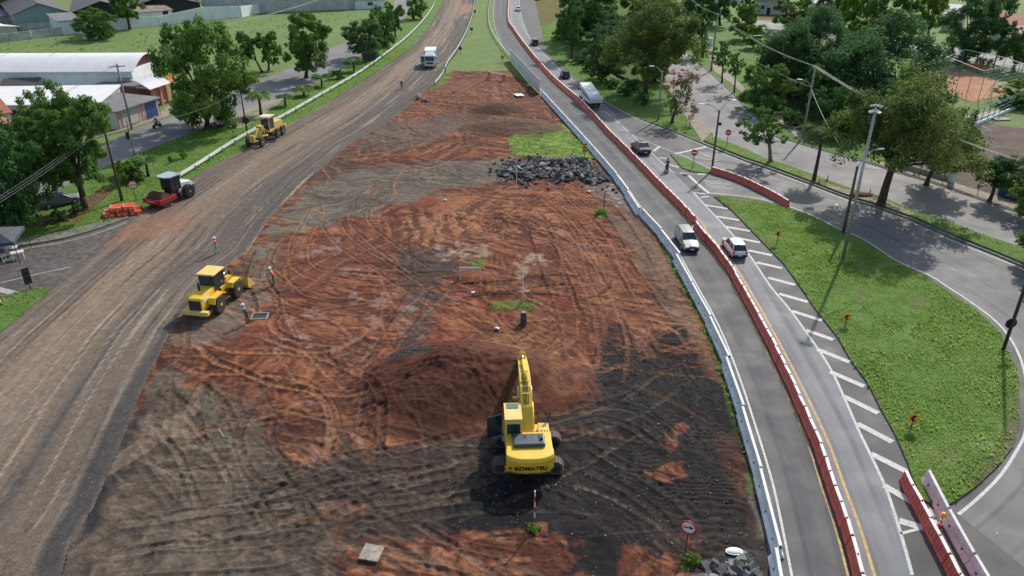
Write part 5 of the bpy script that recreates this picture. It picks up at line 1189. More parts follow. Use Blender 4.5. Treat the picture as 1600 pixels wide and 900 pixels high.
# ================================================================ VEHICLES
M_glass = mat('window_glass', (.03, .045, .055), .12, spec=.6); M_tyre = mat('tyre_rubber', (.028, .026, .025), .85, var=.4, scale=6); M_rim = mat('wheel_rim', (.45, .45, .46), .35, metal=.7)
M_tyred = mat('dusty_tyre', (.06, .048, .04), .95, var=.5, scale=4, bump=.3)
M_light = mat('headlight', (.75, .77, .78), .15); M_tail = mat('tail_light', (.45, .02, .02), .3); M_plate = mat('licence_plate', (.6, .6, .6), .5); M_blk = mat('black_trim', (.018, .018, .02), .5)
M_cy = mat('machine_yellow', (.84, .55, .03), .45, col2=(.74, .46, .04), scale=1.6, coat=.2, distort=.6); M_cyw = mat('faded_yellow', (.78, .58, .17), .6, var=.2, scale=3); M_gy = mat('grader_yellow', (.70, .47, .13), .6, var=.3, scale=3)
M_hood = mat('engine_cover_grey', (.06, .075, .095), .4); M_trk = mat('track_steel', (.15, .125, .105), .8, col2=(.07, .05, .04), scale=5, bump=.4); M_chrome = mat('chrome_rod', (.75, .75, .75), .15, metal=1)
M_mach = mat('machine_dark', (.03, .03, .032), .6)
def car(label, a, b, paint, kind='hatch', L=4.2, W=1.7, Hh=1.45, name='parked_car', group=None, front_first=True, z=.062, skylight=False):
    """a = pixel of the ground under the nose, b = under the tail (both at the centre line)"""
    (x0, y0), (x1, y1) = P(*a, z), P(*b, z); rz = math.atan2(y0-y1, x0-x1); cx, cy = (x0+x1)/2, (y0+y1)/2
    t = thing(name, label, 'car', (cx, cy, z), rz, group); hl, hw = L/2, W/2; belt = Hh*.62
    prof = {'hatch': [(-hl, .42, .80, .86), (-hl+.08, .30, belt-.02, .95), (-hl+.5, .2, belt+.02, 1), (0, .2, belt+.02, 1), (hl*.42, .2, belt-.02, 1), (hl*.80, .2, belt-.16, .97), (hl-.06, .28, belt-.26, .88), (hl, .38, .58, .80)],
            'sedan': [(-hl, .42, .74, .84), (-hl+.1, .30, belt-.03, .92), (-hl*.6, .2, belt+.02, 1), (0, .2, belt+.02, 1), (hl*.42, .2, belt-.02, 1), (hl*.80, .2, belt-.14, .96), (hl-.08, .28, belt-.24, .86), (hl, .38, .56, .78)]}[kind if kind in ('hatch', 'sedan') else 'hatch']
    secs = []
    for x, zb, zt_, k in prof:
        w = hw*k; m = (zb+zt_)/2
        secs.append([(x, -w*.90, zb), (x, w*.90, zb), (x, w, m-.05), (x, w*.97, zt_-.08), (x, w*.86, zt_), (x, 0, zt_+.025), (x, -w*.86, zt_), (x, -w*.97, zt_-.08), (x, -w, m-.05)])
    MB().loft(secs, smooth=False).build('body', paint, t, bevel=.03)
    xs = {'hatch': (-hl+.12, -hl+.55, hl*.12, hl*.44), 'sedan': (-hl*.66, -hl*.30, hl*.10, hl*.46), 'suv': (-hl+.08, -hl+.35, hl*.14, hl*.44)}[kind]
    r0, r1 = hw*.86, hw*.70; zr = Hh-.05
    g = MB(); g.add([(xs[0], -r0, belt), (xs[3], -r0, belt), (xs[3], r0, belt), (xs[0], r0, belt), (xs[1], -r1, zr), (xs[2], -r1, zr), (xs[2], r1, zr), (xs[1], r1, zr)], [[0, 1, 5, 4], [1, 2, 6, 5], [2, 3, 7, 6], [3, 0, 4, 7], [4, 5, 6, 7]])
    g.build('windows', M_glass, t)
    rf = MB(); secs = []
    for x, k, dz in ((xs[1]-.05, .93, -.02), (xs[1]+.15, 1, .03), ((xs[1]+xs[2])/2, 1.02, .05), (xs[2]-.15, 1, .03), (xs[2]+.04, .93, -.02)):
        w = r1*k+.03; secs.append([(x, -w, zr-.03), (x, w, zr-.03), (x, w*.9, zr+dz), (x, 0, zr+dz+.02), (x, -w*.9, zr+dz)])
    rf.loft(secs); rf.build('roof', paint, t, bevel=.02)
    pl = MB()
    for s in (-1, 1):
        for (xa, xb) in ((xs[0]+.02, xs[1]), (xs[3]-.02, xs[2])): pl.tube((xa, s*(r0-.01), belt), (xb, s*(r1+.01), zr), .045, n=5)
        xm = (xs[1]+xs[2])/2-.05; pl.tube((xm, s*(r0+.005), belt), (xm, s*(r1+.01), zr), .035, n=5)
    pl.build('pillars', paint, t)
    for i, (sx, sy) in enumerate(((-1, -1), (1, -1), (1, 1), (-1, 1))):
        w = MB(); w.wheel((0, 0, 0), .31, .20); o = w.build('wheel', M_tyre, t); o.location = (sx*L*.31, sy*(hw-.09), .31)
        q = MB(); q.tube((0, -sy*.02, 0), (0, sy*.104, 0), .19, .17, 12); q.build('rim', M_rim, o)
    for s in (-1, 1):
        MB().box((hl-.07, s*hw*.62, .62), (.16, .34, .15)).build('headlight', M_light, t, bevel=.02)
        MB().box((-hl+.03, s*hw*.76, .72 if kind != 'sedan' else .74), (.10, .20 if kind != 'sedan' else .34, .26 if kind != 'sedan' else .14)).build('tail_light', M_tail, t, bevel=.02)
        MB().box((hl*.36, s*(hw+.08), belt+.05), (.12, .16, .12)).build('mirror', M_blk, t, bevel=.02)
    MB().box((hl+.0, 0, .40), (.12, W*.86, .20)).build('front_bumper', M_blk, t, bevel=.03)
    MB().box((-hl-.0, 0, .42), (.12, W*.88, .22)).build('rear_bumper', M_blk if kind == 'hatch' else paint, t, bevel=.03)
    MB().box((hl+.0, 0, .585), (.05, W*.42, .10)).build('grille', M_blk, t)
    MB().box((-hl-.065, 0, .5), (.02, .4, .13)).build('licence_plate', M_plate, t); MB().box((hl+.065, 0, .42), (.02, .4, .13)).build('licence_plate', M_plate, t)
    return t
M_silver = mat('silver_paint', (.16, .17, .18), .4, metal=.2, coat=.2); M_wht = mat('white_paint', (.76, .77, .77), .3, coat=.6); M_navy = mat('dark_grey_paint', (.035, .038, .045), .35, coat=.15); M_blackp = mat('black_paint', (.018, .018, .02), .35, coat=.2)
car('silver hatchback coming toward the lens in the left lane', (1083, 399), (1062, 366), M_silver, 'suv', L=4.3, Hh=1.5, W=1.66, name='car')
car('white boxy hatchback driving away beside the hatched markings', (1136, 379), (1157, 409), M_wht, 'hatch', L=3.9, Hh=1.44, W=1.6, name='car')
car('dark grey sedan driving away, next to the ramp junction', (990, 226), (1012, 247), M_navy, 'sedan', L=4.6, W=1.78, Hh=1.46, name='car')
car('small dark hatchback driving right behind the flatbed truck ahead', (879, 114), (887, 128), M_blackp, 'hatch', L=3.9, name='car')
car('black hatchback driving under the shade of the roadside trees', (832, 65), (839, 75), M_blackp, 'suv', L=4.0, Hh=1.55, name='car')
car('white car driving away at the top of the right lane', (808, 13), (811, 21), M_wht, 'sedan', L=4.2, name='car')
car('white car parked off the road at the top on red earth', (838, 5), (843, -4), M_wht, 'suv', L=4.2, name='parked_car', z=.05)
car('white car parked under the large spreading tree by the side street', (350, 200), (341, 188), M_wht, 'hatch', L=4.0, z=.04)
car('silver car parked in the shade of the leafy tree at the left', (112, 316), (78, 323), M_silver, 'sedan', L=4.3, z=.03)
car('dark pickup half hidden behind the bright green bush', (224, 284), (185, 270), M_navy, 'suv', L=4.6, Hh=1.7, z=.04)
car('dark car parked far off under the tall tree beyond the court', (1450, 82), (1468, 80), M_navy, 'sedan', z=.06)
# ---- flatbed truck with long white load
def place(label, cat, name, a, b, z=.062):
    (x0, y0), (x1, y1) = P(*a, z), P(*b, z); return thing(name, label, cat, ((x0+x1)/2, (y0+y1)/2, z), math.atan2(y0-y1, x0-x1))
M_pvc = mat('white_pipes', (.80, .80, .77), .4, var=.1, scale=1); M_tw = mat('truck_white', (.68, .70, .70), .4, var=.1, scale=1)
t = place('white flatbed truck loaded with long white pipes, driving away', 'truck', 'flatbed_truck', (911, 152), (934, 174))
def wheels(t, spots, r, w, rm, m=M_tyre, lug=0, rr=.55):
    for (x, y) in spots:
        s = 1 if y > 0 else -1
        o = MB().wheel((0, 0, 0), r, w, lug=lug, n=24).build('wheel', m, t); o.location = (x, y, r)
        q = MB(); q.tube((0, -s*w*.3, 0), (0, s*w*.42, 0), r*rr*1.1, r*rr, 14); q.tube((0, s*w*.42, 0), (0, s*w*.52, 0), r*.2, r*.18, 8); q.build('rim', rm, o)
MB().box((0, 0, .72), (7.6, .9, .22)).build('chassis', M_blk, t)
MB().box((-1.0, 0, 1.08), (5.6, 2.35, .16)).build('bed', M_tw, t)
for s in (-1, 1): MB().box((-1.0, s*1.17, 1.32), (5.6, .06, .42)).build('side_board', M_tw, t)
MB().box((-3.8, 0, 1.30), (.06, 2.35, .5)).build('tail_board', M_tw, t)
c = MB(); c.prism([(2.0, .75), (3.95, .75), (4.0, 1.5), (3.75, 2.45), (3.5, 2.55), (2.0, 2.55)], -1.1, 1.1); c.build('cab', M_tw, t, bevel=.06)
MB().prism([(3.99, 1.55), (4.02, 1.55), (3.78, 2.35), (3.75, 2.35)], -.95, .95).build('windscreen', M_glass, t)
for s in (-1, 1): MB().box((3.1, s*1.105, 1.95), (.8, .03, .6)).build('side_window', M_glass, t); MB().box((3.7, s*1.3, 1.9), (.12, .2, .4)).build('mirror', M_blk, t)
wheels(t, [(2.9, -.98), (2.9, .98), (-2.0, -.95), (-2.0, .95)], .48, .34, M_rim)
for k in range(6):
    MB().tube((-4.5, -.92+k*.37, 1.75+.02*(k % 2)), (3.9, -.92+k*.37, 2.85), .17, n=10).build('pipe', M_pvc, t)
MB().box((1.85, 0, 1.9), (.1, 2.3, 1.6)).build('load_frame', M_tw, t)
for s in (-1, 1): MB().box((-3.9, s*.95, .95), (.06, .3, .14)).build('tail_light', M_tail, t)
for x, s in ((-2.6, -1), (.6, -1)): MB().tube((x, s*1.22, 1.2), (x, s*1.22, 2.7), .04, n=6).build('stake', M_steel, t)
# ---- white and blue box truck facing the lens
M_blue = mat('truck_blue', (.03, .12, .42), .4); M_lblue = mat('truck_light_blue', (.22, .50, .68), .4, var=.4, scale=.8)
t = place('white and blue delivery truck with open doors on the dirt road', 'truck', 'box_truck', (670, 114), (676, 92), .1)
MB().box((-.2, 0, .75), (7.2, .9, .25)).build('chassis', M_blk, t)
MB().box((-1.1, 0, 2.15), (5.0, 2.4, 2.4)).build('cargo_box', M_lblue, t, bevel=.04)
MB().box((-1.1, 0, 3.37), (5.02, 2.42, .06)).build('box_roof', M_wht, t)
c = MB(); c.prism([(1.55, .6), (3.5, .6), (3.55, 1.5), (3.3, 2.6), (3.0, 2.75), (1.55, 2.8)], -1.12, 1.12); c.build('cab', M_wht, t, bevel=.08)
d = MB(); d.prism([(1.5, 2.75), (2.9, 2.75), (1.7, 3.3), (1.5, 3.3)], -.95, .95); d.build('wind_deflector', M_wht, t, bevel=.04)
MB().prism([(3.545, 1.55), (3.575, 1.55), (3.35, 2.45), (3.32, 2.45)], -1.0, 1.0).build('windscreen', M_glass, t)
MB().box((3.54, 0, 1.12), (.05, 1.5, .42)).build('grille', M_hood, t)
MB().box((3.55, 0, .7), (.2, 2.2, .35)).build('front_bumper', M_wht, t, bevel=.04)
for s in (-1, 1):
    MB().box((3.6, s*.85, .85), (.1, .36, .2)).build('headlight', M_light, t); MB().box((2.9, s*1.55, 1.7), (.06, .85, 1.5), rz=s*.25).build('door', M_blue if s < 0 else M_wht, t, bevel=.02); MB().box((3.45, s*1.3, 2.2), (.1, .2, .4)).build('mirror', M_blk, t)
wheels(t, [(2.5, -1), (2.5, 1), (-2.2, -1), (-2.2, 1)], .48, .32, M_rim)
# ---- motorcycles with riders
M_skin = mat('skin', (.30, .17, .11), .6); M_jean = mat('blue_jeans', (.05, .07, .11), .9); M_jack = mat('dark_jacket', (.03, .032, .038), .8); M_helm = mat('helmet', (.6, .6, .6), .3); M_shoe = mat('dark_boots', (.03, .025, .02), .8)
M_hiviz = mat('hi_vis_yellow', (.55, .75, .08), .7); M_orgv = mat('orange_vest', (.75, .16, .06), .7); M_teal = mat('teal_shirt', (.25, .42, .45), .8, var=.4, scale=9); M_kh = mat('olive_trousers', (.10, .09, .06), .9); M_hat = mat('hard_hat', (.82, .82, .80), .35)
def figure(t, J, radii, m, name='body', parts=()):
    """J: dict name->(x,y,z); edges list; one skinned surface"""
    E = [('pel', 'bel'), ('bel', 'che'), ('che', 'nek'), ('nek', 'hed'), ('che', 'shL'), ('shL', 'elL'), ('elL', 'wrL'), ('wrL', 'haL'), ('che', 'shR'), ('shR', 'elR'), ('elR', 'wrR'), ('wrR', 'haR'), ('pel', 'hiL'), ('hiL', 'knL'), ('knL', 'anL'), ('anL', 'toL'), ('pel', 'hiR'), ('hiR', 'knR'), ('knR', 'anR'), ('anR', 'toR')]
    ks = list(J); me = bpy.data.meshes.new(name); me.from_pydata([J[k] for k in ks], [(ks.index(a), ks.index(b)) for a, b in E], [])
    o = bpy.data.objects.new(name, me); link(o); o.parent = t
    s = o.modifiers.new('Skin', 'SKIN')
    rd = dict(pel=.135, bel=.125, che=.15, nek=.055, hed=.09, shL=.075, shR=.075, elL=.048, elR=.048, wrL=.034, wrR=.034, haL=.03, haR=.03, hiL=.10, hiR=.10, knL=.064, knR=.064, anL=.045, anR=.045, toL=.04, toR=.04)
    for i, k in enumerate(ks):
        v = me.skin_vertices[0].data[i] if me.skin_vertices else None
    return o, ks, rd
def person(label, base, ang, shirt, vest=None, pants=None, hat=None, pose='stand', z=.1, cat='person', parent=None, loc=None, scale=1.0):
    if parent is None:
        X, Y = P(*base); t = thing('person', label, cat, (X, Y, z), ang)
    else: t = thing('person', label, cat, loc, ang)
    if pose == 'ride':
        J = dict(pel=(-.15, 0, .82), bel=(-.10, 0, 1.0), che=(.02, 0, 1.26), nek=(.06, 0, 1.43), hed=(.10, 0, 1.60), shL=(.03, .2, 1.36), elL=(.22, .27, 1.14), wrL=(.42, .27, 1.05), haL=(.52, .26, 1.04), shR=(.03, -.2, 1.36), elR=(.22, -.27, 1.14), wrR=(.42, -.27, 1.05), haR=(.52, -.26, 1.04), hiL=(-.1, .11, .80), knL=(.30, .18, .68), anL=(.10, .17, .33), toL=(.26, .18, .28), hiR=(-.1, -.11, .80), knR=(.30, -.18, .68), anR=(.10, -.17, .33), toR=(.26, -.18, .28))
    else:
        st = .16 if pose == 'walk' else .04; ar = {'stand': 0, 'walk': .18, 'reach': .35, 'tool': .3}[pose]; bd = .12 if pose in ('tool', 'reach') else .02
        J = dict(pel=(0, 0, .93), bel=(bd*.3, 0, 1.08), che=(bd, 0, 1.30), nek=(bd*1.3, 0, 1.47), hed=(bd*1.5+.02, 0, 1.62), shL=(bd, .2, 1.39), elL=(bd+ar*.5, .26, 1.13), wrL=(bd+.05+ar, .22, .95+ar*.6), haL=(bd+.08+ar*1.15, .21, .87+ar*.7), shR=(bd, -.2, 1.39), elR=(bd-ar*.2+(.2 if pose in ('tool', 'reach') else 0), -.26, 1.13), wrR=(bd+.03+(ar if pose in ('tool', 'reach') else -ar*.4), -.23, .92+(ar*.5 if pose in ('tool', 'reach') else 0)), haR=(bd+.06+(ar*1.15 if pose in ('tool', 'reach') else -ar*.4), -.22, .84+(ar*.55 if pose in ('tool', 'reach') else 0)), hiL=(0, .10, .90), knL=(st, .11, .50), anL=(st*.8, .11, .10), toL=(st*.8+.17, .13, .05), hiR=(0, -.10, .90), knR=(-st*.3+.03, -.11, .50), anR=(-st*1.4, -.11, .10), toR=(-st*1.4+.17, -.13, .05))
    o, ks, rd = figure(t, J, None, M_skin)
    J2 = {k: J[k] for k in ks}
    # apply the skin via ops-free evaluation
    sk = o.data.skin_vertices
    if not sk:
        bpy.context.view_layer.update()
        with bpy.context.temp_override(object=o, active_object=o, selected_objects=[o]):
            pass
    for i, k in enumerate(ks):
        if o.data.skin_vertices: o.data.skin_vertices[0].data[i].radius = (rd[k], rd[k]*(.8 if k in ('che', 'bel', 'pel') else 1)); o.data.skin_vertices[0].data[i].use_root = (k == 'pel')
    ss = o.modifiers.new('Sub', 'SUBSURF'); ss.levels = 1; ss.render_levels = 1
    o.data.materials.append(shirt); o.data.materials.append(pants or M_kh); o.data.materials.append(M_skin); o.data.materials.append(M_shoe)
    ev = o.evaluated_get(bpy.context.evaluated_depsgraph_get()); me = bpy.data.meshes.new_from_object(ev)
    me.materials.clear()
    for m in (shirt, pants or M_kh, M_skin, M_shoe): me.materials.append(m)
    for p_ in me.polygons:
        c = p_.center; p_.use_smooth = True
        lim = .17; d = min((Vector(J[k])-c).length for k in ('haL', 'haR'))
        if c.z > J['nek'][2]-.01 or d < .09: p_.material_index = 2
        elif c.z < J['anL'][2]+.05 and min((Vector(J[k])-c).length for k in ('anL', 'anR', 'toL', 'toR')) < .2: p_.material_index = 3
        elif c.z < J['pel'][2]+.03 and min((Vector(J[k])-c).length for k in ('hiL', 'hiR', 'knL', 'knR', 'anL', 'anR', 'pel')) < min((Vector(J[k])-c).length for k in ('elL', 'elR', 'wrL', 'wrR', 'che', 'bel')): p_.material_index = 1
        else: p_.material_index = 0
    o.modifiers.clear(); o.data = me
    hx, hy, hz = J['hed']; MB().ball((hx-.0, hy, hz+.02), .105, sq=(1, .82, 1.2)).build('head', M_skin, t)
    MB().box((hx+.105, 0, hz+.01), (.04, .03, .05)).build('nose', M_skin, t)
    # fingers: five short tapered ones per hand
    for k, e in (('haL', 'wrL'), ('haR', 'wrR')):
        f = MB(); h_ = Vector(J[k]); d = (h_-Vector(J[e])).normalized(); sdv = Vector((0, 1, 0)).cross(d).normalized()
        for q in range(4):
            s0 = h_+Vector((0, 1, 0)).lerp(sdv, .5).normalized()*((q-1.5)*.017); f.path([s0, s0+d*.045+Vector((0, 0, -.005)), s0+d*(.075 if q in (1, 2) else .062)-Vector((0, 0, .02))], [.01, .009, .007], 5)
        f.path([h_-d*.03, h_-d*.01+sdv*.04, h_+d*.02+sdv*.05], [.012, .01, .008], 5); f.build('fingers', M_skin, t)
    if hat:
        b = MB(); b.ball((hx, hy, hz+.07), .145, sq=(1.05, .95, .85)); b.tube((hx+.02, hy, hz+.05), (hx+.02, hy, hz+.07), .18, .165, 14); b.build('helmet' if pose == 'ride' else 'hard_hat', hat, t)
    else: MB().ball((hx-.02, hy, hz+.06), .115, sq=(1, .9, 1)).build('hair', M_shoe, t)
    if vest:
        secs = []
        for k, r in (('pel', .175), ('bel', .17), ('che', .195), ('nek', .10)):
            c = Vector(J[k]); zz = c.z+(.03 if k == 'pel' else 0)-(.06 if k == 'nek' else 0); secs.append([(c.x+r*.82*math.cos(a), c.y+r*1.05*math.sin(a), zz) for a in np.linspace(0, 2*math.pi, 12, endpoint=False)])
        MB().loft(secs, smooth=True).build('vest', vest, t)
    t.scale = (scale,)*3
    return t
def motorcycle(label, a, b, rider_label, rz=None):
    (x0, y0), (x1, y1) = P(*a), P(*b); rz = math.atan2(y0-y1, x0-x1); cx, cy = (x0+x1)/2, (y0+y1)/2
    t = thing('motorcycle', label, 'motorcycle', (cx, cy, .06), rz)
    for x in (-.62, .64):
        o = MB().wheel((0, 0, 0), .3, .1, n=20).build('wheel', M_tyre, t); o.location = (x, 0, .3)
        MB().tube((0, -.03, 0), (0, .03, 0), .19, n=14).build('rim', M_rim, o)
    b_ = MB(); b_.path([(-.62, 0, .3), (-.2, 0, .42), (.2, 0, .45), (.45, 0, .8)], [.05, .07, .07, .05]); b_.box((0, 0, .42), (.42, .22, .3)); b_.build('frame_and_engine', M_mach, t)
    s = MB(); s.loft([[(x, w*c, z+h*d) for c, d in ((-1, 0), (1, 0), (1, 1), (-1, 1))] for x, w, z, h in ((-.72, .09, .74, .08), (-.3, .13, .72, .08), (.0, .10, .72, .08))]); s.build('seat', M_blk, t)
    MB().ball((.18, 0, .74), .17, sq=(1.3, .7, .7)).build('fuel_tank', M_navy, t)
    f = MB(); [f.tube((.64, q*.07, .3), (.42, q*.07, .92), .025) for q in (-1, 1)]; f.tube((.42, -.32, 1.0), (.42, .32, 1.0), .02); f.build('fork_and_handlebar', M_steel, t)
    MB().box((.55, 0, .85), (.1, .16, .16)).build('headlight', M_light, t, bevel=.03); MB().box((-.78, 0, .72), (.06, .12, .08)).build('tail_light', M_tail, t)
    person(rider_label, None, rz, M_jack, pants=M_jean, hat=M_helm if 'left' in rider_label else M_blk, pose='ride', parent=1, loc=(cx-.05*math.cos(rz), cy-.05*math.sin(rz), .06))
motorcycle('dark motorcycle driving away between the red barriers and the grass triangle', (1039, 262), (1045, 275), 'person in dark clothes riding the motorcycle on the right hand road')
motorcycle('dark motorcycle on the side street at the left', (240, 202), (252, 198), 'person with a pale helmet riding the motorcycle on the left side street')
# ---- excavator
def excavator():
    cx, cy = .92, 35.6; t = thing('excavator', 'large yellow excavator seen from behind on the dark gravel', 'excavator', (cx, cy, .06), R(90))
    # undercarriage stands across (along local y); local +x points away from the lens
    uc = t
    for s in (-1, 1):
        pr = []; n = 12; L, r = 1.62, .46
        for i in range(n+1): a = -math.pi/2+math.pi*i/n; pr.append((L+r*math.cos(a), r+r*math.sin(a)))
        for i in range(n+1): a = math.pi/2+math.pi*i/n; pr.append((-L+r*math.cos(a), r+r*math.sin(a)))
        tr = MB(); tr.prism(pr, s*1.2-.30, s*1.2+.30, ax='x')
        ob = tr.build('track', M_trk, t)
        sh = MB(); per = 2*math.pi*r+4*L; N = 46
        for k in range(N):
            q = per*k/N
            if q < 2*L: y, z, a = -L+q, 2*r+.02, 0
            elif q < 2*L+math.pi*r: th = (q-2*L)/r; y, z, a = L+(r+.02)*math.sin(th), r+(r+.02)*math.cos(th), -th
            elif q < 4*L+math.pi*r: y, z, a = L-(q-2*L-math.pi*r), -.01, 0
            else: th = (q-4*L-math.pi*r)/r; y, z, a = -L-(r+.02)*math.sin(th), r-(r+.02)*math.cos(th), -th
            sh.box((s*1.2, y, z), (.64, .055, .05), rx=a)
        sh.build('track_shoes', M_trk, ob)
        fr = MB(); fr.box((s*1.2-.02*s, 0, .46), (.66, 2.7, .42)); fr.build('track_frame', M_cy, ob)
        [MB().tube((s*1.2-.33, y, .46), (s*1.2+.33, y, .46), .30, n=16).build('sprocket', M_mach, ob) for y in (-1.62, 1.62)]
    MB().box((0, 0, .62), (2.0, 1.6, .45)).build('chassis', M_cy, t, bevel=.05); MB().tube((0, 0, .8), (0, 0, 1.12), .75, n=24).build('slew_ring', M_mach, t)
    # house: local x forward (away from lens) rotated a little
    h = bpy.data.objects.new('upper_structure', None)
    def rot(o): o.parent = t; o.rotation_euler = (0, 0, R(3)); return o
    dk = MB(); dk.prism([(-2.0, -1.34), (1.45, -1.34), (1.45, 1.34), (-2.0, 1.34)], 1.12, 1.42, ax='z'); deck = rot(dk.build('deck', M_cy, t, bevel=.03))
    cw = MB(); secs = []
    for y in np.linspace(-1.36, 1.36, 13):
        k = 1-(abs(y)/1.36)**3; x = -2.35-.42*k; secs.append([(-1.75, y, 1.05), (x+.12, y, 1.05), (x, y, 1.25), (x, y, 1.95), (x+.12, y, 2.12), (-1.75, y, 2.16)])
    cw.loft(secs); rot(cw.build('counterweight', M_cy, t, bevel=.05))
    bd = MB(); bd.box((-1.05, 0, 1.78), (1.6, 2.66, .74)); rot(bd.build('engine_house', M_cy, t, bevel=.05))
    hd = MB(); hd.box((-1.18, .0, 2.27), (1.05, 1.85, .26)); hood = rot(hd.build('engine_hood', M_hood, t, bevel=.09, seg=3))
    v = MB(); [v.box((-1.05, y, 2.405), (.55, .035, .012)) for y in (-.55, -.2, .1, .38)]; [v.box((-1.2+.06*i, -.62, 2.405), (.02, .22, .014)) for i in range(6)]; [v.box((-1.15+.07*i, .25, 2.405), (.02, .16, .014)) for i in range(5)]; v.build('vents', M_mach, hood)
    ex = MB(); ex.tube((-1.25, -.72, 2.3), (-1.25, -.72, 2.55), .09, n=12); ex.build('exhaust', M_mach, hood)
    gr = MB()
    for i in range(4): gr.box((-.1+.0*i, -.62-.2*i, 1.95), (.5, .05, .02))
    for i in range(3): gr.box((-.45, .5+.22*i, 2.16), (.42, .10, .02))
    rot(gr.build('vent_grille', M_mach, t))
    sd = MB(); sd.box((.35, -1.0, 1.62), (1.3, .66, .5)); rot(sd.build('side_box', M_cy, t, bevel=.04))
    sp = MB(); [sp.box((-.05+.42*i, -1.0, 1.878), (.3, .5, .02)) for i in range(3)]; rot(sp.build('steps', M_cyw, t))
    # cab on the left (+y side)
    cb = MB(); cb.prism([(-.35, 1.42), (1.45, 1.42), (1.75, 2.0), (1.55, 2.95), (1.3, 3.08), (-.35, 3.08)], .36, 1.34); cab = rot(cb.build('cab', M_glass, t, bevel=.04))
    cf = MB(); cf.prism([(-.40, 3.07), (1.30, 3.07), (1.30, 3.18), (-.40, 3.2)], .33, 1.37); cf.box((-.36, .40, 2.25), (.12, .12, 1.66)); cf.box((-.36, 1.30, 2.25), (.12, .12, 1.66)); cf.box((-.36, .85, 1.62), (.1, 1.0, .45)); cf.box((.5, 1.35, 2.25), (.09, .05, 1.66)); cf.box((.5, .35, 2.25), (.09, .05, 1.66)); cf.box((-.36, .85, 2.98), (.1, 1.0, .22)); cf.box((.5, 1.35, 1.6), (1.9, .05, .4))
    cf.build('cab_frame', M_cyw, cab, bevel=.02)
    sk = MB(); sk.box((.95, .85, 3.2), (.5, .72, .05)); sk.build('skylight', mat('skylight', (.10, .20, .17), .2), cab, bevel=.02)
    st = MB(); st.box((.3, .85, 1.75), (.5, .5, .6)); st.build('seat', M_mach, cab)
    # boom: foot at (.3, 1.8) peak, tip
    def beam(pts, hs, w, y, name, m, par):
        b = MB(); secs = []
        for i, (x, z) in enumerate(pts):
            a = pts[max(0, i-1)]; c = pts[min(len(pts)-1, i+1)]; d = Vector((c[0]-a[0], c[1]-a[1])).normalized(); nx, nz = -d.y, d.x
            hh = hs[i]/2; ww = w[i]/2; secs.append([(x-nx*hh, y-ww, z-nz*hh), (x-nx*hh, y+ww, z-nz*hh), (x+nx*hh, y+ww, z+nz*hh), (x+nx*hh, y-ww, z+nz*hh)])
        b.loft(secs); return b.build(name, m, par, bevel=.03)
    bm_ = rot(beam([(.15, 1.75), (1.2, 2.75), (2.3, 3.35), (3.3, 3.6), (4.6, 3.62), (5.75, 3.5)], [.5, .78, .95, .86, .66, .45], [.72, .72, .70, .68, .62, .54], -.02, 'boom', M_cy, t))
    for y in (-.42, .38):
        q = MB(); q.tube((1.0, y, 1.3), (2.2, y, 2.55), .11, n=12); q.build('boom_cylinder', M_cy, bm_); q = MB(); q.tube((2.2, y, 2.55), (2.9, y, 3.25), .06, n=10); q.build('cylinder_rod', M_chrome, bm_)
    q = MB(); q.tube((2.6, -.02, 4.05), (4.4, -.02, 4.2), .12, n=12); q.build('arm_cylinder', M_cy, bm_); q = MB(); q.tube((4.4, -.02, 4.2), (5.7, -.02, 4.1), .06, n=10); q.build('cylinder_rod', M_chrome, bm_)
    hs_ = MB(); [hs_.path([(.5, -.14+.09*i, 2.45), (1.5, -.14+.09*i, 3.55), (2.6, -.14+.09*i, 3.98), (4.3, -.1+.07*i, 3.98)], .022, 5) for i in range(4)]; hs_.build('hydraulic_hoses', M_mach, bm_)
    cl = MB(); [cl.box((x, -.02, z), (.05, .5, .05)) for x, z in ((1.6, 3.62), (2.5, 3.95), (3.4, 4.05), (4.2, 3.98))]; cl.build('hose_clamps', M_cyw, bm_)
    ar = rot(beam([(5.2, 4.15), (5.9, 3.5), (6.9, 2.7), (7.7, 2.05)], [.34, .66, .52, .34], [.42, .44, .40, .34], -.02, 'arm', M_cy, t))
    q = MB(); q.tube((5.55, -.02, 4.25), (6.6, -.02, 3.35), .09, n=10); q.build('bucket_cylinder', M_cy, ar); q = MB(); q.tube((6.6, -.02, 3.35), (7.4, -.02, 2.6), .05, n=8); q.build('cylinder_rod', M_chrome, ar)
    bk = MB(); secs = []
    pr = [(7.7, 2.2), (8.15, 1.9), (8.35, 1.4), (8.2, .9), (7.8, .65), (7.45, .75), (7.85, .85), (8.1, 1.3), (8.0, 1.75), (7.6, 1.95)]
    bk.prism(pr, -.62, .58); bk.prism([(7.7, 2.15), (8.3, 1.4), (7.8, .7), (7.2, 1.3)], -.62, -.58); bk.prism([(7.7, 2.15), (8.3, 1.4), (7.8, .7), (7.2, 1.3)], .54, .58); rot(bk.build('bucket', M_trk, t))
    mi = MB(); mi.path([(1.2, -1.3, 1.5), (1.2, -1.35, 2.3)], .025, 6); mi.box((1.2, -1.38, 2.3), (.06, .2, .34)); rot(mi.build('mirror', M_mach, t))
    hr = MB(); hr.path([(1.0, -1.3, 1.9), (1.0, -1.3, 2.5), (.5, -1.3, 2.55), (.1, -1.3, 2.1)], .02, 6); hr.path([(1.3, -.7, 1.9), (1.3, -.7, 2.45), (1.3, -1.2, 2.45), (1.3, -1.2, 1.9)], .02, 6); rot(hr.build('handrail', M_mach, t))
    dr = MB(); dr.box((.35, 1.95, 2.2), (.95, .06, 1.5), rz=R(-70)); dr.box((.1, 1.42, 1.3), (.5, .2, .3)); rot(dr.build('open_door', M_glass, t, bevel=.02))
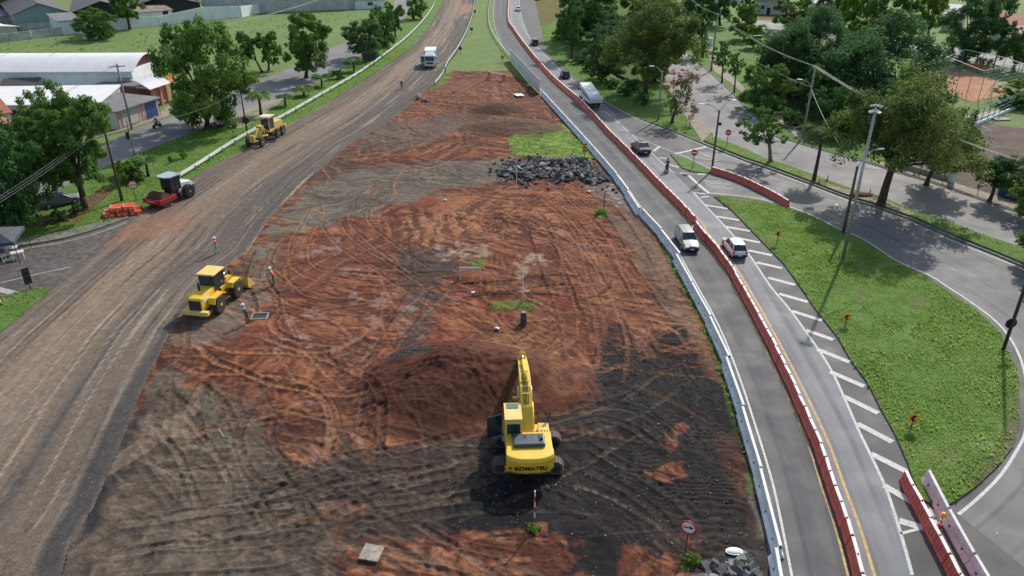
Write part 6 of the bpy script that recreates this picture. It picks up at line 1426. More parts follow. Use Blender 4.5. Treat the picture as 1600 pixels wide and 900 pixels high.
    lp = MB(); lp.box((2.0, .62, 3.0), (.22, .32, .2)); rot(lp.build('work_lamp', M_gy, t, bevel=.02))
    x = textmesh('KOMATSU', .36, M_signk, 'maker_lettering', t, (-2.765, -.16, 1.52), (R(90), 0, R(-90)+R(3)), bold=.012, extr=.012, sx=1.12)
    rd_ = MB(); rd_.box((0, 0, 0), (.03, .17, .17)); o = rot(rd_.build('red_emblem', M_signr, t)); o.location = (-2.70, 1.02+.0, 1.5)
    return t
EXC = excavator()
# ---- wheel loader
t = place('yellow wheel loader with lowered bucket at the edge of the red earth', 'wheel loader', 'wheel_loader', (372, 478), (318, 512), .1)
t.location = (-24.9, 55.6, .1); t.rotation_euler.z = R(80); t.scale = (.92, .97, .97)
wheels(t, [(1.55, -1.02), (1.55, 1.02), (-1.55, -1.02), (-1.55, 1.02)], .80, .6, M_cyw, M_tyred, lug=.03, rr=.5)
MB().prism([(-3.3, .85), (-.5, .85), (-.5, 2.05), (-1.2, 2.25), (-3.2, 2.0), (-3.35, 1.7)], -.62, .62).build('engine_hood', M_cy, t, bevel=.08)
MB().box((-3.36, 0, 1.42), (.06, 1.05, .85)).build('radiator_grille', M_mach, t)
MB().box((-3.45, 0, .82), (.45, 2.35, .38)).build('rear_bumper', M_cyw, t, bevel=.05)
for s in (-1, 1):
    f = MB(); f.prism([(-2.5, 1.2), (-2.35, 1.72), (-.9, 1.72), (-.5, 1.5), (-.5, 1.38), (-1.0, 1.6), (-2.25, 1.6), (-2.4, 1.2)], s*.7, s*1.3); f.build('rear_fender', M_cy, t)
    f = MB(); f.prism([(.6, 1.35), (.85, 1.72), (2.1, 1.72), (2.4, 1.4), (2.3, 1.36), (2.05, 1.62), (.9, 1.62), (.68, 1.3)], s*.7, s*1.3); f.build('front_fender', M_cy, t)
MB().box((1.2, 0, 1.1), (1.9, .8, .7)).build('front_frame', M_cy, t, bevel=.05); MB().box((-.2, 0, 1.0), (1.2, .7, .6)).build('articulation', M_mach, t)
MB().prism([(-1.0, 1.75), (.55, 1.75), (.75, 2.3), (.5, 3.15), (-.95, 3.15)], -.68, .68).build('cab', M_glass, t, bevel=.04)
o = MB().box((-.2, 0, 3.23), (1.95, 1.62, .14)).build('cab_roof', M_cyw, t, bevel=.05)
[MB().box((x, s*.68, 2.45), (.09, .06, 1.4)).build('cab_pillar', M_mach, t) for x in (-.95, .5) for s in (-1, 1)]
MB().tube((-1.9, .25, 2.1), (-1.9, .25, 2.85), .09, .11, 10).build('exhaust', M_mach, t); MB().box((-2.5, -.63, 1.75), (.9, .03, .3)).build('side_badge', M_signw, t)
for s in (-1, 1):
    b = MB(); b.loft([[(x, s*.42-.09, z-.2), (x, s*.42+.09, z-.2), (x, s*.42+.09, z+.2), (x, s*.42-.09, z+.2)] for x, z in ((1.1, 1.9), (1.9, 1.8), (2.6, 1.1), (3.15, .55))]); b.build('lift_arm', M_cy, t)
    q = MB(); q.tube((.95, s*.42, 1.1), (2.1, s*.42, 1.35), .08); q.build('lift_cylinder', M_chrome, t)
q = MB(); q.tube((1.2, 0, 2.0), (2.2, 0, 2.15), .1); q.tube((2.2, 0, 2.15), (2.9, 0, 1.7), .06); q.build('tilt_cylinder', M_chrome, t)
b = MB(); b.prism([(3.1, .95), (3.0, .5), (3.15, .15), (4.2, .05), (4.25, .1), (3.3, .28), (3.2, .55), (3.25, 1.15), (3.15, 1.2)], -1.4, 1.4)
for s in (-1, 1): b.prism([(3.1, .95), (3.05, .3), (3.2, .12), (4.2, .06), (3.9, .7), (3.3, 1.15)], s*1.38-.03, s*1.38+.03)
b.build('bucket', M_gy, t)
for s in (-1, 1): q = MB(); q.path([(.4, s*.7, 2.9), (.65, s*1.15, 2.95)], .02, 5); q.box((.66, s*1.2, 2.8), (.05, .2, .38)); q.build('mirror', M_mach, t)
# ---- motor grader
t = place('yellow motor grader facing left on the edge of the dirt road', 'motor grader', 'motor_grader', (389, 235), (446, 203), .1)
wheels(t, [(3.6, -1.0), (3.6, 1.0), (-1.3, -.95), (-1.3, .95), (-2.9, -.95), (-2.9, .95)], .68, .42, M_gy, M_tyred, lug=.03, rr=.52)
MB().prism([(-4.0, 1.0), (-1.3, 1.0), (-1.3, 2.35), (-3.7, 2.15), (-4.05, 1.8)], -.55, .55).build('engine_hood', M_gy, t, bevel=.07)
MB().box((-4.15, 0, 1.1), (.3, 1.9, .3)).build('rear_frame', M_gy, t); q = MB(); [q.tube((-4.2, y, 1.2), (-4.8, y, 1.25), .06) for y in (-.7, 0, .7)]; q.tube((-4.8, -.8, 1.25), (-4.8, .8, 1.25), .08); q.build('rear_ripper', M_gy, t)
q = MB(); [q.box((-.55+dx, s*.62, 2.3), (.09, .09, 2.1)) for dx in (-.65, .75) for s in (-1, 1)]; q.box((-.5, 0, 1.35), (1.5, 1.3, .4)); q.build('cab_frame', M_gy, t)
MB().box((-.5, 0, 2.3), (1.28, 1.18, 1.5)).build('cab_glass', M_glass, t); MB().box((-.5, 0, 3.38), (1.9, 1.7, .12)).build('cab_roof', mat('cream_roof', (.72, .62, .40), .6, var=.15), t, bevel=.04)
MB().box((-.6, -.62, 1.9), (.5, .1, .7)).build('red_seat', M_signr, t)
b = MB(); b.loft([[(x, -.16, z-.2), (x, .16, z-.2), (x, .16, z+.2), (x, -.16, z+.2)] for x, z in ((.3, 1.5), (1.5, 2.05), (2.9, 2.05), (3.7, 1.35), (4.1, 1.2))]); b.build('main_frame', M_gy, t, bevel=.03)
MB().box((3.6, 0, .72), (.3, 1.9, .25)).build('front_axle', M_gy, t); MB().box((4.3, 0, 1.25), (.35, .7, .95)).build('front_plate', M_gy, t, bevel=.04)
b = MB(); pr = [(math.cos(a)*.35-.25, math.sin(a)*.35+.42) for a in np.linspace(-1.2, 1.2, 7)]; pr = [(x+.02, z) for x, z in pr]+[(x-.03, z) for x, z in pr[::-1]]
b.prism(pr, -1.85, 1.85); o = b.build('blade', M_trk, t); o.location = (1.6, 0, 0); o.rotation_euler = (0, 0, R(28))
q = MB(); q.tube((1.3, 0, .95), (1.3, 0, 1.05), .75, n=20); [q.tube((1.9, s*.3, 2.3), (1.5, s*.65, 1.0), .06) for s in (-1, 1)]; q.box((1.8, 0, 2.3), (.5, .9, .4)); q.build('circle_and_lifters', M_gy, t)
# ---- soil compactor roller
M_maroon = mat('roller_red', (.38, .02, .035), .4, var=.1); M_mud = mat('muddy_drum', (.17, .105, .065), .95, var=.5, scale=6, bump=.6)
t = place('soil compaction roller with red drum frame and grey roofed cab', 'road roller', 'road_roller', (248, 322), (286, 306), .1)
t.location.x += .15
o = MB()
N = 28; secs = []
for y in np.linspace(-1.05, 1.05, 9): secs.append([(1.75+.75*math.cos(2*math.pi*i/N), y, .76+.75*math.sin(2*math.pi*i/N)) for i in range(N)])
o.loft(secs); dr = o.build('drum', M_mud, t)
pd = MB()
for j, y in enumerate(np.linspace(-.9, .9, 7)):
    for i in range(14): a = 2*math.pi*(i+.5*(j % 2))/14; pd.box((1.75+.80*math.cos(a), y, .76+.80*math.sin(a)), (.12, .16, .16), ry=-a)
pd.build('drum_pads', M_mud, dr)
MB().box((2.78, 0, .82), (.22, 2.6, .5)).build('front_beam', M_maroon, t, bevel=.03)
for s in (-1, 1): MB().box((1.6, s*1.2, .85), (2.4, .2, .5)).build('side_beam', M_maroon, t, bevel=.03)
MB().box((.55, 0, .85), (.3, 2.3, .5)).build('rear_beam', M_maroon, t); q = MB(); [q.box((1.1+.15*k, -1.31, .88), (.09, .02, .16)) for k in range(8)]; [q.box((2.9, -.6+.14*k, .85), (.02, .08, .12)) for k in range(9)]; q.build('white_lettering', M_signw, t)
MB().box((-.2, 0, 1.0), (1.2, 1.0, .7)).build('articulation', M_mach, t)
wheels(t, [(-1.7, -.95), (-1.7, .95)], .78, .58, M_rim, M_tyre, lug=.05, rr=.5)
MB().prism([(-2.9, .8), (-.7, .8), (-.7, 1.9), (-1.3, 2.0), (-2.5, 1.85), (-2.95, 1.4)], -.62, .62).build('engine_hood', M_wht, t, bevel=.1, seg=3)
MB().box((-2.9, 0, .95), (.3, 1.6, .6)).build('rear_counterweight', M_silver, t, bevel=.04)
MB().prism([(-.95, 1.35), (.35, 1.35), (.55, 1.9), (.35, 2.95), (-.95, 2.95)], -.72, .72).build('cab', M_glass, t, bevel=.03)
MB().prism([(-1.15, -.95), (.6, -.95), (.95, -.5), (.95, .5), (.6, .95), (-1.15, .95)], 2.96, 3.10, ax='z').build('cab_roof', mat('roof_grey_blue', (.36, .42, .46), .5), t, bevel=.03)
[MB().box((x, s*.74, 2.15), (.06, .05, 1.6)).build('cab_pillar', M_mach, t) for x in (-.95, -.3, .4) for s in (-1, 1)]; MB().tube((-1.0, .6, 3.1), (-1.0, .6, 3.25), .08).build('beacon', M_orgl, t)
# ---- workers
person('person in orange vest and white helmet walking on the dirt road', (340, 398), R(200), M_orgv, vest=None, pants=M_teal, hat=M_hat, pose='walk', scale=1.0)
person('person in teal shirt and white helmet beside the loader bucket', (429, 447), R(190), M_teal, vest=M_orgv, hat=M_hat, pose='tool')
person('person in teal shirt and pale cap below the loader wheel', (388, 507), R(170), M_teal, vest=M_kh, hat=M_hat, pose='tool')
person('person in olive clothes standing on the dirt road below the delivery truck', (628, 140), R(-100), M_kh, hat=M_helm, pose='stand')
person('person in yellow hi-vis at the right door of the delivery truck', (685, 113), R(160), M_hiviz, vest=M_hiviz, pants=M_hiviz, hat=None, pose='reach')
person('person in yellow hi-vis at the left door of the delivery truck', (660, 108), R(20), M_hiviz, vest=M_hiviz, pants=M_jean, hat=None, pose='reach')
person('person in dark clothes leaning at the end of the median guardrail', (696, 118), R(200), M_kh, pants=M_kh, hat=M_helm, pose='stand')
person('person in yellow hi-vis and blue trousers working at the hoarding panels', (825, 143), R(20), M_hiviz, vest=M_hiviz, pants=M_jean, hat=None, pose='reach')
# ================================================================ SITE ITEMS
def chunks(name, label, cat, poly, n, smin, smax, m, z0, zs, kind='stuff', seed=3):
    rg = random.Random(seed); a = np.array(poly); mb = MB(); k = 0
    cx, cy = a.mean(0)
    while k < n:
        x = rg.uniform(a[:, 0].min(), a[:, 0].max()); y = rg.uniform(a[:, 1].min(), a[:, 1].max())
        if not inpoly(np.array([x]), np.array([y]), poly)[0]: continue
        d = sdf(np.array([x]), np.array([y]), poly)[0]; z = z0+min(1, d/1.6)*zs*rg.uniform(.3, 1)
        s = rg.uniform(smin, smax); q = rg.randint(5, 7); th = rg.uniform(.12, .26)*min(1, s*1.4); M = Matrix.Rotation(rg.uniform(0, 6.3), 3, 'Z') @ Matrix.Rotation(rg.gauss(0, .45), 3, 'X') @ Matrix.Rotation(rg.gauss(0, .35), 3, 'Y')
        pts = []
        for i in range(q): t = 2*math.pi*i/q+rg.uniform(-.3, .3); r = s*.5*rg.uniform(.65, 1.15); pts.append((r*math.cos(t), r*math.sin(t)))
        vs = [Vector((x, y, z))+M @ Vector((p[0], p[1], -th/2)) for p in pts]+[Vector((x, y, z))+M @ Vector((p[0]*.93, p[1]*.93, th/2)) for p in pts]
        mb.add(vs, [[i, (i+1) % q, q+(i+1) % q, q+i] for i in range(q)]+[list(range(q))[::-1], list(range(q, 2*q))], rg.choice([0, 0, 0, 1, 2])); k += 1
    o = mb.build(name, m, fix=False); tag(o, label, cat, kind=kind); return o
M_rub = mat('broken_asphalt', (.12, .115, .11), .9, var=.5, scale=3, bump=.4); M_rub2 = mat('broken_asphalt_pale', (.26, .25, .235), .9, var=.4, scale=3); M_rub3 = mat('broken_asphalt_dark', (.06, .058, .056), .95, var=.4, scale=3)
chunks('asphalt_rubble', 'heap of broken dark asphalt slabs below the grass patch', 'rubble', PP([(776, 268), (790, 254), (812, 257), (836, 247), (868, 252), (896, 246), (924, 256), (930, 270), (952, 283), (925, 292), (905, 281), (872, 288), (840, 279), (815, 290), (800, 279), (786, 284)]), 560, .3, 1.35, [M_rub, M_rub2, M_rub3], .18, .35, seed=3)
chunks('asphalt_rubble', 'small heap of broken slabs at the bottom edge beside the white barrier', 'rubble', PP([(1092, 905), (1110, 880), (1150, 872), (1180, 868), (1195, 900), (1200, 950), (1090, 950)]), 110, .35, .95, [M_rub, M_rub2, M_rub3], .15, .3, seed=4)
chunks('asphalt_rubble', 'loose slabs spilled round the foot of the dark rubble heap', 'rubble', PP([(760, 262), (790, 244), (850, 240), (930, 250), (975, 290), (960, 305), (900, 296), (820, 298), (770, 290)]), 130, .2, .7, [M_rub, M_rub2, M_rub3], .12, .06, seed=9)
gv = PP([(955, 510), (1060, 515), (1150, 640), (1175, 720), (1195, 900), (900, 905), (850, 860), (690, 830), (690, 760), (600, 720), (770, 690), (850, 645)])
chunks('loose_stones', 'small loose stones scattered over the dark gravel', 'stones', gv, 900, .05, .15, [M_rub, M_rub2, M_rub3], .10, .06, seed=5)
chunks('loose_clods', 'loose clods of earth scattered over the red soil', 'clods', PP([(430, 340), (900, 250), (1010, 420), (1050, 520), (900, 560), (600, 680), (300, 700), (250, 640), (400, 450)]), 900, .05, .17, [mat('red_clod', (.22, .09, .05), .95), mat('brown_clod', (.17, .10, .07), .95), mat('pale_clod', (.36, .24, .17), .95)], .08, .03, seed=6)
def item(label, cat, name, base, z=.12, rz=0): return thing(name, label, cat, (*P(*base), z), rz)
t = item('white and pink barricade with four legs beside the small green tuft', 'barricade', 'barricade', (735, 436)); M_bar = mat('barricade_paint', (.72, .58, .55), .6)
MB().box((0, 0, .95), (1.9, .06, .26)).build('board', M_bar, t)
for sx in (-1, 1):
    for sy in (-1, 1): q = MB(); q.tube((sx*.9, sy*.42, 0), (sx*.88, 0, 1.15), .04, n=6); q.build('leg', M_bar, t)
t = item('white board on two bright orange stands at the far end of the red earth', 'barricade', 'barricade', (776, 126), .15, R(-38))
MB().box((0, 0, 1.25), (4.2, .1, .3)).build('board', M_signw, t)
for s in (-1, 1):
    q = MB(); [q.tube((s*1.9+a_, y, 0), (s*1.9, y*.3, 1.35), .09, n=6) for y in (-.35, .35) for a_ in (-.28, .28)]; q.box((s*1.9, 0, 1.2), (.3, .5, .3)); q.build('stand', M_org, t)
def stake(label, base, ytop, r=.035, m=M_whp, lean=0, stripes=False):
    X, Y = P(*base); h = max(.4, HT(*base, ytop)); t = thing('survey_stake', label, 'stake', (X, Y, .1)); t.rotation_euler = (0, lean, 0)
    MB().tube((0, 0, -.1), (0, 0, h), r, n=6).build('rod', m, t)
    if stripes:
        for k in range(3): MB().tube((0, 0, h*(.12+.3*k)), (0, 0, h*(.26+.3*k)), r*1.15, n=6).build('red_band', M_signr, t)
    MB().tube((0, 0, h), (0, 0, h+.03), r*1.3, n=6).build('cap', m, t)
stake('thin white survey rod in the grass tuft at the site centre', (817, 474), 426)
stake('short tilted white peg on the tan soil left of the excavator', (350, 684), 672, .03, lean=-.35)
stake('red and white striped pole behind the excavator', (835, 825), 770, .035, stripes=True)
stake('thin white survey rod in front of the rubble heap', (807, 302), 250, .03)
t = item('dark concrete stump standing in a hollow below the green tuft', 'concrete block', 'concrete_stump', (818, 508), .1); MB().box((0, 0, .5), (.52, .5, 1.15), taper=.88).build('block', mat('old_dark_concrete', (.10, .10, .085), .95, var=.5, scale=3), t, bevel=.04); MB().box((0, -.02, 1.09), (.34, .3, .06)).build('top_plate', M_conc, t)
t = item('weathered concrete slab lying flat at the bottom of the site', 'slab', 'concrete_slab', (581, 868), .14, R(-12)); MB().box((0, 0, .05), (1.05, 1.05, .10)).build('plate', mat('stained_slab', (.42, .38, .31), .9, col2=(.17, .14, .11), scale=4), t, bevel=.015); MB().box((-.1, -.48, .03), (.16, .1, .12)).build('broken_notch', M_rub3, t)
t = item('white oval basin lying upside down by the barrier at the bottom', 'basin', 'white_basin', (1146, 868), .3); MB().ball((0, 0, 0), .42, sq=(1, .55, .25), n=18, m=8).build('shell', M_wht, t); q = MB(); q.tube((0, 0, -.02), (0, 0, .02), .44, n=18); o = q.build('rim', M_wht, t); o.scale = (1, .58, 1)
t = item('flat white panel lying on the red earth near the hoarding', 'panel', 'white_panel', (811, 151), .3, .35); MB().box((0, 0, .03), (1.5, 1.9, .07)).build('sheet', M_wht, t, bevel=.01); MB().box((0, 0, -.03), (1.3, .1, .06)).build('batten', M_wood, t)  # flat white panel with a timber batten beneath
for lb, b in (('small white block on the orange soil in the upper part of the site', (696, 315)), ('small white block left of the green tuft', (739, 461)), ('small white brick on the crest of the soil mound', (777, 517)), ('white scrap of concrete beside the dark signpost', (920, 302))):
    t = item(lb, 'block', 'broken_block', b, .2, random.uniform(0, 3)); MB().box((0, 0, .05), (.36, .22, .13), taper=.85, rx=.1).build('piece', M_wht, t, bevel=.03); MB().box((.2, .08, .02), (.1, .1, .07), rz=.5).build('chip', M_wht, t)
t = item('crumpled pink grey bag on the edge of the dirt road', 'bag', 'bag', (653, 156), .12); MB().ball((0, 0, .35), .55, sq=(1, .8, .8), n=9, m=6).build('sack', mat('bag_pink_grey', (.42, .32, .33), .8, var=.4, scale=5), t); MB().ball((.1, 0, .82), .16, n=7, m=4).build('tied_neck', M_signw, t)
t = item('blue grey tarpaulin roll beside the crumpled bag', 'tarpaulin', 'tarpaulin_roll', (664, 160), .15, R(-35)); MB().path([(-.9, 0, .15), (-.3, .05, .25), (.4, 0, .22), (.9, .05, .12)], [.12, .3, .26, .12], 8).build('roll', mat('tarpaulin', (.16, .2, .28), .6, var=.4, scale=3), t); MB().tube((-.1, 0, .22), (.0, 0, .22), .3, n=10).build('strap', M_signw, t)
t = item('open dark drain box with pale rim in the soil near the loader', 'drain', 'drain_box', (406, 497), .08, .1); q = MB(); [q.box((x, y, .06), d) for x, y, d in ((0, -.5, (1.3, .08, .14)), (0, .5, (1.3, .08, .14)), (-.62, 0, (.08, .92, .14)), (.62, 0, (.08, .92, .14)))]; q.build('rim', M_conc, t); MB().box((0, 0, .01), (1.2, .9, .05)).build('dark_well', M_mach, t)
# orange blocks stacked by the sign
blk = thing('plastic_block', '', 'plastic block'); MB().prism([(-.62, 0), (.62, 0), (.55, .42), (-.55, .42)], -.22, .22).build('body', M_org, blk, bevel=.03)
for x in (-.3, .3): q = MB(); q.box((x, -.225, .2), (.12, .03, .16)); q.build('pale_window', M_redtop, blk)
MB().tube((-.5, 0, .42), (-.5, 0, .5), .07, n=8).build('filler_cap', M_redtop, blk)
x0, y0 = P(193, 334); k = 0; ga = R(20)
for L_, cnt in ((0, (3, 4)), (1, (2, 3))):
    for i in range(cnt[0]):
        for j in range(cnt[1]):
            o = blk if k == 0 else copy_tree(blk); k += 1
            u = (i-(cnt[0]-1)/2)*1.32+random.gauss(0, .05); v = (j-(cnt[1]-1)/2)*.52+random.gauss(0, .03)
            o.location = (x0+u*math.cos(ga)-v*math.sin(ga), y0+u*math.sin(ga)+v*math.cos(ga), .04+L_*.5); o.rotation_euler = (random.gauss(0, .04), random.gauss(0, .04), ga+random.gauss(0, .08))
            tag(o, 'orange plastic block in the upper layer of the stack by the round sign' if L_ else 'orange plastic block in the bottom layer of the stack by the round sign', 'plastic block', 'orange plastic blocks stacked by the round sign')
# tent with white tables
cx, cy = P(2, 405); t = thing('canopy_tent', 'black pop-up canopy over white tables at the left edge', 'tent', (cx, cy, .04), R(18))
M_tent = mat('tent_fabric', (.06, .07, .085), .6, var=.3, scale=2)
hh = 2.3; w = 2.1; b = MB(); ap = (0, 0, hh+.95); co_ = [(-w, -w, hh), (w, -w, hh), (w, w, hh), (-w, w, hh)]
for i in range(4):
    a, c = Vector(co_[i]), Vector(co_[(i+1) % 4]); m = (a+c)/2+Vector((0, 0, -.02)); m *= .97; b.add([a, m, ap], [[0, 1, 2]]); b.add([m, c, ap], [[0, 1, 2]]); b.add([a, c, c-Vector((0, 0, .3)), a-Vector((0, 0, .3))], [[0, 1, 2, 3]])
b.build('roof', M_tent, t, fix=False)
for x, y, _ in co_: q = MB(); q.tube((x, y, 0), (x, y, hh), .04, n=6); q.build('leg', M_dk, t)
def table(lb, loc, rz):
    t = thing('plastic_table', lb, 'table', loc, rz, 'white plastic tables under the canopy'); MB().box((0, 0, .72), (1.1, .75, .05)).build('table_top', M_wht, t, bevel=.02)
    for sx in (-1, 1):
        for sy in (-1, 1): MB().tube((sx*.45, sy*.3, 0), (sx*.42, sy*.28, .7), .035, n=6).build('leg', M_wht, t)
table('white plastic table nearest the kerb under the canopy edge', (*P(20, 398), .04), .3); table('white plastic table with a bench shape, right of the canopy', (*P(30, 405), .04), .6); table('white plastic table half cut by the left edge under the canopy', (*P(1, 411), .04), .2)
# ================================================================ BUILDINGS
M_wallw = mat('stained_white_wall', (.80, .84, .85), .85, col2=(.60, .65, .66), scale=.35, bump=.1); M_wallg = mat('grey_stained_wall', (.55, .55, .54), .9, col2=(.24, .24, .235), scale=.5); M_wall2 = mat('pale_wall', (.58, .55, .50), .85, var=.3, scale=.4)
def corr(name, c, c2, ax=0, lam=1.1, rough=.55):
    m = mat(name, c, rough, col2=c2, scale=.5); nt = m.node_tree; b = nt.nodes['Principled BSDF']; tc = [n for n in nt.nodes if n.type == 'TEX_COORD'][0]
    w = nt.nodes.new('ShaderNodeTexWave'); w.inputs['Scale'].default_value = lam; w.bands_direction = 'XYZ'[ax]; nt.links.new(tc.outputs['Object'], w.inputs['Vector'])
    bp = nt.nodes.new('ShaderNodeBump'); bp.inputs['Strength'].default_value = .6; bp.inputs['Distance'].default_value = .08; nt.links.new(w.outputs[0], bp.inputs['Height']); nt.links.new(bp.outputs[0], b.inputs['Normal']); return m
M_rfw = corr('white_sheet_roof', (.86, .85, .82), (.76, .75, .72)); M_rfg = corr('grey_sheet_roof', (.24, .235, .225), (.15, .145, .14)); M_rfd = corr('old_fibre_roof', (.11, .085, .08), (.06, .055, .055)); M_rft = corr('clay_tile_roof', (.46, .16, .085), (.33, .12, .07), 0, 2.2, .8); M_rfb = corr('blue_grey_sheet', (.22, .32, .34), (.18, .26, .28), 0, 2.0); M_gate = corr('shop_shutter', (.52, .53, .52), (.42, .43, .42), 0, 2.5)
M_rftp = corr('pale_tile_roof', (.62, .45, .38), (.5, .3, .24), 0, 2.2, .8)
M_dkw = mat('dark_opening', (.03, .028, .028), .8); M_pur = mat('maroon_wall', (.20, .07, .08), .8, var=.3, scale=1); M_blu = mat('blue_gate_paint', (.04, .08, .22), .6); M_osign = mat('orange_sign', (.80, .30, .05), .5)
def building(label, name, p0, p1, depth_m, h, wallm, roofm, roof='flat', rise=1.5, over=.4, cat='building', base=0):
    """front wall from pixel p0 to p1 on the ground, extends back depth_m"""
    (x0, y0), (x1, y1) = P(*p0), P(*p1); L = math.hypot(x1-x0, y1-y0); rz = math.atan2(y1-y0, x1-x0)
    t = thing(name, label, cat, (x0, y0, base), rz); D = depth_m
    MB().box((L/2, D/2, h/2), (L, D, h)).build('wall', wallm, t)
    if roof == 'flat': MB().box((L/2, D/2, h+.12), (L+2*over, D+2*over, .2)).build('roof', roofm, t)
    elif roof == 'shed': MB().prism([(-over, h-.05), (-over, h+.1), (D+over, h+rise), (D+over, h+rise-.15)], -over, L+over, ax='x').build('roof', roofm, t); MB().prism([(0, h), (D, h), (D, h+rise-.15)], .01, L-.01, ax='x').build('gable', wallm, t)
    elif roof == 'gable_x':   # ridge along the front
        MB().prism([(-over, h-.1), (-over, h+.05), (D/2, h+rise), (D+over, h+.05), (D+over, h-.1), (D/2, h+rise-.15)], -over, L+over, ax='x').build('roof', roofm, t); MB().prism([(0, h), (D, h), (D/2, h+rise-.16)], .0, L, ax='x').build('gable', wallm, t)
    elif roof == 'gable_y':   # ridge runs back, gable faces front
        MB().prism([(-over, h-.1), (-over, h+.05), (L/2, h+rise), (L+over, h+.05), (L+over, h-.1), (L/2, h+rise-.15)], -over, D+over, ax='y').build('roof', roofm, t); MB().prism([(0, h), (L, h), (L/2, h+rise-.16)], .0, D, ax='y').build('gable', wallm, t)
    elif roof == 'arch':
        n = 14; pr = [(-over+(D+2*over)*i/n, h+rise*math.sin(math.pi*i/n)) for i in range(n+1)]; pr += [(y, z-.12) for y, z in pr[::-1]]
        MB().prism(pr, -over, L+over, ax='x').build('roof', roofm, t, fix=True); pr = [(D*i/n, h+(rise-.16)*math.sin(math.pi*i/n)) for i in range(n+1)]; MB().prism(pr, 0, L-.6, ax='x').build('gable', M_pur, t)
    return t, L, D
def opening(t, x, z, w, h, m=None, name='window', frame=None, y=-.02, sill=False):
    o = MB().box((x, y, z), (w, .06, h)).build(name, m or M_glass, t)
    if frame: q = MB(); [q.box((x, y-.03, z+s*h/2), (w+.16, .05, .1)) for s in (-1, 1)]; [q.box((x+s*w/2, y-.03, z), (.1, .05, h)) for s in (-1, 1)]; q.build('frame', frame, o)
    return o
t, L, D = building('long white warehouse with a barrel-vaulted roof', 'warehouse', (-160, 162), (216, 160), 12, 5.4, M_wallw, M_rfw, 'arch', 2.0, .5)
MB().box((L-1.6, -.04, 3.2), (2.4, .05, 2.2)).build('boarded_window', M_wallg, t); 
for fx in (.18, .42, .62): MB().prism([(D*i/14+.0, 5.4+2.02*math.sin(math.pi*i/14)+.02) for i in range(15)]+[(D*i/14, 5.4+2.0*math.sin(math.pi*i/14)-.1) for i in range(14, -1, -1)], L*fx, L*fx+.35, ax='x').build('roof_stain_strip', M_wall2, t)
t, L, D = building('low building with a white sheet roof before the vaulted warehouse', 'shed', (-200, 199), (160, 193), 9, 3.1, M_gate, M_rfw, 'shed', 1.1, .3)
for i in range(5): opening(t, L*.12*i+L*.3, 1.3, 3.2, 2.1, M_dkw, 'open_bay')
t, L, D = building('small annex with a weathered grey roof between the two long roofs', 'annex', (12, 168), (64, 166), 4, 3.6, M_wall2, M_rfd, 'gable_x', .9, .3)
(xa, ya), (xb, yb) = P(186, 202), P(250, 178)
t, L, D = building('grey roofed shop with roller shutters beside the side street', 'shop', (187, 203), (250, 180), 8, 2.8, M_gate, M_rfg, 'shed', .5, .5)
opening(t, L*.82, 1.35, L*.28, 2.5, M_blu, 'blue_gate'); opening(t, L*.6, 1.4, .7, 2.7, mat('pink_pillar', (.6, .25, .22), .8), 'painted_pillar'); opening(t, L*.04, 1.4, .5, 2.7, MATS['pink_pillar'], 'painted_pillar'); opening(t, L*.30, 1.5, L*.4, 2.5, M_gate, 'roller_shutter', M_steel)
for i in range(6): MB().tube((L*.7+i*.55, -.3, 0), (L*.7+i*.55, -.3, 1.5), .03, n=5).build('railing_post', M_blu, t)
t, L, D = building('maroon fronted entrance building with a pale curved canopy', 'entrance_building', (222, 168), (262, 154), 8, 3.4, M_pur, M_rfg, 'flat', 1, .3)
b = MB(); n = 10; pr = [(-3.4+3.4*i/n, 3.5+1.4*math.sin(.5*math.pi*i/n)) for i in range(n+1)]; pr += [(y, z-.1) for y, z in pr[::-1]]; b.prism(pr, -1.5, L*.6, ax='x'); b.build('canopy', mat('pale_canopy', (.55, .52, .56), .5, var=.2, scale=1), t)
MB().box((L*.85, -2.2, 3.6), (1.8, .1, 2.0), ry=.15).build('orange_sign', M_osign, t); MB().box((L*.4, -1.2, 3.45), (L*.9, 2.4, .25)).build('porch_slab', M_wall2, t)
for i in range(4): MB().box((L*(.1+.25*i), -2.2, 1.65), (.5, .5, 3.3)).build('pillar', mat('orange_pillar', (.5, .22, .15), .8), t)
t, L, D = building('orange tile roofed house partly hidden by the leafy tree', 'house', (-40, 256), (44, 240), 9, 3.4, M_wallw, M_rft, 'gable_y', 1.8, .5); opening(t, L*.5, 1.7, 1.4, 1.2, M_glass, 'window', M_wht); opening(t, L*.8, 1.1, 1, 2.2, M_dkw, 'door')
t, L, D = building('second orange tile roofed house at the left edge', 'house', (-60, 232), (26, 216), 7, 3.8, M_wall2, M_rft, 'gable_x', 1.6, .4); opening(t, L*.5, 1.9, 1.4, 1.2, M_glass, 'window', M_wht)
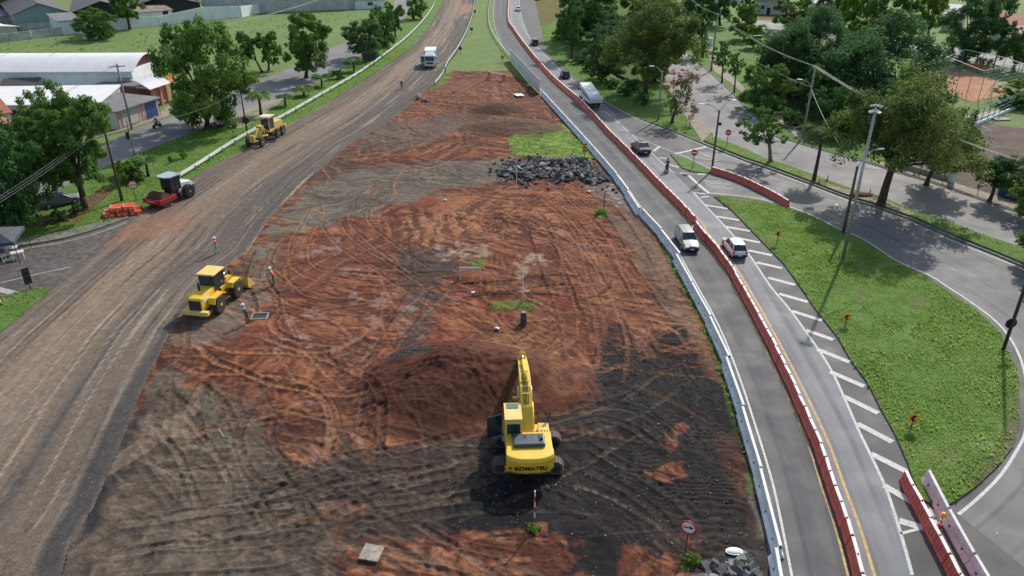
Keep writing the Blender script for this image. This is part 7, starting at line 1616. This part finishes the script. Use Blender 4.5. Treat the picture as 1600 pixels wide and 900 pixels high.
# far industrial row
def wallrun(label, pts, h, m, th=.3, cat='wall'):
    q = PP(pts); t = thing('boundary_wall', label, cat, (*q[0], 0)); b = MB(); ox, oy = q[0]
    for i in range(len(q)-1):
        a, c = q[i], q[i+1]; l = math.dist(a, c); hh0, hh1 = (h, h) if not hasattr(h, '__len__') else (h[i], h[i+1])
        d = Vector((c[0]-a[0], c[1]-a[1], 0))/l; nn = Vector((-d.y, d.x, 0))*th/2
        A, B = Vector((a[0]-ox, a[1]-oy, 0)), Vector((c[0]-ox, c[1]-oy, 0)); up = Vector((0, 0, 1))
        b.add([A-nn, B-nn, B+nn, A+nn, A-nn+up*hh0, B-nn+up*hh1, B+nn+up*hh1, A+nn+up*hh0], [[0, 1, 5, 4], [1, 2, 6, 5], [2, 3, 7, 6], [3, 0, 4, 7], [4, 5, 6, 7]])
    b.build('masonry', m, t, fix=False)
    c = MB(); [c.box((q[i][0]-ox, q[i][1]-oy, (h if not hasattr(h, '__len__') else h[i])/2), (.4, .4, (h if not hasattr(h, '__len__') else h[i])+.15)) for i in range(len(q))]; c.build('piers', m, t); return t
wallrun('old grey stained wall at the left end of the field', [(-120, 84), (0, 67), (50, 61), (97, 55)], 2.1, M_wallg)
wallrun('long whitewashed wall along the far side of the field', [(125, 53), (185, 47), (250, 40), (320, 33), (378, 27), (440, 12), (452, 8)], (3.4, 3.2, 2.6, 4.1, 3.4, 2.0, 1.2), M_wallw)
t, L, D = building('blue grey gabled factory hall at the top left', 'factory', (26, 48), (113, 42), 40, 4.0, M_rfb, M_rfd, 'gable_y', 3.0, .6); MB().box((L*.45, -.1, .9), (L*.8, .1, 1.8)).build('stained_base', M_wallg, t)
t, L, D = building('white lean-to annex beside the blue grey factory', 'annex', (96, 55), (130, 52), 9, 3.6, M_wallw, M_rfg, 'shed', 1.2, .5)
t, L, D = building('wide factory hall with a dark ribbed roof behind the long wall', 'factory', (118, 41), (212, 36), 45, 3.6, M_dkw, M_rfd, 'gable_y', 3.2, 1.0)
t, L, D = building('second dark roofed hall behind the long wall, right of the tall tree', 'factory', (212, 33), (316, 27), 45, 4.2, M_dkw, M_rfd, 'gable_y', 3.0, 1.0)
t, L, D = building('small shed with rusty sheet roof above the long wall', 'shed', (218, 39), (272, 34), 6, 3.4, M_wallw, mat('rusty_sheet', (.28, .2, .17), .8, var=.5, scale=.6), 'shed', 1.2, .4); opening(t, L*.8, 2.7, 1.6, 1.1, M_dkw)
t, L, D = building('long white building with rows of barred windows behind the wall', 'office_building', (318, 24), (560, 14), 14, 7, M_wht if False else M_wall2, M_rfg, 'flat', 1, .6)
for i in range(6):
    o = opening(t, L*(.07+.16*i), 4.4, L*.11, 2.2, M_wallg, 'lattice_window'); q = MB(); [q.box((L*(.07+.16*i)+dx*L*.11, -.08, 4.4), (.16, .06, 2.2)) for dx in (-.5, -.3, -.1, .1, .3, .5)]; [q.box((L*(.07+.16*i), -.08, 4.4+dz), (L*.11, .05, .12)) for dz in (-1.1, -.55, 0, .55, 1.1)]; q.build('bars', M_wallw, o)
t, L, D = building('low pale roofed sheds at the top left corner', 'shed', (-60, 62), (28, 52), 26, 1.8, M_wall2, M_rfw, 'gable_y', 1.0, .6)
t, L, D = building('grey sheds behind the pale roofs at the top left corner', 'shed', (-60, 44), (24, 38), 20, 2.4, M_wallg, M_rfg, 'flat', 1.6, .6)
t, L, D = building('white walled yard building beside the far bend', 'yard_building', (556, 15), (602, 13), 12, 2.8, M_wallw, M_rfg, 'flat', 1, .3); opening(t, L*.5, 1.7, 2, 1.2, M_glass, 'window', M_wht)
# houses top right
for lb, p0, p1, dd, h, wm, rm, rf in (('grey and white house with a porch behind the red earth, top right', (1176, 22), (1224, 24), 12, 4.5, M_wall2, M_rfg, 'flat'), ('white low house above the umbrella trees', (1262, 26), (1318, 30), 14, 4.2, M_wallw, M_rfg, 'gable_x'), ('grey roofed house between the back row of trees and the tall tree', (1470, 48), (1500, 50), 14, 4.6, M_wall2, M_rfg, 'gable_x'), ('house with a clay tile roof at the top right corner', (1545, 62), (1640, 72), 14, 4.2, M_wall2, M_rft, 'gable_x'), ('lower house with a pale tiled roof in the right corner', (1560, 80), (1650, 92), 7, 3.4, M_wall2, M_rftp, 'shed'), ('pale house at the far top above the dark trees', (1090, 4), (1160, 6), 14, 5, M_wallw, M_rfg, 'gable_x')):
    t, L, D = building(lb, 'house', p0, p1, dd, h, wm, rm, rf, 2.0, .6)
    opening(t, L*.3, h*.5, L*.14, 1.4, M_glass, 'window', M_wht); opening(t, L*.7, h*.5, L*.14, 1.4, M_glass, 'window', M_wht); opening(t, L*.5, 1.1, 1.1, 2.2, M_dkw, 'door')
# ---- fences of the court and playground
def netfence(label, pts, h, step, postm, topm=None, cat='fence', z=.03, mid=False, wallh=0, wallm=None, name='wire_fence'):
    q = PP(pts); t = thing(name, label, cat, (*q[0], z)); ox, oy = q[0]; pm = MB(); pm.tube((0, 0, 0), (0, 0, h), .06, n=6); p0 = None
    for i, (x, y, a) in enumerate(evenly(q, step)[:60]):
        if p0 is None: p0 = pm.build('post', postm, t); o = p0
        else: o = dup(p0, t)
        o.location = (x-ox, y-oy, 0)
    r = MB()
    for i in range(len(q)-1):
        for zz in ([h]+([h*.5] if mid else [])): r.tube((q[i][0]-ox, q[i][1]-oy, zz), (q[i+1][0]-ox, q[i+1][1]-oy, zz), .05, n=5)
    r.build('top_rail', topm or postm, t)
    w = MB()
    for i in range(len(q)-1):
        l = math.dist(q[i], q[i+1]); n = max(2, int(l/.6))
        for k in range(n): f = k/n; x = q[i][0]+(q[i+1][0]-q[i][0])*f-ox; y = q[i][1]+(q[i+1][1]-q[i][1])*f-oy; w.tube((x, y, wallh), (x, y, h), .007, n=3, cap=False)
        for zz in np.arange(max(.4, wallh), h, .6): w.tube((q[i][0]-ox, q[i][1]-oy, zz), (q[i+1][0]-ox, q[i+1][1]-oy, zz), .007, n=3, cap=False)
    w.build('mesh', M_steel, t, fix=False)
    if wallh:
        b = MB()
        for i in range(len(q)-1): l = math.dist(q[i], q[i+1]); b.box(((q[i][0]+q[i+1][0])/2-ox, (q[i][1]+q[i+1][1])/2-oy, wallh/2), (l, .22, wallh), rz=math.atan2(q[i+1][1]-q[i][1], q[i+1][0]-q[i][0]))
        b.build('base_wall', wallm or M_wallw, t)
    return t
M_bp = mat('blue_post', (.05, .13, .24), .6); M_gp = mat('green_grey_post', (.16, .22, .22), .6)
netfence('tall mesh fence with a pale top rail round the earth sports court', [(1462, 126), (1525, 156), (1602, 138)], 5.0, 4.5, M_gp, M_whp)
netfence('tall mesh fence on the far side of the sports court', [(1462, 126), (1500, 108), (1560, 122), (1602, 138)], 4.0, 5.5, M_gp, M_whp)
netfence('blue post fence of the playground on a low white wall', [(1521, 198), (1548, 187), (1590, 168), (1640, 150)], 2.6, 2.6, M_bp, M_bp, wallh=.5)
netfence('blue gate posts at the entry of the park path', [(1502, 196), (1512, 204), (1524, 198)], 2.2, 1.4, M_bp, M_bp)
netfence('blue framed gate with mesh between two white wall ends', [(1487, 286), (1528, 296)], 3.0, 5.5, M_blu, M_dk, mid=False)
netfence('dark mesh fence along the right hand pavement behind the ball-shaped tree', [(1405, 262), (1445, 274), (1484, 285)], 1.8, 3.0, M_dk, M_dk, wallh=.7, wallm=M_conc)
wallrun('short white wall beside the park path under the olive tree', [(1412, 258), (1442, 237)], 1.2, M_wallw, cat='wall')
wallrun('low concrete wall end left of the blue gate', [(1484, 285), (1487, 286)], 2.4, M_wallw, .4)
t = wallrun('blue painted wall with white lettering at the right edge', [(1562, 305), (1640, 324)], 2.0, M_blu); q = PP([(1562, 305), (1640, 324)]); a = math.atan2(q[1][1]-q[0][1], q[1][0]-q[0][0])
q_ = MB(); L_ = math.dist(*q)
for k in range(9): q_.box((L_*.18+.36*k, -.165, 1.2+.08*math.sin(k*2.1)), (.2, .02, .30 if k % 4 else .48), ry=.3*math.sin(k*1.7)); q_.box((L_*.18+.36*k+.15, -.165, 1.06), (.16, .02, .07))
o = q_.build('wall_lettering', M_signw, t); o.rotation_euler = (0, 0, a)
netfence('wire fence with concrete wall end right of the blue gate', [(1528, 296), (1562, 305)], 2.6, 3.0, M_conc, M_dk)
X, Y = P(1558, 154); t = thing('football_goal', 'white framed goal standing on the earth court', 'goal', (X, Y, .04), R(28)); q = MB(); hg = 2.6; w = 2.6
q.tube((-w, 0, 0), (-w, 0, hg), .07); q.tube((w, 0, 0), (w, 0, hg), .07); q.tube((-w, 0, hg), (w, 0, hg), .07); q.build('frame', M_whp, t); q = MB(); [q.tube((s*w, 0, hg), (s*w, 1.1, 0), .03) for s in (-1, 1)]; q.tube((-w, 1.1, 0), (w, 1.1, 0), .03); q.build('back_stays', M_steel, t)
for lb, b in (('red park bench beyond the court, the left one', (1513, 107)), ('red park bench beyond the court, the right one', (1532, 112))):
    t = item(lb, 'bench', 'park_bench', b, .03, R(-12)); MB().box((0, 0, .45), (2.6, .5, .08)).build('seat', M_org, t); MB().box((0, .25, .8), (2.6, .06, .4)).build('backrest', M_org, t); [MB().box((s*1.1, 0, .22), (.1, .45, .44)).build('leg', M_conc, t) for s in (-1, 1)]
X, Y = P(1530, 214); t = thing('play_equipment', 'white pair of curved bars standing on the brown lot', 'climbing bars', (X, Y, .05), R(20))
for k, x in enumerate((-.8, .8)):
    q = MB(); q.path([(x, -1.1, 0), (x, -.9, .9), (x, -.3, 1.25), (x, .5, 1.25)], .09, 8); q.path([(x, .5, 1.25), (x, .6, 0)], .05, 6); q.build('bar', M_wht, t)
t = item('flat concrete slab on the grass inside the park', 'slab', 'concrete_slab', (1563, 187), .06, .2); MB().box((0, 0, .06), (2.6, 1.6, .14)).build('plate', M_conc, t); MB().box((0, 0, .15), (.5, .5, .05)).build('lid', M_wallg, t)
t = item('small pile of orange earth on the median paving', 'earth pile', 'earth_pile', (1345, 307), .18); MB().ball((0, 0, 0), 1.1, sq=(1.3, .7, .3), n=10, m=6).build('mound', M_dirt, t); MB().ball((1.1, .2, .0), .5, sq=(1, .7, .3), n=8, m=5).build('spill', M_dirt, t)
# scraps of litter on the ramp
for i, (bx, by, lb) in enumerate(((1331, 342, 'white paper scrap on the ramp right of the tall silver lamp pole'), (1307, 321, 'small white litter on the ramp near the tree shadow'), (1455, 385, 'white scrap lying on the ramp under the strip of grass'), (1504, 293, 'white bag on the pavement by the blue gate'))):
    t = item(lb, 'litter', 'litter', (bx, by), .07, i); MB().add([(-.25, -.15, 0), (.25, -.12, .03), (.2, .16, .0), (0, .05, .09), (-.22, .18, .02)], [[0, 1, 3], [1, 2, 3], [2, 4, 3], [4, 0, 3]]).build('sheet', M_wht, t, fix=False)
# ================================================================ CAMERA, LIGHT, WORLD
cam = bpy.data.cameras.new('camera'); co = bpy.data.objects.new('camera', cam); link(co)
cam.sensor_width = 36; cam.lens = 36*F/1600; cam.clip_end = 6000; cam.clip_start = .5
co.location = (0, 0, H); co.rotation_euler = (math.pi/2-PITCH, 0, 0); sc.camera = co
az = math.atan2(.5, .866)     # sun stands to the right of straight ahead
el = R(39)
sd = Vector((math.sin(az)*math.cos(el), math.cos(az)*math.cos(el), math.sin(el)))
sl = bpy.data.lights.new('sun', 'SUN'); sl.energy = 3.5; sl.angle = R(.9); sl.color = (1, .955, .89)
so = bpy.data.objects.new('sun', sl); link(so); so.rotation_euler = (-sd).to_track_quat('-Z', 'Y').to_euler()
w = bpy.data.worlds.new('World'); sc.world = w; w.use_nodes = True; nt = w.node_tree
sky = nt.nodes.new('ShaderNodeTexSky'); sky.sky_type = 'NISHITA'; sky.sun_disc = False; sky.sun_elevation = el; sky.sun_rotation = az
sky.air_density = 1.2; sky.dust_density = 2.0
nt.links.new(sky.outputs[0], nt.nodes['Background'].inputs[0]); nt.nodes['Background'].inputs[1].default_value = .135
sc.view_settings.view_transform = 'Standard'; sc.view_settings.look = 'None'; sc.view_settings.gamma = 1; sc.view_settings.exposure = 0.2
sc.render.resolution_x = 1024; sc.render.resolution_y = 576
